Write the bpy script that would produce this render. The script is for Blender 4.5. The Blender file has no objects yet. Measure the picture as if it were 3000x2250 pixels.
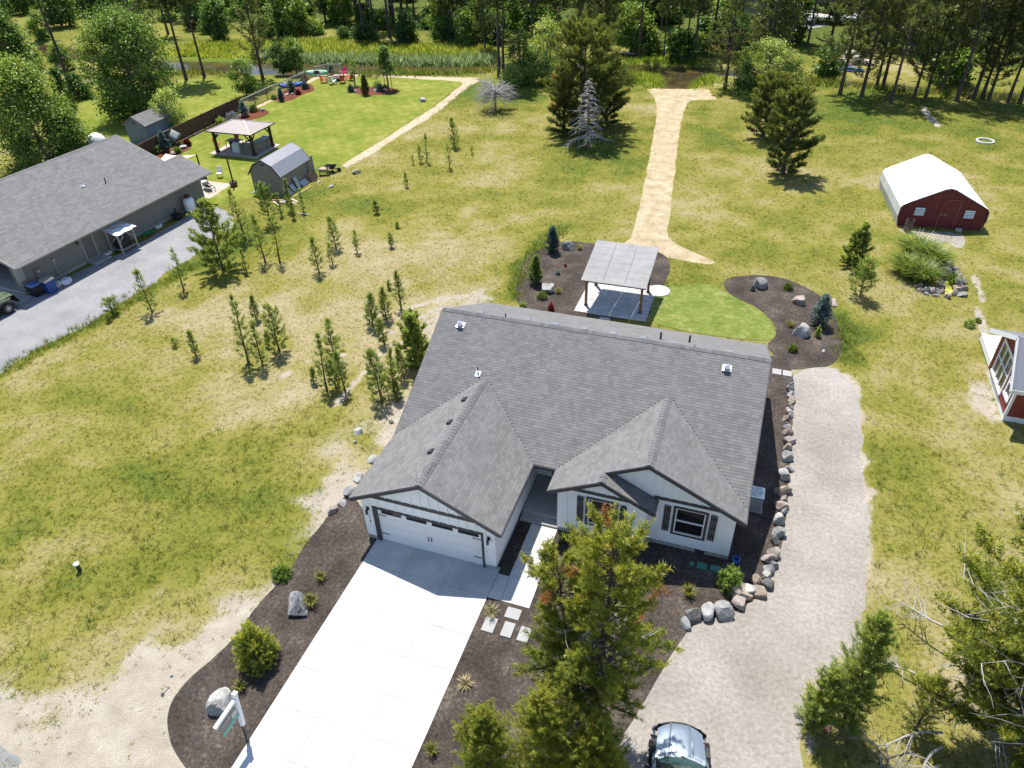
# Aerial view of a new single-storey house with its garden, the neighbours' plots and a creek with pine woods behind.
# World frame in metres: x runs along the house front, y runs from the driveway back to the creek, z is up.
import bpy, bmesh, math, random
import numpy as np
from mathutils import Vector, Matrix, Euler

SC = bpy.context.scene
COL = SC.collection
R = math.radians

# ------------------------------------------------------------------ camera
cam_d = bpy.data.cameras.new('camera'); cam = bpy.data.objects.new('camera', cam_d); COL.objects.link(cam)
YAW, PITCH, ROLL = -0.3510, 0.6371, -0.0326
fw = Vector((math.sin(YAW)*math.cos(PITCH), math.cos(YAW)*math.cos(PITCH), -math.sin(PITCH)))
rt = Vector((math.cos(YAW), -math.sin(YAW), 0)); up = rt.cross(fw)
r2 = rt*math.cos(ROLL)+up*math.sin(ROLL); u2 = up*math.cos(ROLL)-rt*math.sin(ROLL)
CAM = Vector((13.821, -18.3145, 24.5784))
cam.matrix_world = Matrix(((r2.x, u2.x, -fw.x, CAM.x), (r2.y, u2.y, -fw.y, CAM.y), (r2.z, u2.z, -fw.z, CAM.z), (0, 0, 0, 1)))
cam_d.sensor_width = 36; cam_d.lens = 36*2.0936/3.0; cam_d.clip_end = 5000; cam_d.clip_start = 0.3
SC.camera = cam

# ------------------------------------------------------------------ sky, sun, exposure
wd = bpy.data.worlds.new('World'); SC.world = wd; wd.use_nodes = True
nt = wd.node_tree; nt.nodes.clear()
sky = nt.nodes.new('ShaderNodeTexSky'); sky.sky_type = 'NISHITA'; sky.sun_disc = False
LIGHT = Vector((0.27, -0.39, -1.0))
sky.sun_elevation = math.atan2(1.0, math.hypot(0.27, 0.39)); sky.sun_rotation = math.atan2(-0.27, 0.39)
sky.altitude = 1200; sky.air_density = 1.0; sky.dust_density = 1.0; sky.ozone_density = 1.0
bg = nt.nodes.new('ShaderNodeBackground'); bg.inputs[1].default_value = 0.125
wo = nt.nodes.new('ShaderNodeOutputWorld'); nt.links.new(sky.outputs[0], bg.inputs[0]); nt.links.new(bg.outputs[0], wo.inputs[0])
sun_d = bpy.data.lights.new('sun', 'SUN'); sun_d.energy = 4.6; sun_d.angle = R(0.53); sun_d.color = (1.0, 0.955, 0.88)
sun = bpy.data.objects.new('sun', sun_d); COL.objects.link(sun)
sun.rotation_euler = LIGHT.to_track_quat('-Z', 'Y').to_euler(); sun.location = (-20, 30, 80)
vs = SC.view_settings; vs.view_transform = 'Standard'; vs.look = 'None'; vs.gamma = 1.0; vs.exposure = 0.82; vs.use_curve_mapping = False
SC.render.filter_size = 1.3
SC.cycles.max_bounces = 6; SC.cycles.diffuse_bounces = 3; SC.cycles.transparent_max_bounces = 8

# ------------------------------------------------------------------ numeric noise
def _hash(ix, iy, seed):
    h = (ix.astype(np.int64)*374761393 + iy.astype(np.int64)*668265263 + seed*974634777) & 0x7fffffff
    h = ((h ^ (h >> 13))*1274126177) & 0x7fffffff
    return ((h ^ (h >> 16)) & 0xffff)/65535.0
def vnoise(x, y, seed=0):
    ix, iy = np.floor(x), np.floor(y); fx, fy = x-ix, y-iy
    fx = fx*fx*(3-2*fx); fy = fy*fy*(3-2*fy)
    a = _hash(ix, iy, seed); b = _hash(ix+1, iy, seed); c = _hash(ix, iy+1, seed); d = _hash(ix+1, iy+1, seed)
    return (a*(1-fx)+b*fx)*(1-fy)+(c*(1-fx)+d*fx)*fy
def fbm(x, y, scale, seed=0, octs=4):
    s = 0; a = 0.5; t = 0
    for o in range(octs):
        s = s+a*vnoise(x/scale, y/scale, seed+o*17); t += a; a *= 0.55; scale *= 0.48
    return s/t
def in_poly(x, y, poly):
    x = np.asarray(x, float); y = np.asarray(y, float); c = np.zeros(x.shape, bool); n = len(poly)
    for i in range(n):
        x0, y0 = poly[i]; x1, y1 = poly[i-1]
        if y0 == y1: continue
        c ^= ((y0 > y) != (y1 > y)) & (x < (x1-x0)*(y-y0)/(y1-y0)+x0)
    return c
def dist_poly(x, y, poly, closed=True):
    x = np.asarray(x, float); y = np.asarray(y, float); d = np.full(x.shape, 1e9); n = len(poly)
    for i in range(n if closed else n-1):
        (x0, y0), (x1, y1) = poly[i], poly[(i+1) % n]
        dx, dy = x1-x0, y1-y0; L = dx*dx+dy*dy+1e-12
        t = np.clip(((x-x0)*dx+(y-y0)*dy)/L, 0, 1)
        d = np.minimum(d, np.hypot(x-x0-t*dx, y-y0-t*dy))
    return d
def sdist(x, y, poly):
    d = dist_poly(x, y, poly); return np.where(in_poly(x, y, poly), d, -d)

# ------------------------------------------------------------------ materials
def new_mat(name):
    m = bpy.data.materials.new(name); m.use_nodes = True; t = m.node_tree; t.nodes.clear()
    o = t.nodes.new('ShaderNodeOutputMaterial'); return m, t, o
def N(t, kind, **kw):
    n = t.nodes.new(kind)
    for a, b in kw.items(): setattr(n, a, b)
    return n
def mth(t, op, a, b=None, clamp=False):
    n = N(t, 'ShaderNodeMath', operation=op, use_clamp=clamp)
    for i, v in ((0, a), (1, b)):
        if v is None: continue
        if isinstance(v, (int, float)): n.inputs[i].default_value = v
        else: t.links.new(v, n.inputs[i])
    return n.outputs[0]
def mix(t, f, a, b, blend='MIX'):
    n = N(t, 'ShaderNodeMix', data_type='RGBA', blend_type=blend)
    for i, v in ((0, f), (6, a), (7, b)):
        if isinstance(v, (int, float)): n.inputs[i].default_value = v
        elif isinstance(v, (tuple, list)): n.inputs[i].default_value = (*v[:3], 1)
        else: t.links.new(v, n.inputs[i])
    return n.outputs[2]
def noise(t, scale, detail=4, vec=None, rough=0.55):
    n = N(t, 'ShaderNodeTexNoise'); n.inputs['Scale'].default_value = scale; n.inputs['Detail'].default_value = detail; n.inputs['Roughness'].default_value = rough
    if vec is not None: t.links.new(vec, n.inputs['Vector'])
    return n.outputs['Fac']
def ramp(t, f, stops):
    n = N(t, 'ShaderNodeValToRGB'); e = n.color_ramp.elements
    while len(e) < len(stops): e.new(0.5)
    for i, (p, c) in enumerate(stops): e[i].position = p; e[i].color = (*c[:3], 1)
    t.links.new(f, n.inputs[0]); return n.outputs[0]
def rng_map(t, f, a, b, c=0.0, d=1.0):
    n = N(t, 'ShaderNodeMapRange'); n.inputs[1].default_value = a; n.inputs[2].default_value = b; n.inputs[3].default_value = c; n.inputs[4].default_value = d
    t.links.new(f, n.inputs[0]); return n.outputs[0]
def wpos(t): return N(t, 'ShaderNodeNewGeometry').outputs['Position']
def opos(t): return N(t, 'ShaderNodeTexCoord').outputs['Object']
def piece_rnd(t):
    a = N(t, 'ShaderNodeNewGeometry').outputs['Random Per Island']; b = N(t, 'ShaderNodeObjectInfo').outputs['Random']
    return mth(t, 'FRACT', mth(t, 'ADD', mth(t, 'MULTIPLY', a, 7.13), mth(t, 'MULTIPLY', b, 3.71)))
MATS = {}
def mat(name, col, var=0.12, scale=3.0, rough=0.75, bump=0.0, bscale=40.0, rnd=0.0, metal=0.0, spec=0.4, col2=None, dirt=0.0, coat=0.0):
    if name in MATS: return MATS[name]
    m, t, o = new_mat(name); p = N(t, 'ShaderNodeBsdfPrincipled')
    v = wpos(t); n1 = noise(t, scale, 5, v); n2 = noise(t, scale*9, 3, v)
    f = rng_map(t, mth(t, 'ADD', mth(t, 'MULTIPLY', n1, 0.65), mth(t, 'MULTIPLY', n2, 0.35)), 0.34, 0.66)
    lo = tuple(c*(1-var) for c in col); hi = tuple(min(1, c*(1+var)) for c in (col2 or col))
    c = mix(t, f, lo, hi)
    if rnd:
        c = mix(t, 1.0, c, ramp(t, piece_rnd(t), [(0, (1-rnd,)*3), (1, (1+rnd,)*3)]), 'MULTIPLY')
    if dirt:
        d = rng_map(t, noise(t, scale*0.35, 6, v, 0.7), 0.48, 0.68, 0, dirt)
        c = mix(t, d, c, tuple(x*0.45 for x in col))
    t.links.new(c, p.inputs['Base Color']); p.inputs['Roughness'].default_value = rough; p.inputs['Metallic'].default_value = metal
    p.inputs['Specular IOR Level'].default_value = spec
    if coat: p.inputs['Coat Weight'].default_value = coat; p.inputs['Coat Roughness'].default_value = 0.05
    if bump:
        b = N(t, 'ShaderNodeBump'); b.inputs['Strength'].default_value = bump; b.inputs['Distance'].default_value = 0.02
        t.links.new(noise(t, bscale, 4, v), b.inputs['Height']); t.links.new(b.outputs[0], p.inputs['Normal'])
    t.links.new(p.outputs[0], o.inputs[0]); MATS[name] = m; return m
def leaf_mat(name, stops, trans=0.3, rnd=0.35, gloss=0.03, soft=0.55):
    """foliage: colour along the 'tint' attribute, varied leaf by leaf, with light passing through"""
    if name in MATS: return MATS[name]
    m, t, o = new_mat(name)
    a = N(t, 'ShaderNodeAttribute', attribute_name='tint')
    c = ramp(t, a.outputs['Fac'], stops)
    b = N(t, 'ShaderNodeObjectInfo').outputs['Random']; isl = N(t, 'ShaderNodeNewGeometry').outputs['Random Per Island']
    c = mix(t, 1.0, c, ramp(t, isl, [(0, (1-rnd,)*3), (1, (1+rnd,)*3)]), 'MULTIPLY')
    c = mix(t, 1.0, c, ramp(t, b, [(0, (0.82, 0.86, 0.8)), (1, (1.2, 1.14, 1.15))]), 'MULTIPLY')
    d = N(t, 'ShaderNodeBsdfDiffuse'); tr = N(t, 'ShaderNodeBsdfTranslucent'); g = N(t, 'ShaderNodeBsdfGlossy'); g.inputs['Roughness'].default_value = 0.45
    # blades and needles are bent and cupped: a flat face stands for a fan of directions, so its shading normal leans towards the sky
    gn = N(t, 'ShaderNodeNewGeometry').outputs['Normal']; sc = N(t, 'ShaderNodeVectorMath', operation='SCALE'); sc.inputs['Scale'].default_value = 1-soft; t.links.new(gn, sc.inputs[0])
    ad = N(t, 'ShaderNodeVectorMath', operation='ADD'); ad.inputs[1].default_value = (0, 0, soft); t.links.new(sc.outputs[0], ad.inputs[0]); nv = N(t, 'ShaderNodeVectorMath', operation='NORMALIZE'); t.links.new(ad.outputs[0], nv.inputs[0])
    t.links.new(nv.outputs[0], d.inputs['Normal'])
    t.links.new(c, d.inputs[0]); t.links.new(mix(t, 1.0, c, (1.25, 1.3, 0.7), 'MULTIPLY'), tr.inputs[0])
    s1 = N(t, 'ShaderNodeMixShader'); s1.inputs[0].default_value = trans; t.links.new(d.outputs[0], s1.inputs[1]); t.links.new(tr.outputs[0], s1.inputs[2])
    s2 = N(t, 'ShaderNodeMixShader'); s2.inputs[0].default_value = gloss; t.links.new(s1.outputs[0], s2.inputs[1]); t.links.new(g.outputs[0], s2.inputs[2])
    t.links.new(s2.outputs[0], o.inputs[0]); MATS[name] = m; return m

# ------------------------------------------------------------------ mesh building
def np_mesh(name, V, F, attrs=None, smooth=False):
    me = bpy.data.meshes.new(name); V = np.ascontiguousarray(V, np.float32); F = np.ascontiguousarray(F, np.int32); n, k = F.shape
    me.vertices.add(len(V)); me.vertices.foreach_set('co', V.ravel())
    me.loops.add(n*k); me.loops.foreach_set('vertex_index', F.ravel())
    me.polygons.add(n); me.polygons.foreach_set('loop_start', np.arange(0, n*k, k, dtype=np.int32))
    me.update(calc_edges=True)
    if smooth: me.shade_smooth()
    else: me.shade_flat()
    for nm, arr in (attrs or {}).items():
        me.attributes.new(nm, 'FLOAT', 'POINT').data.foreach_set('value', np.ascontiguousarray(arr, np.float32))
    return me
def link(name, me, m=None, parent=None, loc=None):
    o = bpy.data.objects.new(name, me); COL.objects.link(o)
    if m is not None: me.materials.append(m)
    if parent: o.parent = parent
    if loc is not None: o.location = loc
    return o
class MB:
    def __init__(s): s.v = []; s.f = []
    def add(s, vs, fs):
        b = len(s.v); s.v += [tuple(p) for p in vs]; s.f += [tuple(i+b for i in f) for f in fs]; return s
    def box(s, x0, x1, y0, y1, z0, z1):
        return s.add([(x0,y0,z0),(x1,y0,z0),(x1,y1,z0),(x0,y1,z0),(x0,y0,z1),(x1,y0,z1),(x1,y1,z1),(x0,y1,z1)], [(0,3,2,1),(4,5,6,7),(0,1,5,4),(1,2,6,5),(2,3,7,6),(3,0,4,7)])
    def beam(s, p, q, w, h, upv=(0, 0, 1)):
        """square bar from p to q, w wide and h tall"""
        p, q = Vector(p), Vector(q); d = (q-p).normalized(); sd = d.cross(Vector(upv))
        sd = sd.normalized() if sd.length > 1e-5 else Vector((1, 0, 0)); uu = sd.cross(d)
        vs = [c+sd*(a*w/2)+uu*(b*h/2) for c in (p, q) for a, b in ((-1, -1), (1, -1), (1, 1), (-1, 1))]
        return s.add(vs, [(0,1,2,3),(7,6,5,4),(0,4,5,1),(1,5,6,2),(2,6,7,3),(3,7,4,0)])
    def tube(s, pts, rads, n=8, cap=True):
        pts = [Vector(p) for p in pts]; rings = []
        for i, p in enumerate(pts):
            d = (pts[min(i+1, len(pts)-1)]-pts[max(i-1, 0)]).normalized(); a = Vector((0, 0, 1)) if abs(d.z) < 0.95 else Vector((1, 0, 0))
            x = d.cross(a).normalized(); y = x.cross(d); r = rads[i] if isinstance(rads, (list, tuple)) else rads
            rings.append([p+x*(r*math.cos(2*math.pi*j/n))+y*(r*math.sin(2*math.pi*j/n)) for j in range(n)])
        b = len(s.v)
        for g in rings: s.v += [tuple(v) for v in g]
        for i in range(len(rings)-1):
            for j in range(n): s.f.append((b+i*n+j, b+i*n+(j+1) % n, b+(i+1)*n+(j+1) % n, b+(i+1)*n+j))
        if cap: s.f.append(tuple(b+j for j in range(n))[::-1]); s.f.append(tuple(b+(len(rings)-1)*n+j for j in range(n)))
        return s
    def lathe(s, prof, n=16, c=(0, 0, 0), cap=True):
        b = len(s.v)
        for r, z in prof:
            for j in range(n): s.v.append((c[0]+r*math.cos(2*math.pi*j/n), c[1]+r*math.sin(2*math.pi*j/n), c[2]+z))
        for i in range(len(prof)-1):
            for j in range(n): s.f.append((b+i*n+j, b+i*n+(j+1) % n, b+(i+1)*n+(j+1) % n, b+(i+1)*n+j))
        if cap and prof[0][0] > 1e-4: s.f.append(tuple(b+j for j in range(n))[::-1])
        if cap and prof[-1][0] > 1e-4: s.f.append(tuple(b+(len(prof)-1)*n+j for j in range(n)))
        return s
    def prism(s, poly, off):
        """planar 3D polygon extruded by the vector off"""
        n = len(poly); off = Vector(off); a = [Vector(p) for p in poly]
        return s.add(a+[p+off for p in a], [tuple(range(n))[::-1], tuple(range(n, 2*n))]+[(i, (i+1) % n, n+(i+1) % n, n+i) for i in range(n)])
    def quad(s, *p): return s.add(p, [tuple(range(len(p)))])
    def mesh(s, name, smooth=False, bevel=0.0):
        me = bpy.data.meshes.new(name); me.from_pydata(s.v, [], s.f)
        if bevel:
            bm = bmesh.new(); bm.from_mesh(me); bmesh.ops.bevel(bm, geom=bm.edges[:], offset=bevel, segments=1, affect='EDGES', clamp_overlap=True); bm.to_mesh(me); bm.free()
        if smooth: me.polygons.foreach_set('use_smooth', np.ones(len(me.polygons), bool))
        me.update(); return me
    def build(s, name, m, parent=None, loc=None, smooth=False, bevel=0.0): return link(name, s.mesh(name, smooth, bevel), m, parent, loc)
def tag(o, label=None, cat=None, group=None, kind=None):
    if label: o['label'] = label
    if cat: o['category'] = cat
    if group: o['group'] = group
    if kind: o['kind'] = kind
    return o
def thing(name, label, cat, loc=(0, 0, 0), rz=0.0, group=None):
    o = bpy.data.objects.new(name, None); COL.objects.link(o); o.empty_display_size = 0.3
    o.location = (loc[0], loc[1], loc[2] if len(loc) > 2 else 0); o.rotation_euler = (0, 0, rz); return tag(o, label, cat, group)
def copy_tree(o, parent=None):
    c = o.copy(); COL.objects.link(c)
    if parent: c.parent = parent
    for ch in [k for k in o.children]: copy_tree(ch, c)
    return c
ORD = 'zeroth first second third fourth fifth sixth seventh eighth ninth tenth eleventh twelfth thirteenth fourteenth fifteenth sixteenth seventeenth eighteenth nineteenth twentieth'.split()
TENS = {20: 'twenty', 30: 'thirty', 40: 'forty', 50: 'fifty', 60: 'sixty', 70: 'seventy', 80: 'eighty', 90: 'ninety'}
def ordn(n):
    if n <= 20: return ORD[n]
    if n >= 100: return 'hundred and '+ordn(n-100) if n > 100 else 'hundredth'
    a = n//10*10; return TENS[a]+'-'+ORD[n-a] if n % 10 else TENS[a][:-1]+'ieth'
def xpix(x, y, z=0):  # left-to-right order as seen from the viewpoint, used only to word the labels
    d = Vector((x, y, z))-CAM; return d.dot(r2)/d.dot(fw)

# ------------------------------------------------------------------ plan outlines (metres)
CREEK = [(-128.55,87.24),(-108.03,84.37),(-93.61,81.28),(-78.86,78.86),(-70.36,79.72),(-61.32,81.19),(-53.80,82.11),(-49.05,83.13),(-39.15,84.14),(-29.85,85.71),(-25.90,88.10),(-16.44,90.79),(-8.26,91.88),(-3.95,90.89),(3.83,92.17),(10.22,90.94),(19.03,89.65),(27.20,87.74),(34.93,87.31),(42.28,87.08),(47.52,86.75),
         (46.72,83.29),(41.67,83.85),(34.52,84.16),(27.03,85.16),(19.03,86.93),(10.45,87.73),(4.27,87.29),(3.72,80.12),(0.02,79.26),(-1.34,86.05),(-7.31,85.69),(-15.19,86.37),(-25.47,84.32),(-29.01,81.29),(-36.92,79.54),(-39.79,77.48),(-44.82,75.76),(-54.25,74.46),(-60.82,73.62),(-65.21,73.07),(-73.75,72.89),(-88.01,75.48),(-103.99,77.05),(-115.87,76.68)]
LAWN = [(-26.00,43.44),(-25.86,48.61),(-25.71,56.13),(-25.54,62.79),(-25.69,67.35),(-26.12,72.94),(-25.99,76.40),(-29.28,76.41),(-37.08,76.47),(-47.35,74.98),(-47.07,71.09),(-46.84,64.83),(-47.36,59.39),(-46.98,54.60),(-47.18,47.59),(-47.43,41.82),(-48.61,36.37),(-40.67,30.83),(-31.50,27.89),(-31.36,32.22),(-28.98,33.10),(-26.25,38.99)]
FAR_LAWN = [(-71.92,50.94),(-76.84,58.76),(-73.21,62.57),(-67.47,68.03),(-61.37,70.48),(-53.28,72.30),(-50.17,74.62),(-48.58,69.74),(-52.51,61.66),(-51.99,52.78),(-52.61,47.09),(-49.89,40.41),(-59.29,42.81)]
YARD = [(8.63,22.17),(8.41,25.27),(8.61,26.55),(9.95,27.22),(11.46,27.94),(12.36,27.78),(13.12,27.05),(14.11,26.29),(15.36,25.39),(16.12,24.22),(16.45,23.21),(16.49,22.32),(16.14,21.71),(14.50,21.44),(12.25,21.38),(9.91,21.49)]
STRAW = [(-2.13,78.48),(-0.34,75.07),(0.96,70.19),(2.21,60.88),(3.12,52.74),(4.17,44.17),(4.68,38.94),(5.03,35.21),(5.05,33.26),(4.12,31.97),(6.12,31.87),(8.32,31.37),(10.07,31.08),(11.58,31.05),(12.02,31.64),(10.19,32.71),(8.55,33.91),(7.69,35.23),(7.40,38.70),(6.68,44.85),(5.72,53.42),(4.73,62.35),(4.09,70.35),(4.05,73.77),(5.83,74.61),(7.54,75.02),(6.33,77.51),(5.75,80.07),(2.42,78.84)]
GRAVEL = [(17.63,19.01),(18.85,19.63),(19.86,19.99),(20.59,18.77),(21.04,17.63),(21.19,15.55),(21.19,13.20),(21.14,10.06),(21.11,7.30),(20.98,4.83),(20.77,2.36),(20.44,0.74),(19.60,-0.34),(18.72,-1.41),(18.55,-2.57),(18.60,-3.59),(18.66,-4.52),(18.78,-6.56),(12.75,-8.56),(12.44,-6.58),(12.89,-4.95),(13.61,-2.50),(14.20,-0.65),(15.15,0.32),(16.15,1.14),(16.96,2.42),(17.42,4.47),(17.70,7.40),(17.73,10.68),(17.75,14.49)]
FRONT_BED = [(-1.07,1.46),(-2.35,2.27),(-2.45,0.71),(-2.52,-0.94),(-2.47,-1.90),(-2.35,-2.92),(-2.56,-3.87),(-2.66,-5.03),(-2.59,-6.21),(-2.81,-7.34),(-3.12,-8.25),(-3.21,-8.96),(-3.01,-9.64),(-2.63,-10.14),(-2.04,-10.55),(-1.00,-11.04),(-0.08,-11.36),(1.22,-10.62),(1.39,-9.26),(0.98,0.04)]
SIDE_BED = [(5.4,-1.6),(5.4,3.6),(8.6,4.2),(14.6,4.2),(14.9,4.5),(14.9,16.7),(16.41,20.57),(17.03,19.73),(17.73,18.95),(17.75,14.49),(17.73,10.68),(17.72,8.02),(17.59,5.06),(17.16,2.85),(16.31,1.38),(15.47,0.65),(14.47,-0.01),(14.07,-1.01),(13.61,-2.50),(12.85,-4.79),(12.29,-7.27),(5.78,-9.42),(5.65,-6.98)]
PATIO_BED = [(-0.05,20.96),(-1.16,23.84),(-1.74,26.60),(-1.69,28.99),(-0.96,30.87),(0.53,32.24),(2.81,32.11),(4.94,32.37),(7.08,32.48),(8.48,31.41),(8.92,29.30),(8.80,26.40),(8.71,22.19),(5.72,21.31),(2.59,21.24)]
CORNER_BED = [(12.62,28.98),(13.81,29.91),(15.36,30.50),(16.94,30.38),(18.34,29.39),(19.68,27.80),(20.16,25.59),(20.45,23.39),(20.35,21.50),(19.81,19.97),(18.59,19.45),(17.63,18.92),(17.04,19.48),(16.31,20.43),(16.02,21.41),(16.55,22.33),(16.56,23.35),(16.11,24.39),(15.35,25.51),(14.10,26.41),(13.11,27.18)]
HOUSE_DIRT = [(-4.73,20.75),(-4.07,18.40),(-3.51,14.56),(-2.84,9.87),(-2.75,7.95),(-2.76,6.33),(-2.53,4.88),(-2.69,3.24),(-2.83,1.69),(-3.12,0.50),(-3.11,-0.70),(-2.96,-2.05),(-3.25,-3.72),(-3.94,-4.68),(-4.82,-5.92),(-5.17,-7.15),(-5.93,-7.83),(-6.53,-8.66),(-6.83,-9.96),(-7.40,-10.90),(-9.25,-12.76),(-7.02,-14.57),(0.63,-12.03),(-0.91,-8.21),(-0.73,-2.65),(-0.90,1.82),(-0.95,7.09)]
NGRAVEL = [(-25.49,-5.03),(-27.13,1.72),(-27.86,4.80),(-27.99,6.07),(-27.89,7.85),(-27.17,9.44),(-26.98,12.02),(-27.00,14.11),(-26.78,16.31),(-26.95,17.54),(-27.11,19.33),(-26.89,20.89),(-27.01,22.65),(-27.44,25.39),(-27.27,27.47),(-29.38,29.30),(-31.35,30.17),(-32.81,30.34),(-32.70,27.56),(-32.62,22.23),(-33.66,17.44),(-34.44,12.84),(-37.31,12.95),(-40.29,9.48)]
SAND_STRIP = [(-25.91,42.64),(-25.65,48.21),(-25.48,55.65),(-25.29,62.25),(-25.40,66.98),(-25.85,72.29),(-26.02,76.14),(-29.18,76.18),(-36.96,76.24),(-47.35,74.98),(-47.20,71.07),(-46.89,62.77),(-46.98,54.60),(-47.52,55.05),(-47.53,63.52),(-48.01,71.65),(-48.13,75.90),(-37.56,77.44),(-29.89,77.83),(-25.10,78.64),(-24.29,76.53),(-24.84,74.19),(-24.54,69.16),(-24.08,62.94),(-24.03,59.47),(-24.47,54.17),(-24.60,47.27),(-24.84,43.75),(-25.18,42.29)]
BARN_GRAVEL = [(24.93,41.42),(26.27,41.56),(27.68,41.60),(29.42,41.62),(29.73,40.22),(29.25,39.08),(28.71,38.82),(28.19,40.01),(27.56,38.93),(26.91,39.19),(26.19,39.67),(25.64,40.32),(25.15,40.77)]
LOT_FAR = [(9.68,138.83),(12.41,142.68),(19.07,131.00),(21.02,124.54),(16.18,120.43),(13.35,117.82),(11.49,120.08),(10.19,129.43)]
PATIO_OUT = [(3.70,21.78),(8.49,21.78),(8.49,26.63),(3.70,26.63)]
NPATIO = [(-34.11,30.97),(-33.34,31.31),(-33.66,35.24),(-33.85,35.41),(-36.64,35.53),(-37.07,35.91),(-37.50,36.88),(-38.77,37.65),(-40.10,37.62),(-38.35,34.65)]
HOUSE_PLAN = [(0,0),(6.14,0),(6.14,5.9),(7.96,5.9),(7.96,2.97),(12,2.97),(12,3.55),(15.4,3.55),(15.4,16.4),(0,16.4)]
DRIVE = [(0.43,-13.6),(6.25,-13.6),(6.25,0.1),(0.43,0.1)]
WALK = [(6.25,-1.42),(8.05,-1.42),(8.05,3.0),(6.75,3.0),(6.75,-0.13),(6.25,-0.13)]

# ------------------------------------------------------------------ meadow state: 0 straw-dry .. 1 lush green
SPOTS = [(*(-4.46,8.49),5,-.12),(*(-17.44,17.69),9,-.20),(*(-20.06,13.04),8,-.16),(*(-6.95,28.31),7,-.14),(*(-5.17,14.06),5,-.14),(*(-13.72,0.84),8,.05),(*(-14.03,-4.17),9,.07),(*(-5.32,0.75),5,.08),(*(-16.66,23.88),6,.05),
         (*(-3.99,52.32),6,.25),(*(-20.62,69.64),6,.35),(*(-1.70,33.31),9,.1),(*(1.85,41.30),6,-.05),(*(9.00,60.18),8,.12),(*(22.98,72.11),9,.2),(*(31.01,61.40),7,-.1),(*(22.52,59.19),5,.15),(*(11.23,42.80),6,-.1),(*(14.59,37.89),7,.08),
         (*(24.07,26.17),5,.1),(*(27.03,19.47),5,-.12),(*(24.03,12.65),5,.05),(*(21.23,23.08),3,.25),(*(23.03,6.26),5,-.02),(*(26.58,13.45),3,-.15),(*(22.80,0.50),4,-.05),(*(-23.87,21.01),3,.35),(*(-25.73,32.65),4,.3),(*(-24.29,25.13),4,.28),(*(-25.85,11.31),4,-.05)]
EDGE_LUSH = [[(-27.75,4.70),(-27.59,7.57),(-26.64,11.45),(-26.57,14.24),(-26.10,16.80),(-26.05,19.43),(-25.29,21.36),(-25.14,25.07)],[(20.19,26.06),(20.44,23.81),(20.60,21.70),(21.12,20.78)],[(-0.80,33.96),(-1.57,29.10),(-1.30,25.05),(-0.61,22.46)]]
def meadow(x, y):
    g = 0.485+0.70*(fbm(x, y, 9, 3)-0.5)+0.85*(fbm(x+40, y, 2.2, 8)-0.5)
    for sx, sy, r, a in SPOTS: g = g+a*np.exp(-((x-sx)**2+(y-sy)**2)/(r*r))
    for ln in EDGE_LUSH: g = g+0.5*np.exp(-(dist_poly(x, y, ln, False)/0.7)**2)
    return g+.13*np.clip((y-32)/35, 0, 1)
def soil(x, y):
    """bare ground showing: 0 none .. 1 bare"""
    sd = sdist(x, y, HOUSE_DIRT); s = np.clip(0.50+sd*0.16+1.5*(fbm(x, y, 2.4, 21)-0.5), 0, 1)*(sd > -3.2)
    s = np.maximum(s, np.clip(1.05-dist_poly(x, y, GRAVEL)*1.8+2.2*(fbm(x, y, 1.2, 5)-0.5), 0, 1)*np.clip(2-dist_poly(x, y, GRAVEL), 0, 1)*0.85)
    for ln, w in TRACKS: s = np.maximum(s, np.clip(1.25-dist_poly(x, y, ln, False)/w+1.5*(fbm(x, y, 0.9, 31)-0.5), 0, 1))
    s = np.maximum(s, np.clip(0.5+sdist(x, y, SAND_STRIP)*.8+0.9*(fbm(x, y, 1.0, 41)-0.5), 0, 1)*(dist_poly(x, y, SAND_STRIP) < 1.0))
    s = np.maximum(s, np.clip(.95*np.exp(-((x-27.5)**2/.8+(y-18.8)**2/6))+0.7*(fbm(x, y, 0.8, 51)-0.5), 0, 1)*(np.hypot(x-27.6, y-19) < 5))
    return s
TRACKS = [([(-4.36,21.36),(-5.50,20.76),(-6.49,19.85),(-7.28,18.59)],.22),([(-4.90,19.80),(-5.60,18.92),(-6.07,17.78)],.2),([(-4.63,18.37),(-5.41,17.33),(-6.17,16.32),(-7.04,15.75)],.22),([(-5.49,15.45),(-6.15,14.51),(-6.33,13.02)],.28),([(-6.30,11.53),(-6.36,9.84),(-6.37,7.91)],.3),([(-8.28,13.43),(-8.60,12.62)],.2),([(-10.38,11.66),(-10.74,9.92),(-10.46,7.85)],.25),([(28.85,36.14),(29.26,33.56),(29.19,31.04),(28.75,28.59),(28.63,26.40)],.22),([(30.35,77.27),(30.50,73.84),(31.09,70.28)],.5)]

# ------------------------------------------------------------------ ground sheet, carved along the creek, reaching past the horizon
def axis(lo, hi, st, far):
    a = list(np.arange(lo, hi+1e-6, st)); s = st
    while a[-1] < far: s *= 1.22; a.append(a[-1]+s)
    s = st
    while a[0] > -far: s *= 1.22; a.insert(0, a[0]-s)
    return np.array(a)
gx, gy = axis(-62, 42, 0.55, 2500), axis(-16, 108, 0.55, 2500)
GX, GY = np.meshgrid(gx, gy); fx_, fy_ = GX.ravel(), GY.ravel()
def ground_z(x, y):
    near = np.abs(y-80) < 60
    sd = np.full(np.shape(x), -50.0)
    sd[near] = sdist(x[near], y[near], CREEK)
    return -0.75*np.clip((sd+0.7)/1.4, 0, 1)
gz = ground_z(fx_, fy_)
inner = (fx_ > -120) & (fx_ < 80) & (fy_ > -40) & (fy_ < 180)
gm = np.full(fx_.shape, 0.55); gs = np.zeros(fx_.shape)
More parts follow.
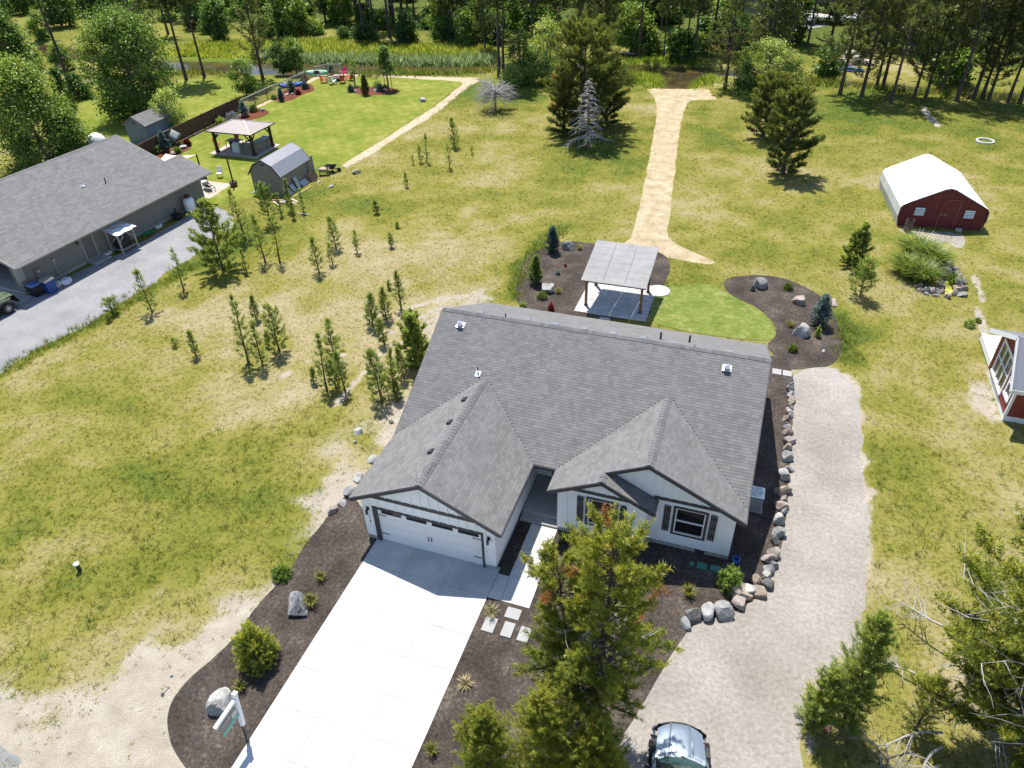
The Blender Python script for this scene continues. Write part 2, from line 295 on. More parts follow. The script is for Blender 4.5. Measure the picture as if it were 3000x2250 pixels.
gm[inner] = meadow(fx_[inner], fy_[inner])-.05*np.clip((30-fy_[inner])/30, 0, 1); gs[inner] = soil(fx_[inner], fy_[inner])
MARSH = [(-81.59,80.54),(-81.47,89.47),(-70.68,92.76),(-60.60,97.05),(-50.76,95.28),(-42.44,95.53),(-35.26,99.84),(-28.61,94.93),(-25.30,86.88),(-37.44,84.85),(-52.11,82.92),(-68.32,78.51),(-71.80,73.22)]
marsh = np.zeros(fx_.shape); _n = (fy_ > 60) & (fy_ < 150) & (np.abs(fx_) < 160)
marsh[_n] = np.clip(sdist(fx_[_n], fy_[_n], MARSH)/4+.6, 0, 1)
def beyond(x, y):  # how far past the creek's far bank (metres, rough)
    return (y-88)+0.25*(x+10)*0.33+0.10*np.maximum(-x-30, 0)
forest = np.clip((beyond(fx_, fy_)-14)/10, 0, 1)
nx, ny = len(gx), len(gy); idx = np.arange(nx*ny).reshape(ny, nx)
GF = np.stack([idx[:-1, :-1], idx[:-1, 1:], idx[1:, 1:], idx[1:, :-1]], -1).reshape(-1, 4)
m, t, o = new_mat('meadow_ground'); p = N(t, 'ShaderNodeBsdfPrincipled'); P = wpos(t)
A = lambda nm: N(t, 'ShaderNodeAttribute', attribute_name=nm).outputs['Fac']
n1 = noise(t, 1.1, 6, P, 0.65); n2 = noise(t, 6.0, 5, P, 0.7); n3 = noise(t, 26.0, 3, P)
g = mth(t, 'ADD', A('lush'), mth(t, 'ADD', mth(t, 'MULTIPLY', mth(t, 'SUBTRACT', n1, 0.5), 0.55), mth(t, 'MULTIPLY', mth(t, 'SUBTRACT', n2, 0.5), 1.0)))
c = ramp(t, g, [(0.0, (.325,.275,.165)), (0.24, (.265,.23,.105)), (0.42, (.215,.197,.052)), (0.62, (.165,.163,.028)), (0.85, (.11,.13,.020)), (1.0, (.08,.115,.018))])
s_ = mth(t, 'ADD', A('bare'), mth(t, 'ADD', mth(t, 'MULTIPLY', mth(t, 'SUBTRACT', n2, 0.5), 0.8), mth(t, 'MULTIPLY', mth(t, 'SUBTRACT', n3, 0.5), 0.5)))
sc_ = ramp(t, mth(t, 'ADD', mth(t, 'MULTIPLY', n1, .6), mth(t, 'MULTIPLY', n3, .4)), [(0.32, (.25,.215,.165)), (0.52, (.345,.305,.245)), (0.7, (.44,.40,.34))])
c = mix(t, rng_map(t, s_, 0.42, 0.62), c, sc_)
fl = ramp(t, mth(t, 'ADD', mth(t, 'MULTIPLY', n1, .5), mth(t, 'MULTIPLY', n2, .5)), [(0.36, (.035,.032,.015)), (0.47, (.06,.085,.016)), (0.55, (.10,.13,.02)), (0.66, (.19,.17,.075))])
c = mix(t, A('wood'), c, fl)
c = mix(t, mth(t, 'MULTIPLY', A('marsh'), .8), c, ramp(t, n2, [(0.35, (.07,.12,.015)), (0.65, (.16,.20,.02))]))
c = mix(t, 1.0, c, ramp(t, n3, [(0.25, (.72,.72,.72)), (0.75, (1.25,1.25,1.25))]), 'MULTIPLY')
t.links.new(c, p.inputs['Base Color']); p.inputs['Roughness'].default_value = 0.95; p.inputs['Specular IOR Level'].default_value = 0.1
b = N(t, 'ShaderNodeBump'); b.inputs['Strength'].default_value = 0.7; b.inputs['Distance'].default_value = 0.05
t.links.new(mth(t, 'ADD', n2, n3), b.inputs['Height']); t.links.new(b.outputs[0], p.inputs['Normal']); t.links.new(p.outputs[0], o.inputs[0])
me = np_mesh('ground', np.stack([fx_, fy_, gz], -1), GF, dict(lush=gm, bare=gs, wood=forest, marsh=marsh), True)
tag(link('ground', me, m), kind='structure')

# ------------------------------------------------------------------ sheets lying on the ground
def ragged(poly, amp=0.12, step=0.16, seed=0, scale=0.7):
    out = []; n = len(poly)
    for i in range(n):
        (x0, y0), (x1, y1) = poly[i], poly[(i+1) % n]; L = math.hypot(x1-x0, y1-y0)
        if L < 1e-6: continue
        k = max(1, int(L/step)); nxv, nyv = (y1-y0)/L, -(x1-x0)/L
        for j in range(k):
            a = j/k; px, py = x0+(x1-x0)*a, y0+(y1-y0)*a
            d = amp*4*(float(fbm(np.array([px]), np.array([py]), scale*2.2, seed, 4)[0])-0.5) if amp else 0
            out.append((px+nxv*d, py+nyv*d))
    return out
def smooth_poly(poly, it=2):
    for _ in range(it):
        q = []
        for i in range(len(poly)):
            (x0, y0), (x1, y1) = poly[i], poly[(i+1) % len(poly)]
            q += [(x0*.75+x1*.25, y0*.75+y1*.25), (x0*.25+x1*.75, y0*.25+y1*.75)]
        poly = q
    return poly
def sheet(name, poly, z, m, amp=0.1, step=0.16, seed=0, sm=2, parent=None, kind='structure'):
    pts = ragged(smooth_poly(poly, sm) if sm else poly, amp, step, seed)
    bm = bmesh.new(); vs = [bm.verts.new((x, y, z)) for x, y in pts]
    es = [bm.edges.new((vs[i], vs[(i+1) % len(vs)])) for i in range(len(vs))]
    bmesh.ops.triangle_fill(bm, edges=es, use_beauty=False, use_dissolve=False)
    for f in bm.faces:
        f.normal_update()
        if f.normal.z < 0: f.normal_flip()
    me = bpy.data.meshes.new(name); bm.to_mesh(me); bm.free()
    o = link(name, me, m, parent)
    return tag(o, kind=kind) if kind else o
def ground_mat(name, stops, s1, s2, s3, bump=0.6, rough=0.95, stretch=None, mow=None):
    m, t, o = new_mat(name); p = N(t, 'ShaderNodeBsdfPrincipled'); v = wpos(t)
    if stretch:
        mp = N(t, 'ShaderNodeMapping'); mp.inputs['Scale'].default_value = stretch; t.links.new(v, mp.inputs['Vector']); v2 = mp.outputs[0]
    else: v2 = v
    a, b_, c_ = noise(t, s1, 5, v, 0.6), noise(t, s2, 4, v2, 0.65), noise(t, s3, 3, v2, 0.6)
    f = mth(t, 'ADD', mth(t, 'ADD', mth(t, 'MULTIPLY', a, .34), mth(t, 'MULTIPLY', b_, .33)), mth(t, 'MULTIPLY', c_, .33))
    if mow:  # mower passes lay the grass one way and then the other
        sp = N(t, 'ShaderNodeSeparateXYZ'); t.links.new(v, sp.inputs[0]); w_ = mth(t, 'SINE', mth(t, 'MULTIPLY', mth(t, 'ADD', mth(t, 'MULTIPLY', sp.outputs[0], mow[0]), mth(t, 'MULTIPLY', sp.outputs[1], mow[1])), mow[2]))
        f = mth(t, 'ADD', f, mth(t, 'MULTIPLY', w_, .009))
    t.links.new(ramp(t, f, stops), p.inputs['Base Color']); p.inputs['Roughness'].default_value = rough; p.inputs['Specular IOR Level'].default_value = 0.15
    b = N(t, 'ShaderNodeBump'); b.inputs['Strength'].default_value = bump; b.inputs['Distance'].default_value = 0.04
    t.links.new(mth(t, 'ADD', b_, c_), b.inputs['Height']); t.links.new(b.outputs[0], p.inputs['Normal']); t.links.new(p.outputs[0], o.inputs[0])
    MATS[name] = m; return m
M_LAWN = ground_mat('mown_lawn', [(0.39, (.085,.125,.012)), (0.48, (.14,.172,.018)), (0.54, (.185,.198,.028)), (0.61, (.27,.25,.08))], 0.20, 1.0, 20, 0.25, mow=(.8, .6, 5.2))
M_YARD = ground_mat('garden_lawn', [(0.40, (.085,.125,.018)), (0.49, (.13,.165,.03)), (0.55, (.18,.20,.055)), (0.63, (.27,.26,.11))], 0.9, 3.2, 30, 0.25, mow=(.15, 1., 9.))
M_GRAV = ground_mat('crushed_gravel', [(0.38, (.20,.176,.15)), (0.49, (.285,.258,.228)), (0.60, (.40,.37,.335))], 0.28, 6, 45, 0.8)
M_NGRAV = ground_mat('grey_gravel', [(0.36, (.18,.18,.185)), (0.5, (.25,.25,.255)), (0.62, (.33,.325,.32))], 0.5, 7, 45, 0.8)
M_MULCH = ground_mat('bark_mulch', [(0.37, (.022,.017,.014)), (0.47, (.055,.044,.037)), (0.55, (.095,.078,.065)), (0.63, (.22,.18,.14))], 0.6, 7, 42, 1.0)
M_RMULCH = ground_mat('red_bark_mulch', [(0.38, (.07,.022,.012)), (0.52, (.15,.05,.028)), (0.66, (.24,.10,.06))], 0.8, 9, 50, 1.0)
M_STRAW = ground_mat('spread_straw', [(0.38, (.20,.145,.08)), (0.46, (.36,.285,.17)), (0.54, (.45,.38,.25)), (0.64, (.58,.52,.39))], 0.9, 6, 30, 1.0, stretch=(1, 1.5, 1))
M_SAND = ground_mat('sandy_soil', [(0.36, (.30,.23,.15)), (0.5, (.43,.34,.235)), (0.64, (.52,.44,.33))], 0.7, 5, 35, 0.6)
sheet('neighbour_lawn', LAWN, .004, M_LAWN, .10, .35, 1)
sheet('far_lawn', FAR_LAWN, .004, M_LAWN, .25, .5, 2)
sheet('gravel_yard', NGRAVEL, .008, M_NGRAV, .16, .2, 3)
sheet('gravel_drive', GRAVEL, .006, M_GRAV, .20, .10, 4)
sheet('straw_path', STRAW, .006, M_STRAW, .07, .12, 5, 1)
sheet('sand_strip', SAND_STRIP, .009, M_SAND, .12, .2, 6, 1)
sheet('barn_gravel', BARN_GRAVEL, .006, M_GRAV, .2, .2, 8)
sheet('far_gravel_lot', LOT_FAR, .006, M_NGRAV, .3, .5, 9)
ROAD = [(-10.90,-12.41),(-8.36,-12.52),(-7.38,-12.56),(-6.69,-12.60),(-6.61,-12.79),(-6.77,-13.10),(-6.71,-13.91),(-9.08,-14.70)]
sheet('asphalt_road', ROAD, .005, ground_mat('old_asphalt', [(.36, (.14,.14,.14)), (.5, (.21,.21,.205)), (.64, (.28,.275,.265))], .6, 6, 40, .5), .06, .15, 13, 1)
sheet('garden_lawn', YARD, .022, M_YARD, .02, .2, 10)
for k_, (nm, pl) in enumerate((('front_mulch_bed', FRONT_BED), ('side_mulch_bed', SIDE_BED), ('patio_mulch_bed', PATIO_BED), ('corner_mulch_bed', CORNER_BED))):
    sheet(nm, pl, .012+.0005*k_, M_MULCH, .05, .1, 20+k_)
BED_ISLAND = [(-39.49,68.10),(-39.85,70.06),(-38.11,70.65),(-35.62,71.23),(-33.87,70.67),(-32.37,69.45),(-33.10,68.05),(-34.50,67.30),(-36.96,66.84)]
BED_CORNER = [(-47.02,61.77),(-47.73,63.09),(-47.95,64.26),(-48.40,66.66),(-48.16,68.99),(-48.04,70.02),(-46.85,70.63),(-44.05,67.35),(-44.68,65.33),(-44.65,63.52),(-44.63,62.34),(-45.46,61.50)]
BED_FENCE = [(-46.60,53.92),(-47.26,55.32),(-47.25,56.92),(-46.37,58.23),(-44.23,57.22),(-43.85,55.63),(-44.57,53.91),(-45.29,52.97)]
BED_GABLE = [(-46.97,39.47),(-47.26,41.20),(-47.08,43.10),(-46.88,44.87),(-45.19,44.01),(-44.61,42.49),(-44.85,41.22),(-44.55,39.72),(-44.77,38.13)]
for k_, pl in enumerate((BED_ISLAND, BED_CORNER, BED_FENCE, BED_GABLE)): sheet('red_mulch_bed', pl, .014, M_RMULCH, .08, .2, 30+k_)

# creek water
m, t, o = new_mat('creek_water'); p = N(t, 'ShaderNodeBsdfPrincipled'); v = wpos(t)
t.links.new(ramp(t, noise(t, .35, 5, v, .65), [(0.35, (.030,.024,.010)), (0.6, (.075,.055,.022)), (0.75, (.085,.085,.02))]), p.inputs['Base Color'])
p.inputs['Roughness'].default_value = .16; p.inputs['Specular IOR Level'].default_value = .35; p.inputs['IOR'].default_value = 1.33
b = N(t, 'ShaderNodeBump'); b.inputs['Strength'].default_value = .06; b.inputs['Distance'].default_value = .05; t.links.new(noise(t, 2.5, 3, v), b.inputs['Height']); t.links.new(b.outputs[0], p.inputs['Normal']); t.links.new(p.outputs[0], o.inputs[0])
xs = [q[0] for q in CREEK]; ys = [q[1] for q in CREEK]
tag(MB().quad((min(xs)-60, min(ys)-4, -.3), (max(xs)+60, min(ys)-4, -.3), (max(xs)+60, max(ys)+4, -.3), (min(xs)-60, max(ys)+4, -.3)).build('creek_water', m), kind='structure')

# ------------------------------------------------------------------ foliage builders
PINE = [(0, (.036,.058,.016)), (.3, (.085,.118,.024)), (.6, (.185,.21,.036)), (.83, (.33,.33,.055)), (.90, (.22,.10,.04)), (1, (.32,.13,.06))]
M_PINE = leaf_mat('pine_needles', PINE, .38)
M_FPINE = leaf_mat('front_pine_needles', [(0, (.045,.07,.016)), (.25, (.10,.14,.024)), (.55, (.235,.265,.038)), (.83, (.40,.40,.06)), (.90, (.28,.12,.05)), (1, (.36,.155,.08))], .55)
M_PINE_FAR = leaf_mat('woodland_needles', [(0, (.048,.070,.024)), (.4, (.105,.135,.034)), (.7, (.20,.215,.05)), (.9, (.30,.30,.075)), (1, (.26,.13,.065))], .38, .4)
M_YPINE = leaf_mat('young_pine_needles', [(0, (.05,.09,.02)), (.35, (.12,.175,.03)), (.7, (.235,.30,.055)), (1, (.36,.41,.09))], .45, .35, .03, .65)
M_MUGO = leaf_mat('mugo_needles', [(0, (.035,.07,.014)), (.4, (.12,.17,.024)), (.75, (.28,.31,.036)), (1, (.46,.46,.06))], .4)
M_SPRUCE = leaf_mat('blue_spruce_needles', [(0, (.045,.085,.075)), (.5, (.10,.16,.15)), (1, (.19,.26,.25))], .15)
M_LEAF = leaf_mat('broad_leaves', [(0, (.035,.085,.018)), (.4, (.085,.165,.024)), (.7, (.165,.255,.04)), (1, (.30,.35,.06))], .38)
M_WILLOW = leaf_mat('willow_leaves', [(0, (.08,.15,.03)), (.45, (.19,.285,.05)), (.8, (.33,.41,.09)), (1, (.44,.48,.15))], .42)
M_GRASS = leaf_mat('grass_blades', [(0, (.38,.32,.19)), (.22, (.34,.295,.14)), (.42, (.26,.235,.062)), (.6, (.20,.195,.034)), (.8, (.125,.17,.027)), (1, (.09,.15,.024))], .35, .25, .02, .88)
M_REED = leaf_mat('reed_blades', [(0, (.12,.20,.025)), (.5, (.24,.31,.03)), (.8, (.38,.40,.05)), (1, (.50,.48,.17))], .4, .3, .03, .9)
M_POND = leaf_mat('pond_reed_blades', [(0, (.06,.12,.02)), (.5, (.13,.20,.028)), (.8, (.23,.28,.04)), (1, (.34,.33,.09))], .35, .35, .03, .5)
M_SEDGE = leaf_mat('sedge_blades', [(0, (.08,.15,.06)), (.5, (.17,.25,.12)), (1, (.40,.46,.30))], .35, .3, .03, .85)
M_RED = leaf_mat('red_leaves', [(0, (.10,.012,.015)), (1, (.30,.03,.04))], .25)
M_LAV = leaf_mat('lavender_flowers', [(0, (.16,.16,.20)), (1, (.36,.33,.46))], .25)
M_BARK = mat('pine_bark', (.085,.066,.054), .3, 6, .95, .6, 25)
M_BARK2 = mat('pale_bark', (.20,.17,.14), .3, 6, .95, .5, 25)
M_DEAD = mat('grey_dead_wood', (.34,.32,.31), .25, 5, .9)
def unit(v): return v/np.maximum(np.linalg.norm(v, axis=-1, keepdims=True), 1e-9)
def blades(rng, pos, dirn, length, tint, K, bl, bw, spread=.85, along=.55):
    """K pointed needle-bunch blades round every shoot"""
    n = len(pos); t = rng.random((n, K, 1))
    a = rng.normal(size=(n, K, 3)); d = dirn[:, None, :]; a = unit(a-(a*d).sum(-1, keepdims=True)*d)
    bd = unit(d*along+a*spread); L = bl*(.7+.6*rng.random((n, K, 1)))
    b0 = pos[:, None, :]+d*t*length[:, None, None]; tip = b0+bd*L
    sd = unit(np.cross(bd, rng.normal(size=(n, K, 3))))*bw*.5
    V = np.stack([b0+sd, b0-sd, tip], 2).reshape(-1, 3); F = np.arange(len(V)).reshape(-1, 3)
    ti = np.repeat(np.clip(tint[:, None]+rng.normal(0, .05, (n, K)), 0, 1).ravel(), 3)
    return V, F, ti
def limbs(segs, n=5):
    """tapering limbs: (points, radii) lists joined into one mesh"""
    mb = MB()
    for pts, rad in segs: mb.tube(pts, rad, n, False)
    return mb
def finish_tree(segs, V, F, ti, nlimb=5): return limbs(segs, nlimb).mesh('trunk', True), np_mesh('crown', V, F, dict(tint=ti))
def pine_meshes(seed, H, Rr, base=.3, whorl=.55, nb=5, per=7, K=14, bl=.11, bw=.022, sl=.22, tr=None, prof='cone', dead=0., tint=(.2,.8), lean=(0,0), bare=0., droop=.0, twig=.35, nl=5, limb_r=.018, e1=.75, s0=.22, irr=.5):
    rng = np.random.default_rng(seed); tr = tr or H*.016+.02
    nz = 8; tp = []; w = np.cumsum(rng.normal(0, H*.006, (nz, 2)), 0)
    for i in range(nz):
        f = i/(nz-1); tp.append((w[i, 0]*f+lean[0]*f, w[i, 1]*f+lean[1]*f, H*f*.985))
    trad = [tr*(1-.93*i/(nz-1))*(1.25 if i == 0 else 1) for i in range(nz)]
    tpa = np.array(tp)
    at = lambda z: np.array([np.interp(z, tpa[:, 2], tpa[:, j]) for j in range(3)])
    segs = [(tp, trad)]; P = []; D = []; T = []
    zs = []; z = base*H
    while z < H*.97: zs.append(z); z += whorl*(.6+.8*rng.random())*(1.15-.5*z/H)
    if bare:
        for z in np.arange(bare*H, base*H, whorl*1.2):
            for _ in range(2):
                az = rng.random()*6.28; L = Rr*.55*rng.random(); p0 = at(z)
                segs.append(([p0, p0+np.array([math.cos(az)*L*.6, math.sin(az)*L*.6, .02*L]), p0+np.array([math.cos(az)*L, math.sin(az)*L, -.15*L])], [limb_r, limb_r*.7, limb_r*.25]))
    for z in zs:
        f = (z-base*H)/(H*(1-base)); ph = rng.random()*6.28
        if prof == 'cone': r = Rr*((1-f)**.8*.92+.08)*(min(1, .55+f*3))
        elif prof == 'round': r = Rr*math.sqrt(max(.03, 1-(2*f-.75)**2/1.6))*(1 if f < .8 else (1.12-f)/.32)
        else: r = Rr*(.75+.25*math.sin(f*9+seed))*(1 if f < .75 else max(.12, (1.03-f)/.28))
        k = max(2, int(round(nb*(.7+.5*rng.random()))))
        for j in range(k):
            az = ph+j*6.283/k+rng.normal(0, .25); L = r*(.9-irr*.5+irr*rng.random()); el = -droop+.12+e1*f**1.3+rng.normal(0, .1)
            h = np.array([math.cos(az), math.sin(az), 0]); p0 = at(z)
            p1 = p0+h*L*.55*math.cos(el)+np.array([0, 0, L*.55*math.sin(el)])
            p2 = p1+h*L*.45*math.cos(el+.35)+np.array([0, 0, L*.45*math.sin(el+.35)])
            rr = max(.006, limb_r*(1-.6*f)*(.5+.5*L/Rr)); segs.append(([p0, p1, p2], [rr, rr*.65, rr*.25]))
            isd = rng.random() < dead; m_ = max(3, int(per*L/Rr+1))
            for q in range(m_):
                s = s0+(1-s0)*(q+rng.random())/m_ if L > .25*Rr else (q+rng.random())/m_
                c = p0+(p1-p0)*(s/.55) if s < .55 else p1+(p2-p1)*((s-.55)/.45)
                off = unit(rng.normal(size=3))*twig*L*.5*(1.05-s*.6)*rng.random(); off[2] *= .55; c = c+off
                d = unit((p2-p0)/L*.6+off/(twig*L+.01)*.8+np.array([0, 0, .45])+rng.normal(0, .2, 3))
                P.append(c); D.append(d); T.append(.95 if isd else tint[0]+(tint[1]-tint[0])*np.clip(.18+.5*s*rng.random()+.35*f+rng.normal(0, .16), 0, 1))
    for q in range(3): P.append(at(H*(.95+.02*q))); D.append(np.array([0, 0, 1.])); T.append(tint[1])
    P, D, T = np.array(P), np.array(D), np.array(T)
    V, F, ti = blades(rng, P, D, np.full(len(P), sl), T, K, bl, bw)
    return finish_tree(segs, V, F, ti, nl)
def leafy_meshes(seed, H, Rr, base=.12, ncl=60, per=70, ls=.18, rc=.5, tint=(.1,.9), shape='oval', tr=.12, stems=1, flat=.8):
    """broad-leaved crown: leaves in clumps along limbs, with gaps between the clumps"""
    rng = np.random.default_rng(seed); C_ = []; tries = 0
    while len(C_) < ncl and tries < ncl*30:
        tries += 1; f = rng.random(); a = rng.random()*6.283
        if shape == 'oval': r = Rr*math.sqrt(max(0, 1-(2*f-.9)**2/1.25))
        elif shape == 'dome': r = Rr*math.sqrt(max(0, 1-f*f*.96))
        elif shape == 'column': r = Rr*(.8+.2*math.sin(f*7))*(1 if f < .7 else max(.1, (1.02-f)/.32))
        else: r = Rr*(1-f*.9)
        q = math.sqrt(.18+.82*rng.random()); bump = .8+.35*vnoise(np.array([a*1.3+seed]), np.array([f*3.]), seed)[0]
        C_.append((math.cos(a)*r*q*bump, math.sin(a)*r*q*bump, H*(base+(1-base)*f*.96), q))
    C_ = np.array(C_); segs = []
    if stems == 1:
        segs.append(([(0, 0, 0), (rng.normal()*.1, rng.normal()*.1, H*.4), (rng.normal()*.15, rng.normal()*.15, H*.85)], [tr*1.2, tr*.8, tr*.15]))
    else:
        for s in range(stems):
            a = s*6.283/stems+rng.random(); r = Rr*.5*rng.random(); segs.append(([(0.1*math.cos(a), .1*math.sin(a), 0), (r*.5*math.cos(a), r*.5*math.sin(a), H*.4), (r*math.cos(a), r*math.sin(a), H*.85)], [tr, tr*.6, tr*.15]))
    for c in C_[::2]:
        z0 = max(base*H*.7, c[2]-math.hypot(c[0], c[1])*.7); segs.append(([(0, 0, z0), (c[0]*.55, c[1]*.55, z0+(c[2]-z0)*.45), tuple(c[:3])], [tr*.32, tr*.2, tr*.05]))
    n = len(C_); pos = C_[:, None, :3]+rng.normal(size=(n, per, 3))*np.array([rc, rc, rc*flat])*(.6+.7*rng.random((n, 1, 1)))*.62
    nrm = unit(rng.normal(size=(n, per, 3))+unit(pos-np.array([0, 0, H*.35]))*.9+np.array([0, 0, .4]))
    x = unit(np.cross(nrm, rng.normal(size=(n, per, 3)))); y = np.cross(nrm, x); s = ls*(.6+.8*rng.random((n, per, 1)))
    V = np.stack([pos-x*s*.5, pos+y*s*.32, pos+x*s*.5, pos-y*s*.32], 2).reshape(-1, 3); F = np.arange(len(V)).reshape(-1, 4)
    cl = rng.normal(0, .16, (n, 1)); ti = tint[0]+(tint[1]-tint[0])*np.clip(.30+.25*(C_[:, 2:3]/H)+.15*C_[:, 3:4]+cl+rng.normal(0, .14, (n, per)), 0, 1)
    V[:, 2] = np.maximum(V[:, 2], .02)
    return finish_tree(segs, V, F, np.repeat(ti.ravel(), 4))
def clump_mesh(seed, n, h, r, w, tint=(.2,.9), arch=.6):
    """arching grass blades from one root"""
    rng = np.random.default_rng(seed); a = rng.random(n)*6.283; b = np.stack([np.cos(a), np.sin(a), 0*a], -1); rr = r*np.sqrt(rng.random(n))[:, None]
    p0 = b*rr*.35; hh = h*(.55+.5*rng.random(n))[:, None]; o = b*rr*arch; z = np.array([[0, 0, 1.]])
    p1 = p0+o*.5+z*hh*.65; p2 = p0+o*1.5+z*hh*(1-.35*rng.random((n, 1))); sd = np.stack([-np.sin(a), np.cos(a), 0*a], -1)*w
    V = np.stack([p0-sd*.5, p0+sd*.5, p1+sd*.5, p1-sd*.5, p2], 1).reshape(-1, 3); i = np.arange(n)[:, None]*5
    F = np.concatenate([i+np.array([[0, 1, 2]]), i+np.array([[0, 2, 3]]), i+np.array([[3, 2, 4]])]).reshape(-1, 3)
    return np_mesh('leaves', V, F, dict(tint=np.repeat(np.clip(tint[0]+(tint[1]-tint[0])*rng.random(n), 0, 1), 5)))
def tree(name, label, cat, x, y, ms, bark, leaf, group=None, rz=0., sc=(1, 1, 1)):
    t = thing(name, label, cat, (x, y, 0), rz, group); t.scale = sc
    for me, nm, m in ((ms[0], 'trunk', bark), (ms[1], 'crown', leaf)):
        if not me.materials: me.materials.append(m)
        o = bpy.data.objects.new(nm, me); COL.objects.link(o); o.parent = t
    return t
def shrub(name, label, cat, x, y, me, m, group=None, z=0.):
    if not me.materials: me.materials.append(m)
    o = bpy.data.objects.new(name, me); COL.objects.link(o); o.location = (x, y, z); return tag(o, label, cat, group)

# ------------------------------------------------------------------ grass growing in the meadow
HARD = [LAWN, FAR_LAWN, YARD, GRAVEL, FRONT_BED, SIDE_BED, PATIO_BED, CORNER_BED, NGRAVEL, DRIVE, WALK, HOUSE_PLAN, PATIO_OUT, NPATIO]
rng = np.random.default_rng(11)
def scatter(region, dens, dmin, dmax):
    x0, x1, y0, y1 = region; n = int((x1-x0)*(y1-y0)*dens); x = rng.uniform(x0, x1, n); y = rng.uniform(y0, y1, n)
    d = np.sqrt((x-CAM.x)**2+(y-CAM.y)**2+CAM.z**2); ang = np.arctan2(x-CAM.x, y-CAM.y)
    k = (d >= dmin) & (d < dmax) & (ang > -1.7) & (ang < 1.2); x, y = x[k], y[k]
    keep = np.ones(len(x), bool)
    for pl in HARD: keep &= ~in_poly(x, y, pl)
    x, y = x[keep], y[keep]
    k = sdist(x, y, CREEK) < -.3; x, y = x[k], y[k]
    k = rng.random(len(x)) > np.where(sdist(x, y, STRAW) > -.05, .97, 0); x, y = x[k], y[k]
    s = soil(x, y); k = rng.random(len(x)) > np.clip(s*1.45-.24, 0, .965); return x[k], y[k]
def tufts(name, x, y, B, h, w, lean, m, tint=None, kind='stuff', sd=.2):
    n = len(x); g = meadow(x, y) if tint is None else tint
    hh = h*(.6+.8*rng.random((n, 1)))*np.clip(.75+.5*g[:, None], .6, 1.4); a = rng.random((n, B))*6.283; r = rng.random((n, B))
    zb = ground_z(x, y)[:, None]
    bx = x[:, None]+np.cos(a)*r*h*.45; by = y[:, None]+np.sin(a)*r*h*.45; ln = lean*hh*(.3+r)
    px, py, pz = bx+np.cos(a)*ln, by+np.sin(a)*ln, hh*(1-.45*r)
    a2 = rng.random((n, B))*6.283; sx, sy = np.cos(a2)*w*.5, np.sin(a2)*w*.5; z0 = np.zeros_like(bx)+zb
    V = np.stack([np.stack([bx+sx, by+sy, z0], -1), np.stack([bx-sx, by-sy, z0], -1), np.stack([px, py, pz+zb], -1)], 2).reshape(-1, 3)
    ti = np.clip(np.repeat(g, B)+np.repeat(rng.normal(0, sd, n), B)+rng.normal(0, .10, n*B), 0, 1)
    return tag(link(name, np_mesh(name, V, np.arange(len(V)).reshape(-1, 3), dict(tint=np.repeat(ti, 3))), m), kind=kind)
x, y = scatter((-32, 36, -18, 24), 34, 0, 40); tufts('meadow_grass', x, y, 7, .10, .018, 1.1, M_GRASS, sd=.23)
x, y = scatter((-52, 45, -18, 48), 22, 40, 58); tufts('meadow_grass', x, y, 6, .10, .024, 1.3, M_GRASS, sd=.10)
x, y = scatter((-62, 50, 20, 92), 8.5, 58, 105); tufts('meadow_grass', x, y, 6, .12, .04, 1.4, M_GRASS, sd=.08)
# brighter tufts that stand out one by one in the near meadow
x, y = scatter((-30, 36, -18, 22), 2.6, 0, 42); k = rng.random(len(x)) < np.clip(meadow(x, y)*1.1, 0, 1); x, y = x[k], y[k]; tufts('grass_tufts', x, y, 12, .24, .022, .7, M_GRASS, np.full(len(x), .82)+rng.normal(0, .1, len(x)))
# long grass fringing the beds, the gravel yard and the creek
def fringe(name, lines, dens, wdt, h, w, m, tnt, B=8):
    X = []; Y = []
    for ln in lines:
        for (x0, y0), (x1, y1) in zip(ln[:-1], ln[1:]):
            L = math.hypot(x1-x0, y1-y0); n = int(L*dens); tt = rng.random(n)
            X.append(x0+(x1-x0)*tt+rng.normal(0, wdt, n)); Y.append(y0+(y1-y0)*tt+rng.normal(0, wdt, n))
    X, Y = np.concatenate(X), np.concatenate(Y); tufts(name, X, Y, B, h, w, .55, m, np.clip(rng.normal(tnt, .15, len(X)), 0, 1))
fringe('edge_grass', EDGE_LUSH, 26, .42, .28, .03, M_GRASS, .85)
fringe('creek_sedge', [[(-64.13,83.42),(-54.30,82.92),(-49.52,83.94),(-39.54,84.94),(-30.18,86.52),(-25.95,88.97)]], 26, .7, 1.25, .09, M_SEDGE, .5)
fringe('creek_sedge', [[(-72.07,70.92),(-64.52,72.18),(-60.17,72.74)],[(-41.84,76.02),(-36.21,78.08),(-28.55,80.18),(-24.83,83.02)],[(12.24,87.02),(19.03,85.53),(26.99,84.49),(34.44,83.52),(41.55,83.23)]], 14, .8, .8, .08, M_GRASS, .78)
fringe('creek_reeds', [[(-6.79,85.03),(-4.39,83.65),(-2.41,82.98),(-0.95,81.85)],[(-6.32,82.84),(-3.53,81.63),(-0.78,80.12)],[(-5.88,84.07),(-1.16,83.63)],[(4.18,80.57),(4.65,83.13),(5.13,85.42)]], 34, .9, .75, .08, M_REED, .35)
fringe('creek_reeds', [[(-4.30,93.38),(0.11,93.46),(3.45,93.76)],[(-7.76,93.08),(-4.08,92.14)]], 20, .8, .8, .08, M_REED, .15)
n = 2600; q = rng.random((n*4, 2)); x = min(p_[0] for p_ in MARSH)+q[:, 0]*(max(p_[0] for p_ in MARSH)-min(p_[0] for p_ in MARSH)); y = min(p_[1] for p_ in MARSH)+q[:, 1]*(max(p_[1] for p_ in MARSH)-min(p_[1] for p_ in MARSH))
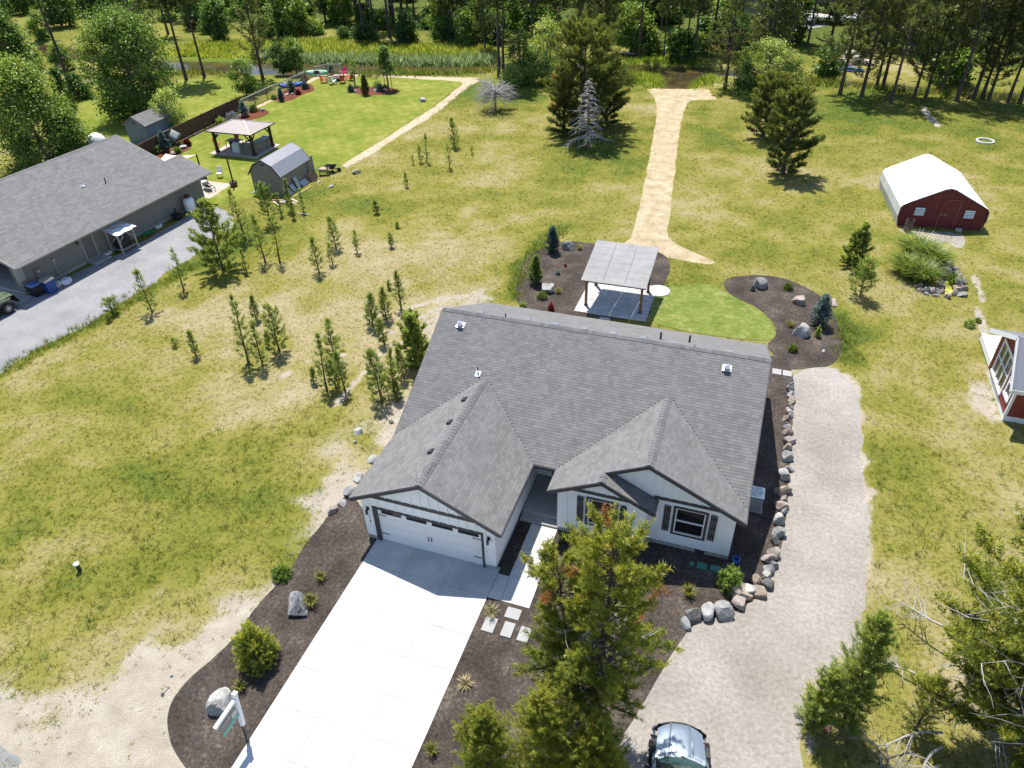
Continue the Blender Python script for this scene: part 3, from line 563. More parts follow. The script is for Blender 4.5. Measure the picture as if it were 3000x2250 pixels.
k = in_poly(x, y, MARSH) & (sdist(x, y, CREEK) < -1.5); x, y = x[k], y[k]; tufts('marsh_grass', x, y, 9, .75, .12, .4, M_REED, np.clip(rng.normal(.55, .18, len(x)), 0, 1))

# ------------------------------------------------------------------ main house
M_WHITE = mat('white_siding', (.84, .845, .85), .04, 2, .6)
M_TRIM = mat('charcoal_trim', (.055, .055, .06), .1, 3, .55)
M_CONC = mat('light_concrete', (.50, .492, .475), .08, .8, .85, .15, 30, dirt=.45)
M_CONC2 = mat('porch_concrete', (.36, .355, .34), .12, 1.2, .85, .15, 30, dirt=.3)
M_FOUND = mat('foundation_concrete', (.34, .33, .31), .1, 2, .9, .2, 25)
M_SHING = mat('asphalt_shingle', (.160, .157, .154), .08, .9, .95, .3, 90, rnd=.13, spec=.15)
M_CAP = mat('ridge_shingle', (.142, .142, .145), .12, 3, .95, .4, 90, rnd=.14, spec=.15)
M_DECK = mat('shingle_underlay', (.13, .13, .132), .1, 3, .95)
M_VENT = mat('painted_vent_metal', (.55, .55, .56), .1, 5, .5)
M_DVENT = mat('dark_vent_metal', (.045, .045, .05), .1, 5, .5)
M_GALV = mat('galvanised_metal', (.62, .63, .65), .08, 4, .38, metal=.6)
M_VINYL = mat('white_vinyl', (.78, .78, .78), .02, 3, .4)
M_BLACK = mat('black_metal', (.012, .012, .013), .1, 5, .45)
M_GLASS = mat('window_glass', (.012, .014, .016), .1, 2, .04, spec=.6)
house = thing('house', 'white board and batten house with a grey shingle roof and two front gables', 'house', (0, 0, 0))
O_, OF, HE, MS, VE, L_, VR, VB = .374, .265, 2.664, .504, 4.07, 15.4, 10.54, 16.765
XR = L_+O_; HR = HE+MS*(VR-VE); HG = HE+MS*(3.07+O_); HG2 = HE+MS*(XR-11.68); UL = 2*11.68-XR; HG3 = HE+MS*(9.9-UL)
SL = [  # polygon (x,y), eave axis, up-slope sign, eave coordinate
 ([(-O_,VE),(3.07,VE+3.07+O_),(6.514,VE),(UL,VE),(11.68,VE+XR-11.68),(XR,VE),(XR,VR),(-O_,VR)], 'y', 1, VE, HE),
 ([(-O_,VR),(XR,VR),(XR,VB),(-O_,VB)], 'y', -1, VB, HR-MS*(VB-VR)),
 ([(-O_,-OF),(3.07,-OF),(3.07,VE+3.07+O_),(-O_,VE)], 'x', 1, -O_, HE),
 ([(3.07,-OF),(6.514,-OF),(6.514,VE),(3.07,VE+3.07+O_)], 'x', -1, 6.514, HE),
 ([(11.68,3.285),(XR,3.285),(XR,VE),(11.68,VE+XR-11.68)], 'x', -1, XR, HE),
 ([(UL,2.70),(9.9,2.70),(9.9,3.285),(11.68,3.285),(11.68,VE+XR-11.68),(UL,VE)], 'x', 1, UL, HE),
 ([(9.9,2.70),(2*9.9-UL,2.70),(2*9.9-UL,3.56),(9.9,3.56)], 'x', -1, 2*9.9-UL, HE)]
def zplane(sl, x, y):
    _, ax, sg, e, z0 = sl; return z0+MS_CUR*sg*((y if ax == 'y' else x)-e)
MS_CUR = MS
def roof_of(parent, slopes, ms, tabw, expo, n_single, m_sh, m_cap, ridges, seed, name='roof', capw=.17):
    """deck slabs, shingle tabs course by course (the nearest ones single objects), ridge caps"""
    global MS_CUR
    MS_CUR = ms; rng = random.Random(seed); deck = MB(); tabs = []
    for sl in slopes:
        poly, ax, sg, e, z0 = sl
        deck.prism([(x, y, zplane(sl, x, y)-.008) for x, y in poly], (0, 0, -.12))
        to2 = (lambda p: (p[0], sg*(p[1]-e))) if ax == 'y' else (lambda p: (p[1], sg*(p[0]-e)))
        P2 = [to2(p) for p in poly]; tmax = max(p[1] for p in P2); ex = expo*math.cos(math.atan(ms)); t0 = 0; c = 0
        while t0 < tmax-.02:
            t1 = min(t0+ex, tmax); tm = (t0+t1)/2; xs = []
            for i in range(len(P2)):
                (a, b), (a2, b2) = P2[i-1], P2[i]
                if (b > tm) != (b2 > tm): xs.append(a+(a2-a)*(tm-b)/(b2-b))
            xs.sort()
            for a, b in zip(xs[::2], xs[1::2]):
                u = a-tabw*rng.random()
                while u < b:
                    w = tabw*(.8, 1., 1.2)[int(rng.random()*3)]; u0, u1 = max(u, a), min(u+w, b)
                    if u1-u0 > .02: tabs.append((sl, u0, u1-.003, t0, t1, u > a and u+w < b))
                    u += w
            t0 += ex; c += 1
    d = deck.build(name, M_DECK, parent); parent_z = parent.matrix_basis
    def corner(sl, u, t, h):
        _, ax, sg, e, z0 = sl
        return (u, e+sg*t, z0+ms*t+h) if ax == 'y' else (e+sg*t, u, z0+ms*t+h)
    def tabverts(s): sl, u0, u1, t0, t1, _ = s; return [corner(sl, u0, t0, -.004), corner(sl, u1, t0, -.004), corner(sl, u1, t1, -.004), corner(sl, u0, t1, -.004), corner(sl, u0, t0, .012), corner(sl, u1, t0, .012), corner(sl, u1, t1+.01, .004), corner(sl, u0, t1+.01, .004)]
    FS = [(4,5,6,7),(0,1,5,4),(1,2,6,5),(3,0,4,7)]
    W = parent.matrix_basis
    tabs.sort(key=lambda s: ((W @ Vector(corner(s[0], s[1], s[3], 0)))-CAM).length)
    single = tabs[:n_single]; rest = tabs[n_single:]; protos = {}
    for s in single:
        v = tabverts(s); sl = s[0]; key = (sl[1], sl[2], round((s[2]-s[1])/.002))
        if key not in protos:
            o0 = Vector(v[0]); mb = MB(); mb.add([tuple(Vector(q)-o0) for q in v], FS); me = mb.mesh('shingle'); me.materials.append(m_sh); protos[key] = me
        o = bpy.data.objects.new('shingle', protos[key]); COL.objects.link(o); o.parent = d; o.location = v[0]
    V = np.array([tabverts(s) for s in rest], np.float32).reshape(-1, 3); F = (np.arange(len(rest))[:, None, None]*8+np.array(FS)[None]).reshape(-1, 4)
    tag(link('shingles', np_mesh('shingles', V, F), m_sh, d), kind='stuff')
    for (p, q) in ridges:
        p, q = Vector(p), Vector(q); L = (q-p).length; n = int(L/.2); dr = (q-p)/L; sd = dr.cross(Vector((0, 0, 1))).normalized()
        mb = MB(); a = capw; hz = a*ms*.93
        vs = [Vector((0, 0, .03)), sd*a+Vector((0, 0, .03-hz)), -sd*a+Vector((0, 0, .03-hz))]; e = dr*.225
        mb.add(vs+[x+e+Vector((0, 0, -.015)) for x in vs]+[v-Vector((0, 0, .02)) for v in vs], [(0,1,4,3),(2,0,3,5),(0,6,7,1),(2,8,6,0)])
        me = mb.mesh('ridge_cap'); me.materials.append(m_cap)
        for i in range(n):
            o = bpy.data.objects.new('ridge_cap', me); COL.objects.link(o); o.parent = d; o.location = p+dr*(L*i/n)
    return d
roof = roof_of(house, SL, MS, .25, .145, 300, M_SHING, M_CAP, [((-O_, VR, HR), (XR, VR, HR)), ((3.07, -OF, HG), (3.07, VE+3.35, HG)), ((11.68, 3.285, HG2), (11.68, VE+XR-11.7, HG2)), ((9.9, 2.70, HG3), (9.9, 3.285, HG3))], 4)
for sl_, (ax_, ay_), (bx_, by_) in (): pass
# valley strips are the meeting of the slopes; rake and eave boards in charcoal
fz = MB(); B_ = lambda p, q, h=.17: fz.beam(p, q, .035, h)
dz = -.105
B_((-O_, -OF-.02, HE+dz), (3.07, -OF-.02, HG+dz)); B_((3.07, -OF-.02, HG+dz), (6.514, -OF-.02, HE+dz))
B_((11.68, 3.265, HG2+dz), (XR, 3.265, HE+dz)); B_((9.9, 3.265, HG3+dz+.02), (11.68, 3.265, HG2+dz))
B_((UL, 2.68, HE+dz), (9.9, 2.68, HG3+dz)); B_((9.9, 2.68, HG3+dz), (2*9.9-UL, 2.68, HE+dz))
B_((-O_-.02, -OF, HE-.1), (-O_-.02, VE, HE-.1), .15); B_((6.53, -OF, HE-.1), (6.53, VE-.03, HE-.1), .15); B_((6.53, VE-.02, HE-.1), (UL-.02, VE-.02, HE-.1), .15); B_((UL-.02, 2.68, HE-.1), (UL-.02, VE-.03, HE-.1), .15)
B_((XR+.02, 3.285, HE-.1), (XR+.02, VE, HE-.1), .15); B_((XR+.02, VE, HE-.09), (XR+.02, VR, HR-.09), .15); B_((XR+.02, VB, HR-MS*(VB-VR)-.09), (XR+.02, VR, HR-.09), .15)
B_((-O_-.02, VE, HE-.09), (-O_-.02, VR, HR-.09), .15); B_((-O_-.02, VB, HR-MS*(VB-VR)-.09), (-O_-.02, VR, HR-.09), .15); B_((-O_, VB+.02, HR-MS*(VB-VR)-.1), (XR, VB+.02, HR-MS*(VB-VR)-.1), .15)
fz.build('fascia', M_TRIM, house)
# walls
def strip_wall(mb, axis, off, th, us, top, bot, holes=()):
    """wall in strips between the break points us; holes are (u0,u1,z0,z1)"""
    cuts = sorted(set(list(us)+[h[0] for h in holes]+[h[1] for h in holes]))
    def put(p): mb.prism([(u, off, z) for u, z in p] if axis == 'x' else [(off, u, z) for u, z in p], (0, th, 0) if axis == 'x' else (th, 0, 0))
    for a, b in zip(cuts[:-1], cuts[1:]):
        h = [q for q in holes if q[0] <= a+1e-6 and q[1] >= b-1e-6]
        if not h: put([(a, bot), (b, bot), (b, top(b)), (a, top(a))])
        else:
            q = h[0]
            if q[2] > bot+.01: put([(a, bot), (b, bot), (b, q[2]), (a, q[2])])
            put([(a, q[3]), (b, q[3]), (b, top(b)), (a, top(a))])
DK = -.135
tg = lambda u: HE+MS*(min(u, 6.14-u)+O_)+DK
t2 = lambda u: HE+MS*(min(XR-u, u-UL))+DK
t3 = lambda u: HE+MS*min(u-UL, 2*9.9-UL-u)+DK
WB = .26
GD = (.66, 5.54, 0., 2.07)
gw = MB(); strip_wall(gw, 'x', 0, .15, (0, 3.07, 6.14), tg, WB, [(GD[0], GD[1], WB, GD[3])]); strip_wall(gw, 'y', 6.0, .14, (.15, 5.9), lambda u: HE+MS*O_+DK-.03, WB); strip_wall(gw, 'y', 0, .15, (.15, 4.1, 4.25, VR, 16.24), lambda u: (HE+DK-.02) if u < 4.3 else HE+MS*min(u-VE, 2*VR-VE-u)+DK-.02, WB)
gw.build('garage_wall', M_WHITE, house)
W2 = (12.96, 14.20, .98, 2.46); W3 = (9.32, 10.52, .98, 2.46)
fw_ = MB(); fw3 = MB(); strip_wall(fw_, 'x', 3.55, .15, (10.2, 11.68, 15.4), t2, WB, [W2]); strip_wall(fw3, 'x', 2.968, .15, (7.96, 9.9, 11.84), t3, WB, [W3])
strip_wall(fw3, 'y', 7.96, .14, (3.118, 6.0), lambda u: HE+MS*(7.96-UL)+DK-.03, WB); strip_wall(fw3, 'y', 11.70, .14, (3.118, 3.55), lambda u: HE+MS*(2*9.9-UL-11.84)+DK-.02, WB)
fw_.build('front_wall', M_WHITE, house); fw3.build('front_wall', M_WHITE, house)
bw_ = MB(); strip_wall(bw_, 'y', 15.25, .15, (3.7, 4.1, 4.45, VR, 16.25), lambda u: HE+MS*(min(u-VE, 2*VR-VE-u) if u > 4.4 else .374)+DK-.02, WB); strip_wall(bw_, 'x', 16.25, .15, (.15, 15.4), lambda u: HR-MS*(16.4-VR)+DK, WB)
bw_.build('rear_wall', M_WHITE, house)
pw = MB(); strip_wall(pw, 'x', 5.9, .15, (6.14, 7.96), lambda u: 3.3, .30, [(6.86, 7.76, .3, 2.38)]); pw.build('porch_wall', M_WHITE, house)
dm = MB().box(6.90, 7.72, 5.93, 5.98, .32, 2.34); fd = dm.build('front_door', mat('dark_door_paint', (.03, .03, .035), .1, 3, .4), house)
MB().lathe([(.03, 0), (.03, .05), (.012, .07)], 10).build('handle', M_BLACK, fd, (6.98, 5.9, 1.25))
fo = MB(); fb = lambda *a: fo.box(*a, -.05, .262)
fb(.02,.66,.02,.14); fb(5.54,6.12,.02,.14); fb(6.0,6.12,.14,3.0); fb(.02,.14,.14,16.38); fb(7.98,11.82,2.99,3.11); fb(7.98,8.1,3.11,6.0); fb(11.70,11.82,3.11,3.57); fb(11.82,15.38,3.57,3.69); fb(15.27,15.38,3.69,16.38); fb(.14,15.27,16.27,16.38)
fo.build('foundation', M_FOUND, house)
# battens
bt = {}
def batten(axis, u, off, z0, z1):
    L = round(z1-z0, 3)
    if L < .06: return
    if (axis, L) not in bt:
        me = (MB().box(-.026, .026, -.032, 0, 0, L) if axis == 'x' else MB().box(-.032, 0, -.026, .026, 0, L)).mesh('batten'); me.materials.append(M_WHITE); bt[(axis, L)] = me
    o = bpy.data.objects.new('batten', bt[(axis, L)]); COL.objects.link(o); o.parent = house; o.location = (u, off, z0) if axis == 'x' else (off, u, z0)
for i in range(1, 15):
    u = 6.14*i/15; hi = tg(u)-.05
    if u < .6 or u > 5.6: batten('x', u, 0, WB, min(2.70, hi))
    else: batten('x', u, 0, 2.20, 2.70)
    if hi > 2.98: batten('x', u, 0, 2.875, hi)
for i in range(1, 9):
    u = 7.96+3.88*i/9; hi = t3(u)-.05; lo = 2.58 if W3[0]-.1 < u < W3[1]+.1 else WB
    batten('x', u, 2.968, lo, min(2.74, hi));  batten('x', u, 2.968, WB, .86) if lo > 1 else None
    if hi > 3.0: batten('x', u, 2.968, 2.905, hi)
for i in range(0, 9):
    u = 11.95+3.45*i/9; hi = t2(u)-.05; lo = 2.58 if W2[0]-.1 < u < W2[1]+.1 else WB
    batten('x', u, 3.55, lo, min(2.74, hi)); batten('x', u, 3.55, WB, .86) if lo > 1 else None
for i in range(0, 14):
    u = 10.4+.38*i
    if u < 15.2 and t2(u)-.05 > 3.0: batten('x', u, 3.55, max(2.905, t3(u)+.25 if u < 12 else 0), t2(u)-.05)
for i in range(1, 9): batten('y', .38*i*.98, 6.0, WB, 2.68) if False else None
# dark trim boards
for c_ in ((.24, 5.90, -.035, -.001, 2.70, 2.87), (8.42, 11.38, 2.933, 2.967, 2.74, 2.90), (12.0, 14.98, 3.515, 3.549, 2.74, 2.90), (GD[0]-.16, GD[0]-.003, -.04, -.001, 0, 2.07), (GD[1]+.003, GD[1]+.09, -.04, -.001, 0, 2.07), (GD[0]-.16, GD[1]+.09, -.04, -.001, 2.073, 2.19), (GD[0], GD[0]+.02, .002, .22, 0, 2.065), (GD[1]-.02, GD[1], .002, .22, 0, 2.065), (GD[0]+.022, GD[1]-.022, .002, .22, 2.04, 2.066)): MB().box(*c_).build('trim_board', M_TRIM, house)
# garage door
gd = MB().box(GD[0]+.03, GD[1]-.03, .20, .24, .01, 2.03).build('garage_door', M_VINYL, house, (0, -.115, 0))
for k in range(4):
    z0 = .015+k*.505; zt = z0+.495
    if k < 3: MB().box(GD[0]+.03, GD[1]-.03, .175, .199, z0, zt).build('door_section', M_VINYL, gd)
    else:
        mb = MB(); xs = [(.86, 1.83), (2.06, 3.03), (3.26, 4.23), (4.46, 5.40)]
        mb.box(GD[0]+.03, GD[1]-.03, .175, .199, z0, 1.76); mb.box(GD[0]+.03, GD[1]-.03, .175, .199, 1.98, zt+.01); e_ = [GD[0]+.03]+[v for a in xs for v in a]+[GD[1]-.03]
        for a, b in zip(e_[::2], e_[1::2]): mb.box(a, b, .175, .199, 1.76, 1.98)
        mb.build('door_section', M_VINYL, gd)
        for a, b in xs: MB().box(a, b, .186, .198, 1.76, 1.98).build('pane', M_GLASS, gd)
for x0, x1, z in ((.72, 1.10, .49), (.72, 1.10, 1.66), (5.10, 5.48, .49), (5.10, 5.48, 1.66)): MB().box(x0, x1, .160, .174, z-.018, z+.018).build('strap_hinge', M_BLACK, gd)
for x0 in (3.03, 3.17): MB().tube([(x0, .17, .98), (x0, .13, .95), (x0, .12, .86), (x0, .13, .77), (x0, .17, .73)], [.02, .016, .016, .016, .022], 6).build('handle', M_BLACK, gd)
# windows with shutters
def window(parent, x0, x1, z0, z1, y):
    fr = MB(); w = .10
    fr.box(x0-w, x1+w, y-.045, y-.001, z1, z1+w); fr.box(x0-w, x1+w, y-.045, y-.001, z0-w, z0); fr.box(x0-w, x0, y-.045, y-.001, z0, z1); fr.box(x1, x1+w, y-.045, y-.001, z0, z1)
    f = fr.build('window', M_TRIM, parent)
    s = MB(); v = .055; zm = (z0+z1)/2; a0, a1 = x0+.003, x1-.003
    s.box(a0, a1, y-.02, y+.06, z1-v, z1-.002); s.box(a0, a1, y-.03, y+.06, z0+.002, z0+v); s.box(a0, a0+v, y-.02, y+.06, z0+v, z1-v); s.box(a1-v, a1, y-.02, y+.06, z0+v, z1-v); s.box(a0+v, a1-v, y-.015, y+.06, zm-.03, zm+.03)
    s.build('frame', M_VINYL, f)
    MB().box(x0+v, x1-v, y+.03, y+.04, zm+.03, z1-v).build('pane', M_GLASS, f); MB().box(x0+v, x1-v, y+.02, y+.03, z0+v, zm-.03).build('pane', M_GLASS, f)
def shutter(parent, xc, y, z0, z1):
    s = bpy.data.objects.new('shutter', MB().box(xc-.14, xc+.14, y-.022, y-.004, z0+.2, z0+.29).mesh('shutter')); COL.objects.link(s); s.parent = parent; s.data.materials.append(M_TRIM)
    for k in (-1, 0, 1): MB().box(xc+k*.1-.038, xc+k*.1+.038, y-.045, y-.023, z0, z1).build('shutter_board', M_TRIM, s)
    for z in (z0+.2, (z0+z1)/2-.045, z1-.29): MB().box(xc-.14, xc+.14, y-.066, y-.046, z, z+.09).build('shutter_bar', M_TRIM, s)
for (x0, x1, z0, z1), y, sh in ((W2, 3.55, (12.62, 14.53)), (W3, 2.968, (8.99, 10.85))):
    window(house, x0, x1, z0, z1, y)
    for xc in sh: shutter(house, xc, y-.022, 1.0, 2.52)
# wall lamps, house number, vents
for x0 in (.27, 5.87):
    la = MB().box(x0-.06, x0+.06, -.03, -.001, 1.86, 2.06).build('wall_lamp', M_BLACK, house)
    MB().box(x0-.02, x0+.02, -.14, -.03, 2.0, 2.04).build('lamp_arm', M_BLACK, la); MB().lathe([(.055, 0), (.06, .02), (.06, .22), (.02, .26)], 10, (x0, -.15, 1.74)).build('lamp_shade', M_DVENT, la)
cu = bpy.data.curves.new('house_number', 'FONT'); cu.body = '1\n7\n1\n6\n7'; cu.size = .15; cu.space_line = .78; cu.align_x = 'CENTER'; cu.extrude = .006; cu_o = bpy.data.objects.new('house_number', cu)
me_n = bpy.data.meshes.new_from_object(cu_o); bpy.data.objects.remove(cu_o); me_n.materials.clear(); me_n.materials.append(M_BLACK)
hn = bpy.data.objects.new('house_number', me_n); COL.objects.link(hn); hn.parent = house; hn.location = (.27, -.008, 1.50); hn.rotation_euler = (R(90), 0, 0)
MB().box(14.0, 14.4, 3.53, 3.56, .05, .22).build('foundation_vent', M_DVENT, house)
# roof fittings
def zf(x, y):  # main front slope and back slope
    return HE+MS*(y-VE) if y < VR else HR-MS*(y-VR)
def low_vent(x, y, z, sx, sy, m, rot=0., tx=0., ty=0.):
    o = MB().add([(-sx,-sy,0),(sx,-sy,0),(sx,sy,0),(-sx,sy,0),(-sx*.85,-sy*.85,.10),(sx*.85,-sy*.85,.10),(sx*.85,sy*.85,.07),(-sx*.85,sy*.85,.07)], [(0,1,5,4),(1,2,6,5),(2,3,7,6),(3,0,4,7),(4,5,6,7)]).build('roof_vent', m, roof, (x, y, z)); o.rotation_euler = (tx, ty, rot); return o
sl_a = math.atan(MS)
for x0 in (1.55, 4.05, 5.55, 7.0, 8.45, 9.9, 11.35, 13.95): low_vent(x0, VR+.42, zf(0, VR+.42)+.02, .16, .12, M_VENT, tx=-sl_a)
for y0 in (5.75, 4.0, 1.95):
    xv = 2.62; low_vent(xv, y0, HE+MS*(xv+O_)+.02, .11, .16, M_DVENT, ty=-sl_a)
for x0, y0 in ((.87, 9.75), (13.95, 9.75)):
    v = MB().box(-.20, .20, -.16, .20, -.02, .01).box(-.11, .11, -.11, .11, .01, .16).add([(-.14,-.14,.16),(.14,-.14,.16),(.14,.14,.16),(-.14,.14,.16),(0,0,.26)], [(0,1,4),(1,2,4),(2,3,4),(3,0,4),(3,2,1,0)]).build('square_vent', M_GALV, roof, (x0, y0, zf(x0, y0)+.05)); v.rotation_euler = (sl_a*.6, 0, 0)
def pipe(x, y, h, r=.035, m=None, collar=False):
    z = zf(x, y); p = MB().tube([(0, 0, -.1), (0, 0, h)], r, 8).build('vent_pipe', m or M_DVENT, roof, (x, y, z))
    if collar: MB().add([(-.13,-.16,-.055),(.13,-.16,-.055),(.13,.13,.085),(-.13,.13,.085)], [(0,1,2,3)]).lathe([(.09, .0), (.05, .09), (.038, .1)], 10).build('pipe_flashing', M_VINYL, roof, (x, y, z+.02))
pipe(2.62, 7.55, .42, .03, collar=True); pipe(2.92, VR+.3, .22); pipe(10.65, VR+1.1, .42, .05); pipe(12.0, VR+1.6, .42, .05); pipe(12.35, VR+.1, .15, .02)
# drive, walk, porch: poured slabs with open joints
drive = thing('driveway', 'pale concrete driveway of jointed slabs in front of the white garage door', 'driveway', (0, 0, 0))
ys = [.17, -1.40, -3.34, -4.95, -6.53, -8.11, -9.75, -11.4, -13.0]; xs_ = [.43, 2.35, 4.22, 6.25]
for a, b in zip(ys[:-1], ys[1:]):
    for c_, d_ in zip(xs_[:-1], xs_[1:]): MB().box(c_+.005, d_-.005, b+.005, a-.005, -.06, .045).build('slab', M_CONC, drive, bevel=.006)
MB().box(.44, 6.24, -12.9, .15, -.05, .028).build('joint_bed', mat('joint_fill', (.36, .35, .33), .1, 5, .9), drive)
walk = thing('front_walk', 'narrow concrete walk leading from the driveway to the porch step', 'walkway', (0, 0, 0))
for c_ in ((6.262,6.80,-1.41,-.15),(6.812,8.05,-1.41,-.15),(6.762,8.02,-.138,1.44),(6.762,7.98,1.452,2.97)): MB().box(*c_, -.06, .043).build('slab', M_CONC, walk, bevel=.006)
por = MB().box(6.17, 7.94, 3.42, 5.88, .0, .30).build('porch_floor', M_CONC2, house, bevel=.01); MB().box(6.17, 7.97, 3.0, 3.415, 0, .15).build('porch_step', M_CONC2, house, bevel=.01)
# covered patio behind the house
M_POST = mat('stained_timber', (.20, .095, .045), .2, 4, .7, rnd=.08); M_PAV = mat('patio_paver', (.42, .415, .41), .10, 2, .85, .2, 40, rnd=.14); M_PANEL = mat('pavilion_roof_metal', (.29, .285, .278), .10, 1.5, .85, dirt=.3, spec=.1)
pat = thing('paver_patio', 'square patio of grey pavers under the timber pavilion behind the house', 'patio', (3.70, 21.78, 0))
MB().box(.02, 4.77, .02, 4.83, -.05, .035).build('joint_bed', mat('joint_fill', (.28, .27, .25)), pat)
pm = MB().box(0, .36, 0, .232, 0, .05).mesh('paver', bevel=.008); pm.materials.append(M_PAV)
pm2 = MB().box(0, .17, 0, .232, 0, .05).mesh('paver', bevel=.008); pm2.materials.append(M_PAV)
for r_ in range(20):
    u = 0.
    if r_ % 2:
        o = bpy.data.objects.new('paver', pm2); COL.objects.link(o); o.parent = pat; o.location = (0, r_*.2425, .005); u = .18
    while u < 4.55:
        o = bpy.data.objects.new('paver', pm if u < 4.45 else pm2); COL.objects.link(o); o.parent = pat; o.location = (u, r_*.2425, .005+random.random()*.004); u += .37
pav = thing('pavilion', 'timber pavilion with four brown posts and a sloping pale metal roof', 'pavilion', (0, 0, 0))
for x0 in (4.27, 7.95):
    for y0, zt in ((22.75, 2.05), (25.64, 2.62)):
        po = MB().box(x0-.075, x0+.075, y0-.075, y0+.075, .055, zt).build('post', M_POST, pav); MB().box(x0-.10, x0+.10, y0-.10, y0+.10, .055, .16).build('post_base', M_DVENT, po)
zr = lambda y: 2.22+(y-22.15)*.205
for y0 in (22.75, 25.64): MB().box(3.98, 8.2, y0-.045, y0+.045, zr(y0)-.30, zr(y0)-.06).build('beam', M_POST, pav) if False else MB().box(3.98, 8.2, y0-.06, y0+.06, zr(y0)-.26, zr(y0)-.20).box(3.98, 8.2, y0-.06, y0+.06, zr(y0)-.10, zr(y0)-.055).build('beam', M_DVENT, pav)
for k in range(7):
    x0 = 4.27+3.68*k/6; MB().box(x0-.025, x0+.025, 22.70, 22.80, zr(22.75)-.198, zr(22.75)-.102).build('beam_block', M_DVENT, pav)
    MB().beam((x0, 22.2, zr(22.2)-.04), (x0, 26.3, zr(26.3)-.04), .05, .06).build('rafter', M_DVENT, pav)
for k in range(3):
    x0 = 4.02+k*1.43; mb = MB().prism([(x0+.006, 22.1, zr(22.1)-.008), (x0+1.414, 22.1, zr(22.1)-.008), (x0+1.414, 26.4, zr(26.4)-.008), (x0+.006, 26.4, zr(26.4)-.008)], (0, 0, .03))
    pp = mb.build('roof_panel', M_PANEL, pav)
    for r_ in range(6):
        for c_ in range(3):
            a = x0+.03+c_*.465; b_0 = 22.13+r_*.71
            MB().prism([(a, b_0, zr(b_0)+.0225), (a+.43, b_0, zr(b_0)+.0225), (a+.43, b_0+.67, zr(b_0+.67)+.0225), (a, b_0+.67, zr(b_0+.67)+.0225)], (0, 0, .006)).build('pressed_square', M_PANEL, pp)
MB().beam((4.0, 22.09, zr(22.09)-.01), (8.3, 22.09, zr(22.09)-.01), .03, .07).build('eave_trim', M_DVENT, pav)
tag(MB().lathe([(.78, 0), (.78, .07), (.74, .09), (.0, .09)], 32, (8.62, 26.05, 0)).build('round_slab', M_CONC, bevel=0), 'round pale concrete slab half hidden behind the pavilion roof', 'slab')
tag(MB().box(5.55, 6.25, 21.22, 21.52, 0, .05).build('step_stone', M_PAV), 'lone rectangular stepping stone between the paver patio and the house', 'stepping stone')
# stepping stones
M_STEP = mat('stepping_concrete', (.31, .305, .30), .08, 2, .85, .2, 40)
ST = [('stone slab nearest the driveway beside the dry tuft', 6.54, -2.96, .50, .68), ('stone slab on its own just below the walk end', 7.22, -2.10, .60, .51), ('middle slab of the row of three below the walk', 7.34, -2.95, .44, .68), ('slab half under the big front pine', 8.02, -2.95, .44, .66)]
for lb, x0, y0, sx, sy in ST: tag(MB().box(x0, x0+sx, y0, y0+sy, 0, .055).build('stepping_stone', M_STEP, bevel=.01), 'grey stepping '+lb, 'stepping stone', 'stepping stones in the front bed')
for lb, x0 in (('next to the house corner', 16.52), ('next to the gravel drive', 17.10)): tag(MB().box(x0, x0+.50, 18.2, 18.75, 0, .05).build('stepping_stone', M_STEP, bevel=.01), 'grey stepping stone at the back right corner '+lb, 'stepping stone', 'stepping stones at the house corner')
# air conditioner
ac = thing('air_conditioner', 'grey white outdoor air conditioning unit standing by the right house wall', 'air conditioner', (16.20, 7.15, 0))
MB().box(-.42, .42, -.42, .42, .0, .08).build('pad', M_CONC2, ac); MB().box(-.35, .35, -.35, .35, .085, .86).build('coil_cabinet', mat('coil_grille', (.045, .05, .055), .2, 8, .5), ac)
cp = MB().box(-.38, .38, -.38, .38, .86, .93).build('top_cover', M_VINYL, ac, bevel=.03); MB().lathe([(.0, .932), (.30, .932), (.30, .94), (.0, .945)], 24).build('fan_opening', mat('grey_fan_guard', (.40, .405, .41), .1, 5, .6), ac)
for r_ in (.08, .16, .24, .30): MB().lathe([(r_-.008, .95), (r_+.008, .95), (r_+.008, .958), (r_-.008, .958), (r_-.008, .95)], 24, cap=False).build('guard_ring', M_VINYL, cp)
for k in range(4): MB().beam((.05*math.cos(k*1.571), .05*math.sin(k*1.571), .949), (.29*math.cos(k*1.571+.4), .29*math.sin(k*1.571+.4), .945), .14, .006).build('fan_blade', M_VENT, cp)
for k in range(12):
    z0 = .12+k*.06; ac_l = MB().box(-.358, .358, -.358, .358, z0, z0+.02).build('louvre', M_VENT, ac)
M_LID = mat('green_plastic', (.06, .20, .155), .1, 3, .5)
for lb, x0, y0, sx, sy in (('left green irrigation box lid in the shaded front bed', 14.19, 2.72, .42, .34), ('right green irrigation box lid beside the yellow shrub', 14.75, 2.74, .42, .34)): tag(MB().box(x0, x0+sx, y0, y0+sy, 0, .06).build('valve_box_lid', M_LID, bevel=.02), lb, 'valve box', 'valve box lids')
tag(MB().lathe([(.11, 0), (.11, .05), (.0, .06)], 14, (13.98, 2.89, 0)).build('valve_box_lid', M_LID), 'small round green valve lid beside the two rectangular lids', 'valve box')
hz_ = [(15.75+.16*math.cos(a*.9), 3.6+.16*math.sin(a*.9), .03+.006*a) for a in range(30)]
tag(MB().tube(hz_, .02, 6).build('garden_hose', mat('blue_hose', (.03, .13, .42), .1, 3, .4)), 'blue garden hose coiled at the right front corner of the house', 'hose')

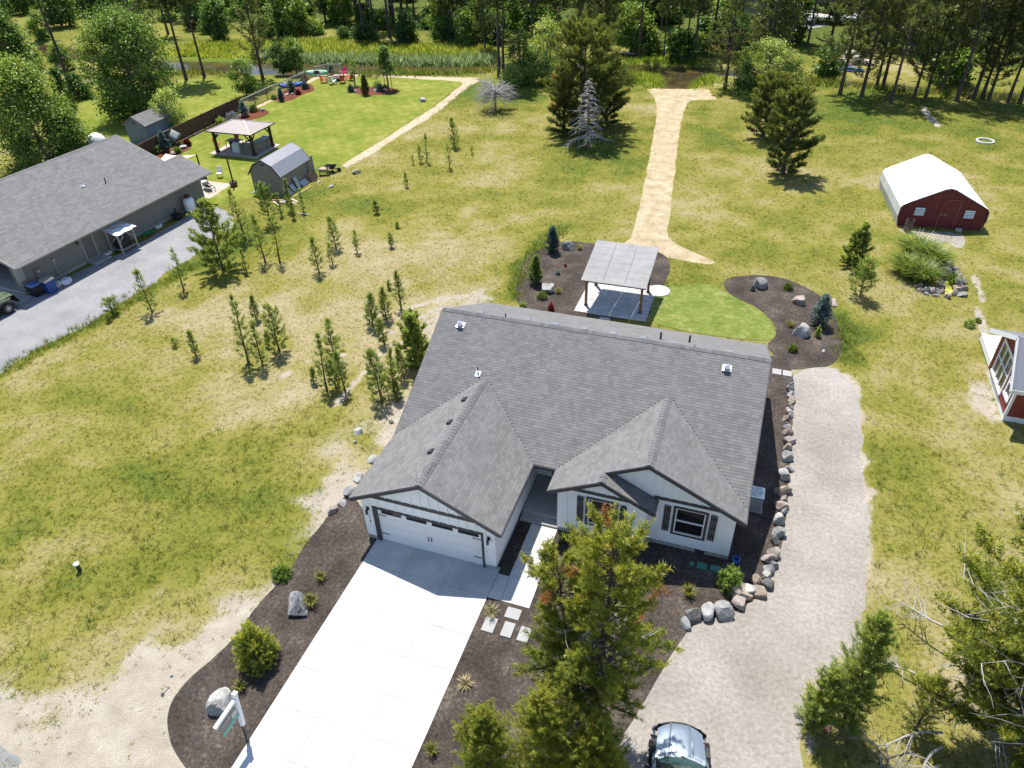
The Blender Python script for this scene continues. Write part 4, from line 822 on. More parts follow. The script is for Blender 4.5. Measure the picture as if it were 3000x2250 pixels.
# ------------------------------------------------------------------ left neighbour's house (own frame: y along the long wall)
M_TAUPE = mat('taupe_siding', (.205, .190, .165), .06, 2, .75)
M_TTRIM = mat('tan_trim', (.36, .33, .29), .05, 2, .7)
M_SHN = mat('grey_shingle', (.165, .162, .158), .08, 1.0, .95, .3, 60, rnd=.13, spec=.15)
M_STONE = mat('stacked_stone', (.20, .18, .155), .2, 4, .9, .4, 15, rnd=.3)
M_DARKIN = mat('dark_interior', (.02, .02, .022), .1, 3, .9)
nh = thing('house', 'long taupe house with grey shingle roof beside the grey gravel yard', 'house', (-34.46, 12.85, 0), R(-3.2))
nm = .383; NX = 1.0; NE = 2.62; NR = -6.95; NRZ = NE+nm*(NX-NR)
NYL, NYR, NY0 = -.6, 17.2, -.6
EXR = -2.05; EXZ = NE+nm*(NX-EXR)
nroof = roof_of(nh, [([(NX,NY0),(NX,NYR+1.83),(EXR,NYR+1.83),(EXR,NYR),(NR,NYR),(NR,NY0)], 'x', -1, NX, NE), ([(NR,NY0),(NR,NYR),(NR-7.9,NYR),(NR-7.9,NY0)], 'x', 1, NR-7.9, NRZ-nm*7.9), ([(EXR,NYR),(EXR,NYR+1.83),(EXR-3.0,NYR+1.83),(EXR-3.0,NYR)], 'x', 1, EXR-3.0, EXZ-nm*3.0)], nm, .33, .21, 0, M_SHN, M_SHN, [((NR, NY0, NRZ), (NR, NYR, NRZ))], 9)
mb = MB(); mb.beam((NX+.02, NY0, NE-.09), (NX+.02, NYR+1.83, NE-.09), .10, .14); mb.beam((NX, NYR+1.85, NE-.1), (EXR, NYR+1.85, EXZ-.1), .04, .17); mb.beam((EXR, NYR+1.85, EXZ-.1), (EXR-3., NYR+1.85, EXZ-nm*3-.1), .04, .17); mb.beam((EXR, NYR+.02, EXZ-.1), (NR, NYR+.02, NRZ-.1), .04, .17); mb.beam((NR, NYR+.02, NRZ-.1), (NR-7.9, NYR+.02, NRZ-nm*7.9-.1), .04, .17)
mb.beam((NX, NY0-.02, NE-.1), (NR, NY0-.02, NRZ-.1), .04, .2); mb.beam((NR, NY0-.02, NRZ-.1), (NR-7.9, NY0-.02, NRZ-nm*7.9-.1), .04, .2); mb.build('fascia', M_TTRIM, nh)
WX = 0.
wl = MB(); H_N = NE+nm*NX-.16
strip_wall(wl, 'y', -.2, .14, (0, 18.5), lambda u: H_N, .2, [(5.45, 6.40, .2, 2.18)])
gy = lambda u: NE+nm*(NX-u if u > NR else u-(2*NR-NX))-.16
strip_wall(wl, 'x', 18.30, .15, (-4.4, EXR, -.2), lambda u: EXZ-nm*abs(u-EXR)-.16, .2); strip_wall(wl, 'x', 16.6, .15, (-15, NR, -4.4), gy, .2)
strip_wall(wl, 'x', 0, .2, (-15, NR, -.6), gy, .2, [(-5.6, -.75, .2, 2.3)]); wl.build('wall', M_TAUPE, nh)
sg = MB()
for k in range(17):
    z0 = .22+k*.14
    for a, b in ((0.02, 5.30), (6.55, 18.46)): sg.add([(-.055, a, z0), (-.055, b, z0), (-.045, b, z0+.145), (-.045, a, z0+.145), (-.025, a, z0), (-.025, b, z0), (-.0585, a, z0+.145), (-.0585, b, z0+.145)], [(4,5,2,3)])
tag(sg.build('siding_board', M_TAUPE, nh), kind='stuff')
MB().box(-15, -.05, .0, 18.44, 0, .2).build('foundation', M_FOUND, nh)
MB().box(-6.2, -.4, .6, 9, .21, .24).build('garage_floor', M_FOUND, nh)
dr = MB().box(-.07, -.03, 5.46, 6.39, .21, 2.17).build('side_door', mat('brown_grey_door', (.16, .14, .12), .05, 3, .6), nh)
MB().box(-.06, -.005, 5.33, 5.447, .2, 2.30).box(-.06, -.005, 6.403, 6.52, .2, 2.30).box(-.06, -.005, 5.447, 6.403, 2.185, 2.30).build('door_trim', M_TTRIM, nh); MB().lathe([(.035, 0), (.035, .04)], 8).build('handle', M_BLACK, dr, (-.02, 5.56, 1.15))
MB().box(-.05, .95, 5.2, 6.75, 0, .12).build('door_step', M_CONC2, nh, bevel=.02)
la = MB().box(-.05, .01, 5.0, 5.1, 1.85, 2.0).build('wall_lamp', M_BLACK, nh); MB().lathe([(.05, 0), (.05, .18), (.02, .22)], 8, (.08, 5.05, 1.7)).build('lamp_shade', M_BLACK, la)
MB().box(-.03, .03, 2.75, 2.82, .2, 1.5).box(-.05, .09, 2.66, 2.90, 1.42, 1.60).build('utility_conduit', M_TTRIM, nh)
MB().box(-.05, .06, 1.15, 1.6, .6, 1.5).build('electric_panel', M_TAUPE, nh); MB().lathe([(.09, 0), (.09, .1), (.05, .12)], 12).build('meter_dial', M_GALV, nh, (.08, 1.37, 1.2))
sc_m = MB().box(-.42, .05, -.08, .42, 0, 1.15).build('stone_column', M_FOUND, nh)
for k in range(8):
    for j_ in range(2): MB().box(-.44, .07, -.10+.26*j_+.06*(k % 2), .14+.26*j_+.04*(k % 2), .01+k*.14, .14+k*.14).build('stone', M_STONE, sc_m)
MB().box(-.40, .03, -.06, .40, 1.151, 2.45).build('corner_post', M_TTRIM, nh)
for k in range(26): MB().tube([(NX+.0, .9+k*.72, NE-.26), (NX+.06, .9+k*.72, NE-.27)], .02, 5).build('string_light_bulb', M_BLACK, nh)
for y0, x0, mm in ((9.55, -3.15, True), (11.25, -2.6, False)):
    z0 = NE+nm*(NX-x0); MB().tube([(x0, y0, z0-.1), (x0, y0, z0+.4)], .045, 8).build('vent_pipe', M_GALV if mm else M_DVENT, nroof)
    if mm: MB().lathe([(.17, -.03), (.10, .08), (.05, .12)], 10, (x0, y0, z0+.03)).build('pipe_flashing', M_VINYL, nroof)
tag(sheet('garage_apron', [(-37.23,13.06),(-35.73,13.06),(-34.01,12.77),(-33.91,11.56),(-34.98,11.81),(-34.83,8.89),(-39.40,12.10)], .011, M_CONC2, 0, 1, sm=0), kind='structure')
tag(sheet('garden_patio', NPATIO, .010, mat('tan_paving', (.40, .345, .29), .12, 2, .9, .2, 20, dirt=.2), .03, .3, 12, 0), kind='structure')
# things along the neighbour's wall
tk = thing('propane_tank', 'tall white propane tank with a dark cap against the taupe wall', 'propane tank', (-32.98, 28.75, 0))
MB().lathe([(.42, .0), (.42, .10), (.36, .10)], 20).build('base_ring', M_DVENT, tk); MB().lathe([(.0, .10), (.40, .12), (.46, .22), (.46, 1.05), (.40, 1.22), (.20, 1.32), (.0, 1.33)], 24).build('tank_shell', M_VINYL, tk, smooth=True); MB().lathe([(.22, 1.30), (.23, 1.52), (.15, 1.58), (.0, 1.58)], 18).build('valve_cap', mat('brown_plastic', (.06, .035, .03), .1, 4, .5), tk)
pl_ = thing('water_filter', 'black planter pot with a stacked fountain top beside the propane tank', 'planter', (-33.1, 27.1, 0))
MB().lathe([(.24, 0), (.36, .15), (.38, .5), (.30, .52), (.0, .5)], 16).build('pot', M_BLACK, pl_); MB().lathe([(.12, .5), (.14, .75), (.07, .78), (.12, .95), (.0, 1.0)], 12).build('fountain_top', M_DVENT, pl_)
pl_.name = 'planter'
bsh = thing('grill_shelter', 'small white roofed lean-to on tan posts against the taupe wall', 'shelter', (-33.25, 21.0, 0), R(-3.2))
for x0 in (-.5, .68):
    for y0 in (-.75, .75): pp = MB().box(x0-.05, x0+.05, y0-.05, y0+.05, .1, 1.72-.12*x0).build('post', M_TTRIM, bsh); MB().box(x0-.11, x0+.11, y0-.11, y0+.11, 0, .1).build('post_foot', M_FOUND, pp)
mb = MB(); n_ = 8
for k in range(n_):
    for j_ in range(6):
        f = lambda a, b: (-.75+1.75*a/n_, -1.0+2.0*b/6, 1.95-.26*(a/n_)+.05*math.sin(b*2.1)*math.sin(a*1.3))
        mb.quad(f(k, j_), f(k+1, j_), f(k+1, j_+1), f(k, j_+1))
mb.build('canopy', M_VINYL, bsh)
mb = MB(); mb.beam((.68, -.72, .9), (.68, -.1, 1.55), .05, .05); mb.beam((.68, .72, .9), (.68, .1, 1.55), .05, .05); mb.beam((-.5, -.75, .6), (.66, -.75, 1.5), .05, .05); mb.box(-.5, .7, -.7, .7, .22, .26); mb.build('brace', M_TTRIM, bsh)
gr = thing('barbecue', 'dark covered barbecue standing under the white lean-to', 'barbecue', (-33.2, 21.0, .265), R(-3.2)); MB().box(-.3, .32, -.55, .55, .0, .55).build('cabinet', M_BLACK, gr); MB().tube([(0, -.52, .62), (0, .52, .62)], .24, 12).build('lid', M_DVENT, gr)
def bin_(lb, x0, y0, m, ml, h, w, name='wheelie_bin'):
    b = thing(name, lb, 'bin', (x0, y0, 0), R(-10)); MB().add([(-w*.8,-w*.8,0),(w*.8,-w*.8,0),(w*.8,w*.8,0),(-w*.8,w*.8,0),(-w,-w,h),(w,-w,h),(w,w,h),(-w,w,h)], [(0,3,2,1),(0,1,5,4),(1,2,6,5),(2,3,7,6),(3,0,4,7),(4,5,6,7)]).build('body', m, b, bevel=.03)
    ld = MB().add([(-w*1.06,-w*1.06,h),(w*1.06,-w*1.06,h),(w*1.06,w*1.06,h+.05),(-w*1.06,w*1.06,h+.05),(-w*.9,-w*.9,h+.12),(w*.9,-w*.9,h+.12),(w*.9,w*.9,h+.16),(-w*.9,w*.9,h+.16)], [(0,1,5,4),(1,2,6,5),(2,3,7,6),(3,0,4,7),(4,5,6,7),(3,2,1,0)]).build('lid', ml, b)
    for s in (-1, 1): MB().tube([(-w*.9, s*w*.8-.03, .1), (-w*.9, s*w*.8+.03, .1)], .1, 10).build('wheel', M_BLACK, b)
    MB().tube([(-w*1.1, -w*.6, h-.06), (-w*1.1, w*.6, h-.06)], .02, 6).build('handle', M_BLACK, b); return b
M_BBLUE = mat('blue_plastic', (.012, .06, .22), .1, 3, .45)
bin_('black bin with a blue lid by the stone column of the garage', -33.75, 13.05, M_BLACK, mat('pale_blue_lid', (.07, .14, .36), .2, 8, .45), .82, .33)
bin_('blue recycling bin overfilled and propping its grey lid open', -33.2, 13.75, M_BBLUE, mat('grey_lid', (.30, .28, .25), .15, 6, .5), .95, .38)
def rock_mesh(seed, sx, sy, sz, sub=2, cuts=9, rough=.05):
    rn = random.Random(seed); bm = bmesh.new(); bmesh.ops.create_icosphere(bm, subdivisions=sub, radius=1.0)
    pl = []
    for _ in range(cuts):
        d = Vector((rn.gauss(0, 1), rn.gauss(0, 1), rn.gauss(0, .8))).normalized(); pl.append((d, .42+.40*rn.random()))
    for v in bm.verts:
        c = v.co.copy()
        for d, k in pl:
            s = c.dot(d)
            if s > k: c -= d*(s-k)
        c += Vector((rn.gauss(0, 1), rn.gauss(0, 1), rn.gauss(0, 1)))*rough*.5; v.co = Vector((c.x*sx, c.y*sy, c.z*sz))
    me = bpy.data.meshes.new('rock'); bm.to_mesh(me); bm.free(); return me
M_BAG = mat('clear_bag_of_cans', (.42, .40, .46), .4, 14, .35, .5, 14, col2=(.62, .60, .66)); M_BAG2 = mat('clear_bag_mixed', (.30, .24, .26), .5, 14, .4, .5, 14, col2=(.5, .45, .45))
for lb, x0, y0, s, m_ in (('pale plastic sack of cans lying on the grey gravel', -33.05, 15.0, .36, M_BAG), ('mixed reddish sack of cans leaning on the blue bin', -33.35, 14.45, .34, M_BAG2)):
    o = link('sack', rock_mesh(int(x0*10), s, s*1.2, s*.95, 3, 4, .10), m_, None, (x0, y0, s*.7)); o.data.polygons.foreach_set('use_smooth', np.ones(len(o.data.polygons), bool)); tag(o, lb, 'sack')
M_GBAG = mat('green_sack', (.02, .20, .07), .3, 8, .45)
for lb, q, sz_ in (('green garden sack lying flat along the taupe wall', (-33.44,24.08), (.75, .28, .12)),):
    o = link('sack', rock_mesh(71, sz_[1], sz_[0], sz_[2], 2, 3, .05), M_GBAG, None, (q[0], q[1], .1)); tag(o, lb, 'sack')
for lb, q in (('small white tray standing past the green sack', (-33.52,25.20)), ('small white planter box by the neighbour side door', (-33.81,19.80))):
    t_ = thing('planter_box', lb, 'planter', (*q, 0), R(-3)); MB().box(-.14, .14, -.3, .3, 0, .06).box(-.14, -.11, -.3, .3, .06, .22).box(.11, .14, -.3, .3, .06, .22).box(-.11, .11, -.3, -.27, .06, .22).box(-.11, .11, .27, .3, .06, .22).build('box', M_VINYL, t_); MB().box(-.108, .108, -.268, .268, .061, .17).build('soil', M_MULCH, t_)

# ------------------------------------------------------------------ fences of the neighbour
M_FENCE = mat('brown_fence_board', (.085, .047, .030), .3, 4, .85, rnd=.12)
fc = thing('board_fence', 'dark brown board fence between the blue shed and the neighbour garden', 'fence', (0, 0, 0))
FP = [(-46.6, 34.6), (-46.9, 37.0), (-47.2, 39.6), (-47.42, 42.1), (-47.6, 44.6), (-47.75, 47.1), (-47.85, 49.5), (-47.97, 52.0), (-48.02, 54.3), (-48.05, 56.5)]
for (x0, y0), (x1, y1) in zip(FP[:-1], FP[1:]):
    mb = MB(); n_ = 15; dx, dy = (x1-x0)/n_, (y1-y0)/n_
    for k in range(n_): mb.beam((x0+dx*(k+.5), y0+dy*(k+.5), .05), (x0+dx*(k+.5), y0+dy*(k+.5), 1.60+.012*((k*7) % 3)), .15, .022, (dy, -dx, 0)) if False else mb.box(x0+dx*(k+.5)-.012, x0+dx*(k+.5)+.012, y0+dy*k+.006, y0+dy*(k+1)-.006, .05, 1.60+.01*((k*7) % 3))
    tag(mb.build('fence_panel', M_FENCE, fc), kind='stuff')
    MB().beam((x0+.03, y0+.06, 1.64), (x1+.03, y1-.06, 1.64), .10, .035).build('top_rail', M_FENCE, fc); MB().beam((x0+.035, y0+.06, .85), (x1+.035, y1-.06, .85), .04, .09).build('mid_rail', M_FENCE, fc)
for x0, y0 in FP: MB().box(x0-.05, x0+.05, y0-.05, y0+.05, 0, 1.72).build('post', M_FENCE, fc)
M_MESH, t, o = new_mat('chain_link'); P = wpos(t); tb = N(t, 'ShaderNodeBsdfTransparent'); di = N(t, 'ShaderNodeBsdfPrincipled'); di.inputs['Base Color'].default_value = (.30, .31, .32, 1); di.inputs['Metallic'].default_value = .5; di.inputs['Roughness'].default_value = .5
sx = N(t, 'ShaderNodeSeparateXYZ'); t.links.new(P, sx.inputs[0])
wv = lambda a, b: mth(t, 'LESS_THAN', mth(t, 'FRACT', mth(t, 'MULTIPLY', mth(t, 'ADD' if b > 0 else 'SUBTRACT', sx.outputs[1], sx.outputs[2]), 14.0)), a)
ms_ = N(t, 'ShaderNodeMixShader'); t.links.new(mth(t, 'MAXIMUM', wv(.16, 1), wv(.16, -1)), ms_.inputs[0]); t.links.new(tb.outputs[0], ms_.inputs[1]); t.links.new(di.outputs[0], ms_.inputs[2]); t.links.new(ms_.outputs[0], o.inputs[0])
cf = thing('chain_link_fence', 'chain link fence with a pale top rail running from the board fence to the creek', 'fence', (0, 0, 0))
CP = [(-48.05, 56.9), (-48.1, 59.7), (-48.16, 62.4), (-48.13, 65.4), (-48.1, 68.4), (-48.06, 71.4)]
CP2 = [(-48.3, 74.2), (-47.4, 76.0), (-45.2, 76.6)]
for pts_ in (CP, CP2):
    for (x0, y0), (x1, y1) in zip(pts_[:-1], pts_[1:]):
        MB().quad((x0, y0, .05), (x1, y1, .05), (x1, y1, 1.22), (x0, y0, 1.22)).build('mesh_panel', M_MESH, cf); MB().tube([(x0, y0, 1.26), (x1, y1, 1.26)], .055, 6).build('top_rail', M_TTRIM, cf)
    for x0, y0 in pts_: MB().tube([(x0, y0, 0), (x0, y0, 1.30)], .05, 6).build('post', M_FENCE, cf)

# ------------------------------------------------------------------ sheds, gazebo
M_BLUE = mat('blue_grey_paint', (.155, .20, .25), .05, 2, .7)
bs = thing('shed', 'blue grey garden shed with a dark shingle roof behind the board fence', 'shed', (-51.1, 42.75, 0), R(2))
strip = MB(); tb_ = lambda u: 2.2+(1.3-abs(u))*.6
strip_wall(strip, 'x', 0, .1, (-1.3, 0, 1.3), tb_, .05); strip_wall(strip, 'x', 4.3, .1, (-1.3, 0, 1.3), tb_, .05); strip_wall(strip, 'y', -1.3, .1, (.1, 4.3), lambda u: 2.2, .05); strip_wall(strip, 'y', 1.2, .1, (.1, 4.3), lambda u: 2.2, .05); strip.build('wall', M_BLUE, bs)
roof_of(bs, [([(0, -.15), (1.55, -.15), (1.55, 4.65), (0, 4.65)], 'x', -1, 1.55, 2.13), ([(0, -.15), (-1.55, -.15), (-1.55, 4.65), (0, 4.65)], 'x', 1, -1.55, 2.13)], .6, .33, .2, 0, M_SHN, M_SHN, [], 5)
mb = MB(); mb.beam((-1.55, -.17, 2.06), (0, -.17, 2.99), .03, .14); mb.beam((0, -.17, 2.99), (1.55, -.17, 2.06), .03, .14); mb.build('fascia', mat('brown_grey_door', (.16, .14, .12)), bs); MB().box(-.14, .14, -.02, -.001, 2.25, 2.5).build('gable_vent', M_DVENT, bs)
gz_ = thing('gazebo', 'dark timber gazebo with a ribbed tan hip roof over an outdoor kitchen', 'gazebo', (0, 0, 0))
M_DTIM = mat('dark_timber', (.022, .018, .016), .2, 4, .7); M_GROOF = mat('tan_ribbed_metal', (.38, .335, .315), .05, 1.5, .5, metal=.2)
GX0, GX1, GY0, GY1 = -40.85, -36.25, 42.75, 46.0; gp = []
MB().box(-41.5, -35.7, 42.1, 46.7, 0, .07).build('slab', mat('tan_paving', (.4, .345, .29)), gz_)
for x0, y0 in ((GX0, GY0), (GX1, GY0), (GX1, GY1), (GX0, GY1)):
    po = MB().box(x0-.11, x0+.11, y0-.11, y0+.11, .07, 2.16).build('post', M_DTIM, gz_); MB().box(x0-.17, x0+.17, y0-.17, y0+.17, .07, .32).build('post_base', M_DTIM, po); sx_ = 1 if x0 < -38 else -1; sy_ = 1 if y0 < 44 else -1
    MB().beam((x0+sx_*.1, y0, 1.5), (x0+sx_*.75, y0, 2.12), .09, .1).build('brace', M_DTIM, gz_); MB().beam((x0, y0+sy_*.1, 1.5), (x0, y0+sy_*.7, 2.12), .09, .1).build('brace', M_DTIM, gz_)
mb = MB(); mb.beam((GX0-.2, GY0, 2.24), (GX1+.2, GY0, 2.24), .12, .16); mb.beam((GX0-.2, GY1, 2.24), (GX1+.2, GY1, 2.24), .12, .16); mb.beam((GX0, GY0+.07, 2.24), (GX0, GY1-.07, 2.24), .12, .155); mb.beam((GX1, GY0+.07, 2.24), (GX1, GY1-.07, 2.24), .12, .155); mb.build('beam', M_DTIM, gz_)
ea = [(-41.35, 42.2, 2.36), (-35.75, 42.2, 2.36), (-35.75, 46.55, 2.36), (-41.35, 46.55, 2.36)]; r0, r1 = (-39.2, 44.37, 3.12), (-37.9, 44.37, 3.12)
rf = MB().add(ea+[r0, r1], [(0,1,5,4),(2,3,4,5),(1,2,5),(3,0,4)]).build('roof', M_GROOF, gz_)
mb = MB()
for (a, b, c_, d_) in ((ea[0], ea[1], r1, r0), (ea[2], ea[3], r0, r1), (ea[1], ea[2], r1, r1), (ea[3], ea[0], r0, r0)):
    a, b, c_, d_ = map(Vector, (a, b, c_, d_)); n_ = int((b-a).length/.2)
    for k in range(1, n_):
        f = k/n_; lo = a+(b-a)*f; e = (b-a).normalized(); La = (b-a).length; tl = (d_-a).dot(e); tr_ = La-(c_-b).dot(-e) if False else (c_-a).dot(e)
        s = f*La; q = min(1, s/tl if s < tl else 1, (La-s)/(La-tr_) if s > tr_ else 1); up_ = (d_-a)-e*tl; mb.beam(lo+Vector((0, 0, .015)), lo+up_*q+Vector((0, 0, .015)), .03, .03)
for a, b in ((ea[0], r0), (ea[1], r1), (ea[2], r1), (ea[3], r0), (r0, r1)): mb.beam(Vector(a)+Vector((0, 0, .02)), Vector(b)+Vector((0, 0, .02)), .07, .04)
tag(mb.build('roof_rib', M_GROOF, rf), kind='stuff')
mb = MB()
for k in range(4): mb.beam(ea[k-1], ea[k], .05, .10)
mb.build('eave_trim', M_DTIM, gz_); MB().box(-39.9, -39.5, 42.15, 42.19, 2.20, 2.32).build('sign_plate', M_VINYL, gz_)
kt = thing('kitchen_counter', 'outdoor kitchen counter faced in stacked stone under the gazebo', 'counter', (0, 0, .07))
cb = MB().box(-37.15, -36.35, 43.0, 46.1, 0, .95).box(-38.0, -37.15, 43.0, 43.6, 0, .95).build('counter_base', M_FOUND, kt)
for k in range(9):
    for j_ in range(10):
        y0 = 43.0+.31*j_-.1*(k % 2); MB().box(-36.349, -36.315, max(43.0, y0), min(46.1, y0+.3), .005+k*.105, .102+k*.105).build('stone', M_STONE, cb)
    for j_ in range(5): x0 = -38.0+.33*j_-.1*(k % 2); MB().box(max(-38, x0), min(-36.32, x0+.32), 42.965, 42.999, .005+k*.105, .102+k*.105).build('stone', M_STONE, cb)
MB().box(-37.25, -36.25, 42.93, 46.2, .951, 1.0).box(-38.05, -37.25, 42.93, 43.65, .951, 1.0).build('worktop', mat('dark_slate', (.10, .12, .13), .2, 5, .4), kt)
wt = thing('covered_grill', 'white cloth covered grill beside the stone kitchen counter', 'grill', (-38.75, 43.4, .07)); MB().add([(-.45,-.35,0),(.45,-.35,0),(.45,.35,0),(-.45,.35,0),(-.42,-.32,.85),(.42,-.32,.85),(.42,.32,.85),(-.42,.32,.85),(-.3,-.1,1.05),(.3,-.1,1.05)], [(0,1,5,4),(1,2,6,5),(2,3,7,6),(3,0,4,7),(4,5,9,8),(6,7,8,9),(5,6,9),(7,4,8)]).build('cover', mat('pale_cloth', (.62, .66, .68), .08, 3, .8), wt)
M_REDP = mat('red_paint', (.42, .03, .022), .1, 4, .5); M_PINK = mat('pink_plastic', (.62, .04, .13), .1, 4, .5)
tb2 = thing('patio_table', 'dark metal patio table under the left side of the gazebo', 'table', (-40.1, 44.7, .07)); MB().box(-.8, .8, -.5, .5, .70, .74).build('table_top', M_DVENT, tb2)
for sx_ in (-1, 1):
    for sy_ in (-1, 1): MB().box(sx_*.75-.02, sx_*.75+.02, sy_*.45-.02, sy_*.45+.02, 0, .70).build('leg', M_DVENT, tb2)
def chair(lb, x0, y0, rz, m, z=0.07, group='red patio chairs around the gazebo table'):
    c = thing('patio_chair', lb, 'chair', (x0, y0, z), rz, group); MB().box(-.24, .24, -.24, .24, .42, .47).build('seat', m, c); MB().add([(-.24,-.24,.47),(.24,-.24,.47),(.24,-.20,.47),(-.24,-.20,.47),(-.24,-.34,1.0),(.24,-.34,1.0),(.24,-.30,1.0),(-.24,-.30,1.0)], [(0,1,5,4),(1,2,6,5),(2,3,7,6),(3,0,4,7),(4,5,6,7)]).build('backrest', m, c)
    for sx_ in (-1, 1):
        for sy_ in (-1, 1): MB().box(sx_*.22-.015, sx_*.22+.015, sy_*.22-.015, sy_*.22+.015, 0, .42).build('leg', M_DVENT, c)
    return c
chair('red patio chair on the lawn outside the left gazebo post', -41.95, 44.1, R(-60), M_REDP, 0); chair('red patio chair behind the gazebo table', -40.6, 45.6, R(170), M_REDP); chair('red high backed chair by the back gazebo post', -39.0, 45.5, R(120), M_REDP); chair('dark red chair on the near side of the gazebo table', -39.6, 43.8, R(20), M_RED)
ga = thing('shed', 'taupe barn shed with a ribbed metal gambrel roof beside the gazebo', 'shed', (-28.6, 34.1, 0), R(.5))
gp_ = lambda u: np.interp(abs(u), [0, .95, 1.62], [3.16, 2.72, 1.86]); mb = MB()
strip_wall(mb, 'x', 0, .1, (-1.5, -.95, 0, .95, 1.5), gp_, .08); strip_wall(mb, 'x', 4.7, .1, (-1.5, -.95, 0, .95, 1.5), gp_, .08); strip_wall(mb, 'y', -1.5, .1, (.1, 4.7), lambda u: 1.98, .08); strip_wall(mb, 'y', 1.4, .1, (.1, 4.7), lambda u: 1.98, .08); mb.build('wall', M_TAUPE, ga)
M_RIB = mat('ribbed_grey_metal', (.42, .41, .42), .06, 2, .38, metal=.45); M_RIBL = mat('bright_ribbed_metal', (.55, .56, .58), .05, 2, .3, metal=.5)
prof_ = [(-1.70, 1.80), (-.98, 2.76), (0, 3.24), (.98, 2.76), (1.70, 1.80)]
for k, ((xa, za), (xb, zb)) in enumerate(zip(prof_[:-1], prof_[1:])):
    pa = MB().prism([(xa, -.12, za), (xb, -.12, zb), (xb, 4.95, zb), (xa, 4.95, za)], (0, 0, -.04)).build('roof_panel', M_RIB, ga)
    mb = MB()
    for q in range(21): mb.beam((xa, -.06+q*.248, za+.012), (xb, -.06+q*.248, zb+.012), .045, .03)
    tag(mb.build('roof_rib', M_RIB, pa), kind='stuff')
mb = MB()
for y0 in (-.14, 4.97):
    for (xa, za), (xb, zb) in zip(prof_[:-1], prof_[1:]): mb.beam((xa, y0, za-.06), (xb, y0, zb-.06), .03, .11)
mb.build('fascia', M_DVENT, ga); MB().box(-.16, .16, -.03, -.001, 2.68, 2.84).build('gable_vent', M_DVENT, ga); MB().box(1.52, 1.60, 4.55, 5.5, .1, 1.95).build('open_door', M_TAUPE, ga)
MB().box(-1.48, 1.48, .02, 4.78, 0, .08).build('floor', M_FOUND, ga); MB().box(-1.9, -1.5, -.1, .35, 0, .04).build('paving_slab', M_CONC2, ga)

# ------------------------------------------------------------------ patio furniture, poles, sail
M_WOODT = mat('barrel_wood', (.10, .07, .05), .2, 6, .8)
for lb, x0, y0 in (('dark pole in a half barrel at the tip of the tan patio', -33.13, 35.0), ('dark pole in a half barrel behind the neighbour house corner', -36.9, 35.4)):
    t_ = thing('barrel_pole', lb, 'pole', (x0, y0, 0), 0, 'poles in half barrels on the patio'); MB().lathe([(.26, 0), (.36, .25), (.34, .45), (.30, .45), (.28, .36), (0, .36)], 18).build('half_barrel', M_WOODT, t_); MB().box(-.05, .05, -.05, .05, .3, 2.6).build('pole', M_DTIM, t_)
    for z0 in (.1, .34): MB().lathe([(.305+.15*z0, z0), (.315+.15*z0, z0+.01), (.315+.15*z0, z0+.05), (.305+.15*z0, z0+.06)], 18, cap=False).build('hoop', M_BLACK, t_)
sl_p = [(-39.7, 31.6, 2.3), (-37.2, 30.95, 2.6), (-36.9, 35.4, 2.55), (-40.2, 35.0, 2.5)]
mb = MB(); n_ = 8
for a in range(n_):
    for b_i in range(n_):
        def f(i, j_):
            s, q = i/n_, j_/n_; s2 = s+.10*math.sin(math.pi*q)*(1-2*s); q2 = q+.10*math.sin(math.pi*s)*(1-2*q); A_, B2, C2, D2 = map(Vector, sl_p)
            p_ = (A_*(1-s2)+B2*s2)*(1-q2)+(D2*(1-s2)+C2*s2)*q2; return (p_.x, p_.y, p_.z-.25*math.sin(math.pi*s)*math.sin(math.pi*q))
        mb.quad(f(a, b_i), f(a+1, b_i), f(a+1, b_i+1), f(a, b_i+1))
tag(mb.build('shade_sail', mat('peach_canvas', (.68, .52, .42), .04, 2, .85), smooth=True), 'peach coloured shade sail stretched behind the neighbour roof', 'shade sail')
lg = thing('lounger', 'low metal patio lounger with a dark cover on the tan patio', 'lounger', (-35.0, 33.6, .01), R(62)); mb = MB()
for sx_ in (-1, 1): mb.beam((sx_*.35, -.9, .35), (sx_*.35, .9, .35), .04, .04); [mb.box(sx_*.35-.02, sx_*.35+.02, y0-.02, y0+.02, 0, .33) for y0 in (-.88, .88)]
mb.beam((-.33, .9, .35), (.33, .9, .35), .04, .04); mb.beam((-.33, -.9, .35), (.33, -.9, .35), .04, .04); mb.build('frame', M_DVENT, lg); o = link('cover', rock_mesh(5, .42, .75, .22, 2, 5, .08), M_BLACK, lg, (0, -.05, .5)); o2 = link('towel', rock_mesh(6, .30, .4, .10, 2, 3, .05), M_VINYL, lg, (0, .5, .64))
chair('white framed chair at the back edge of the tan patio', -35.9, 36.6, R(200), M_VINYL, .01, None)
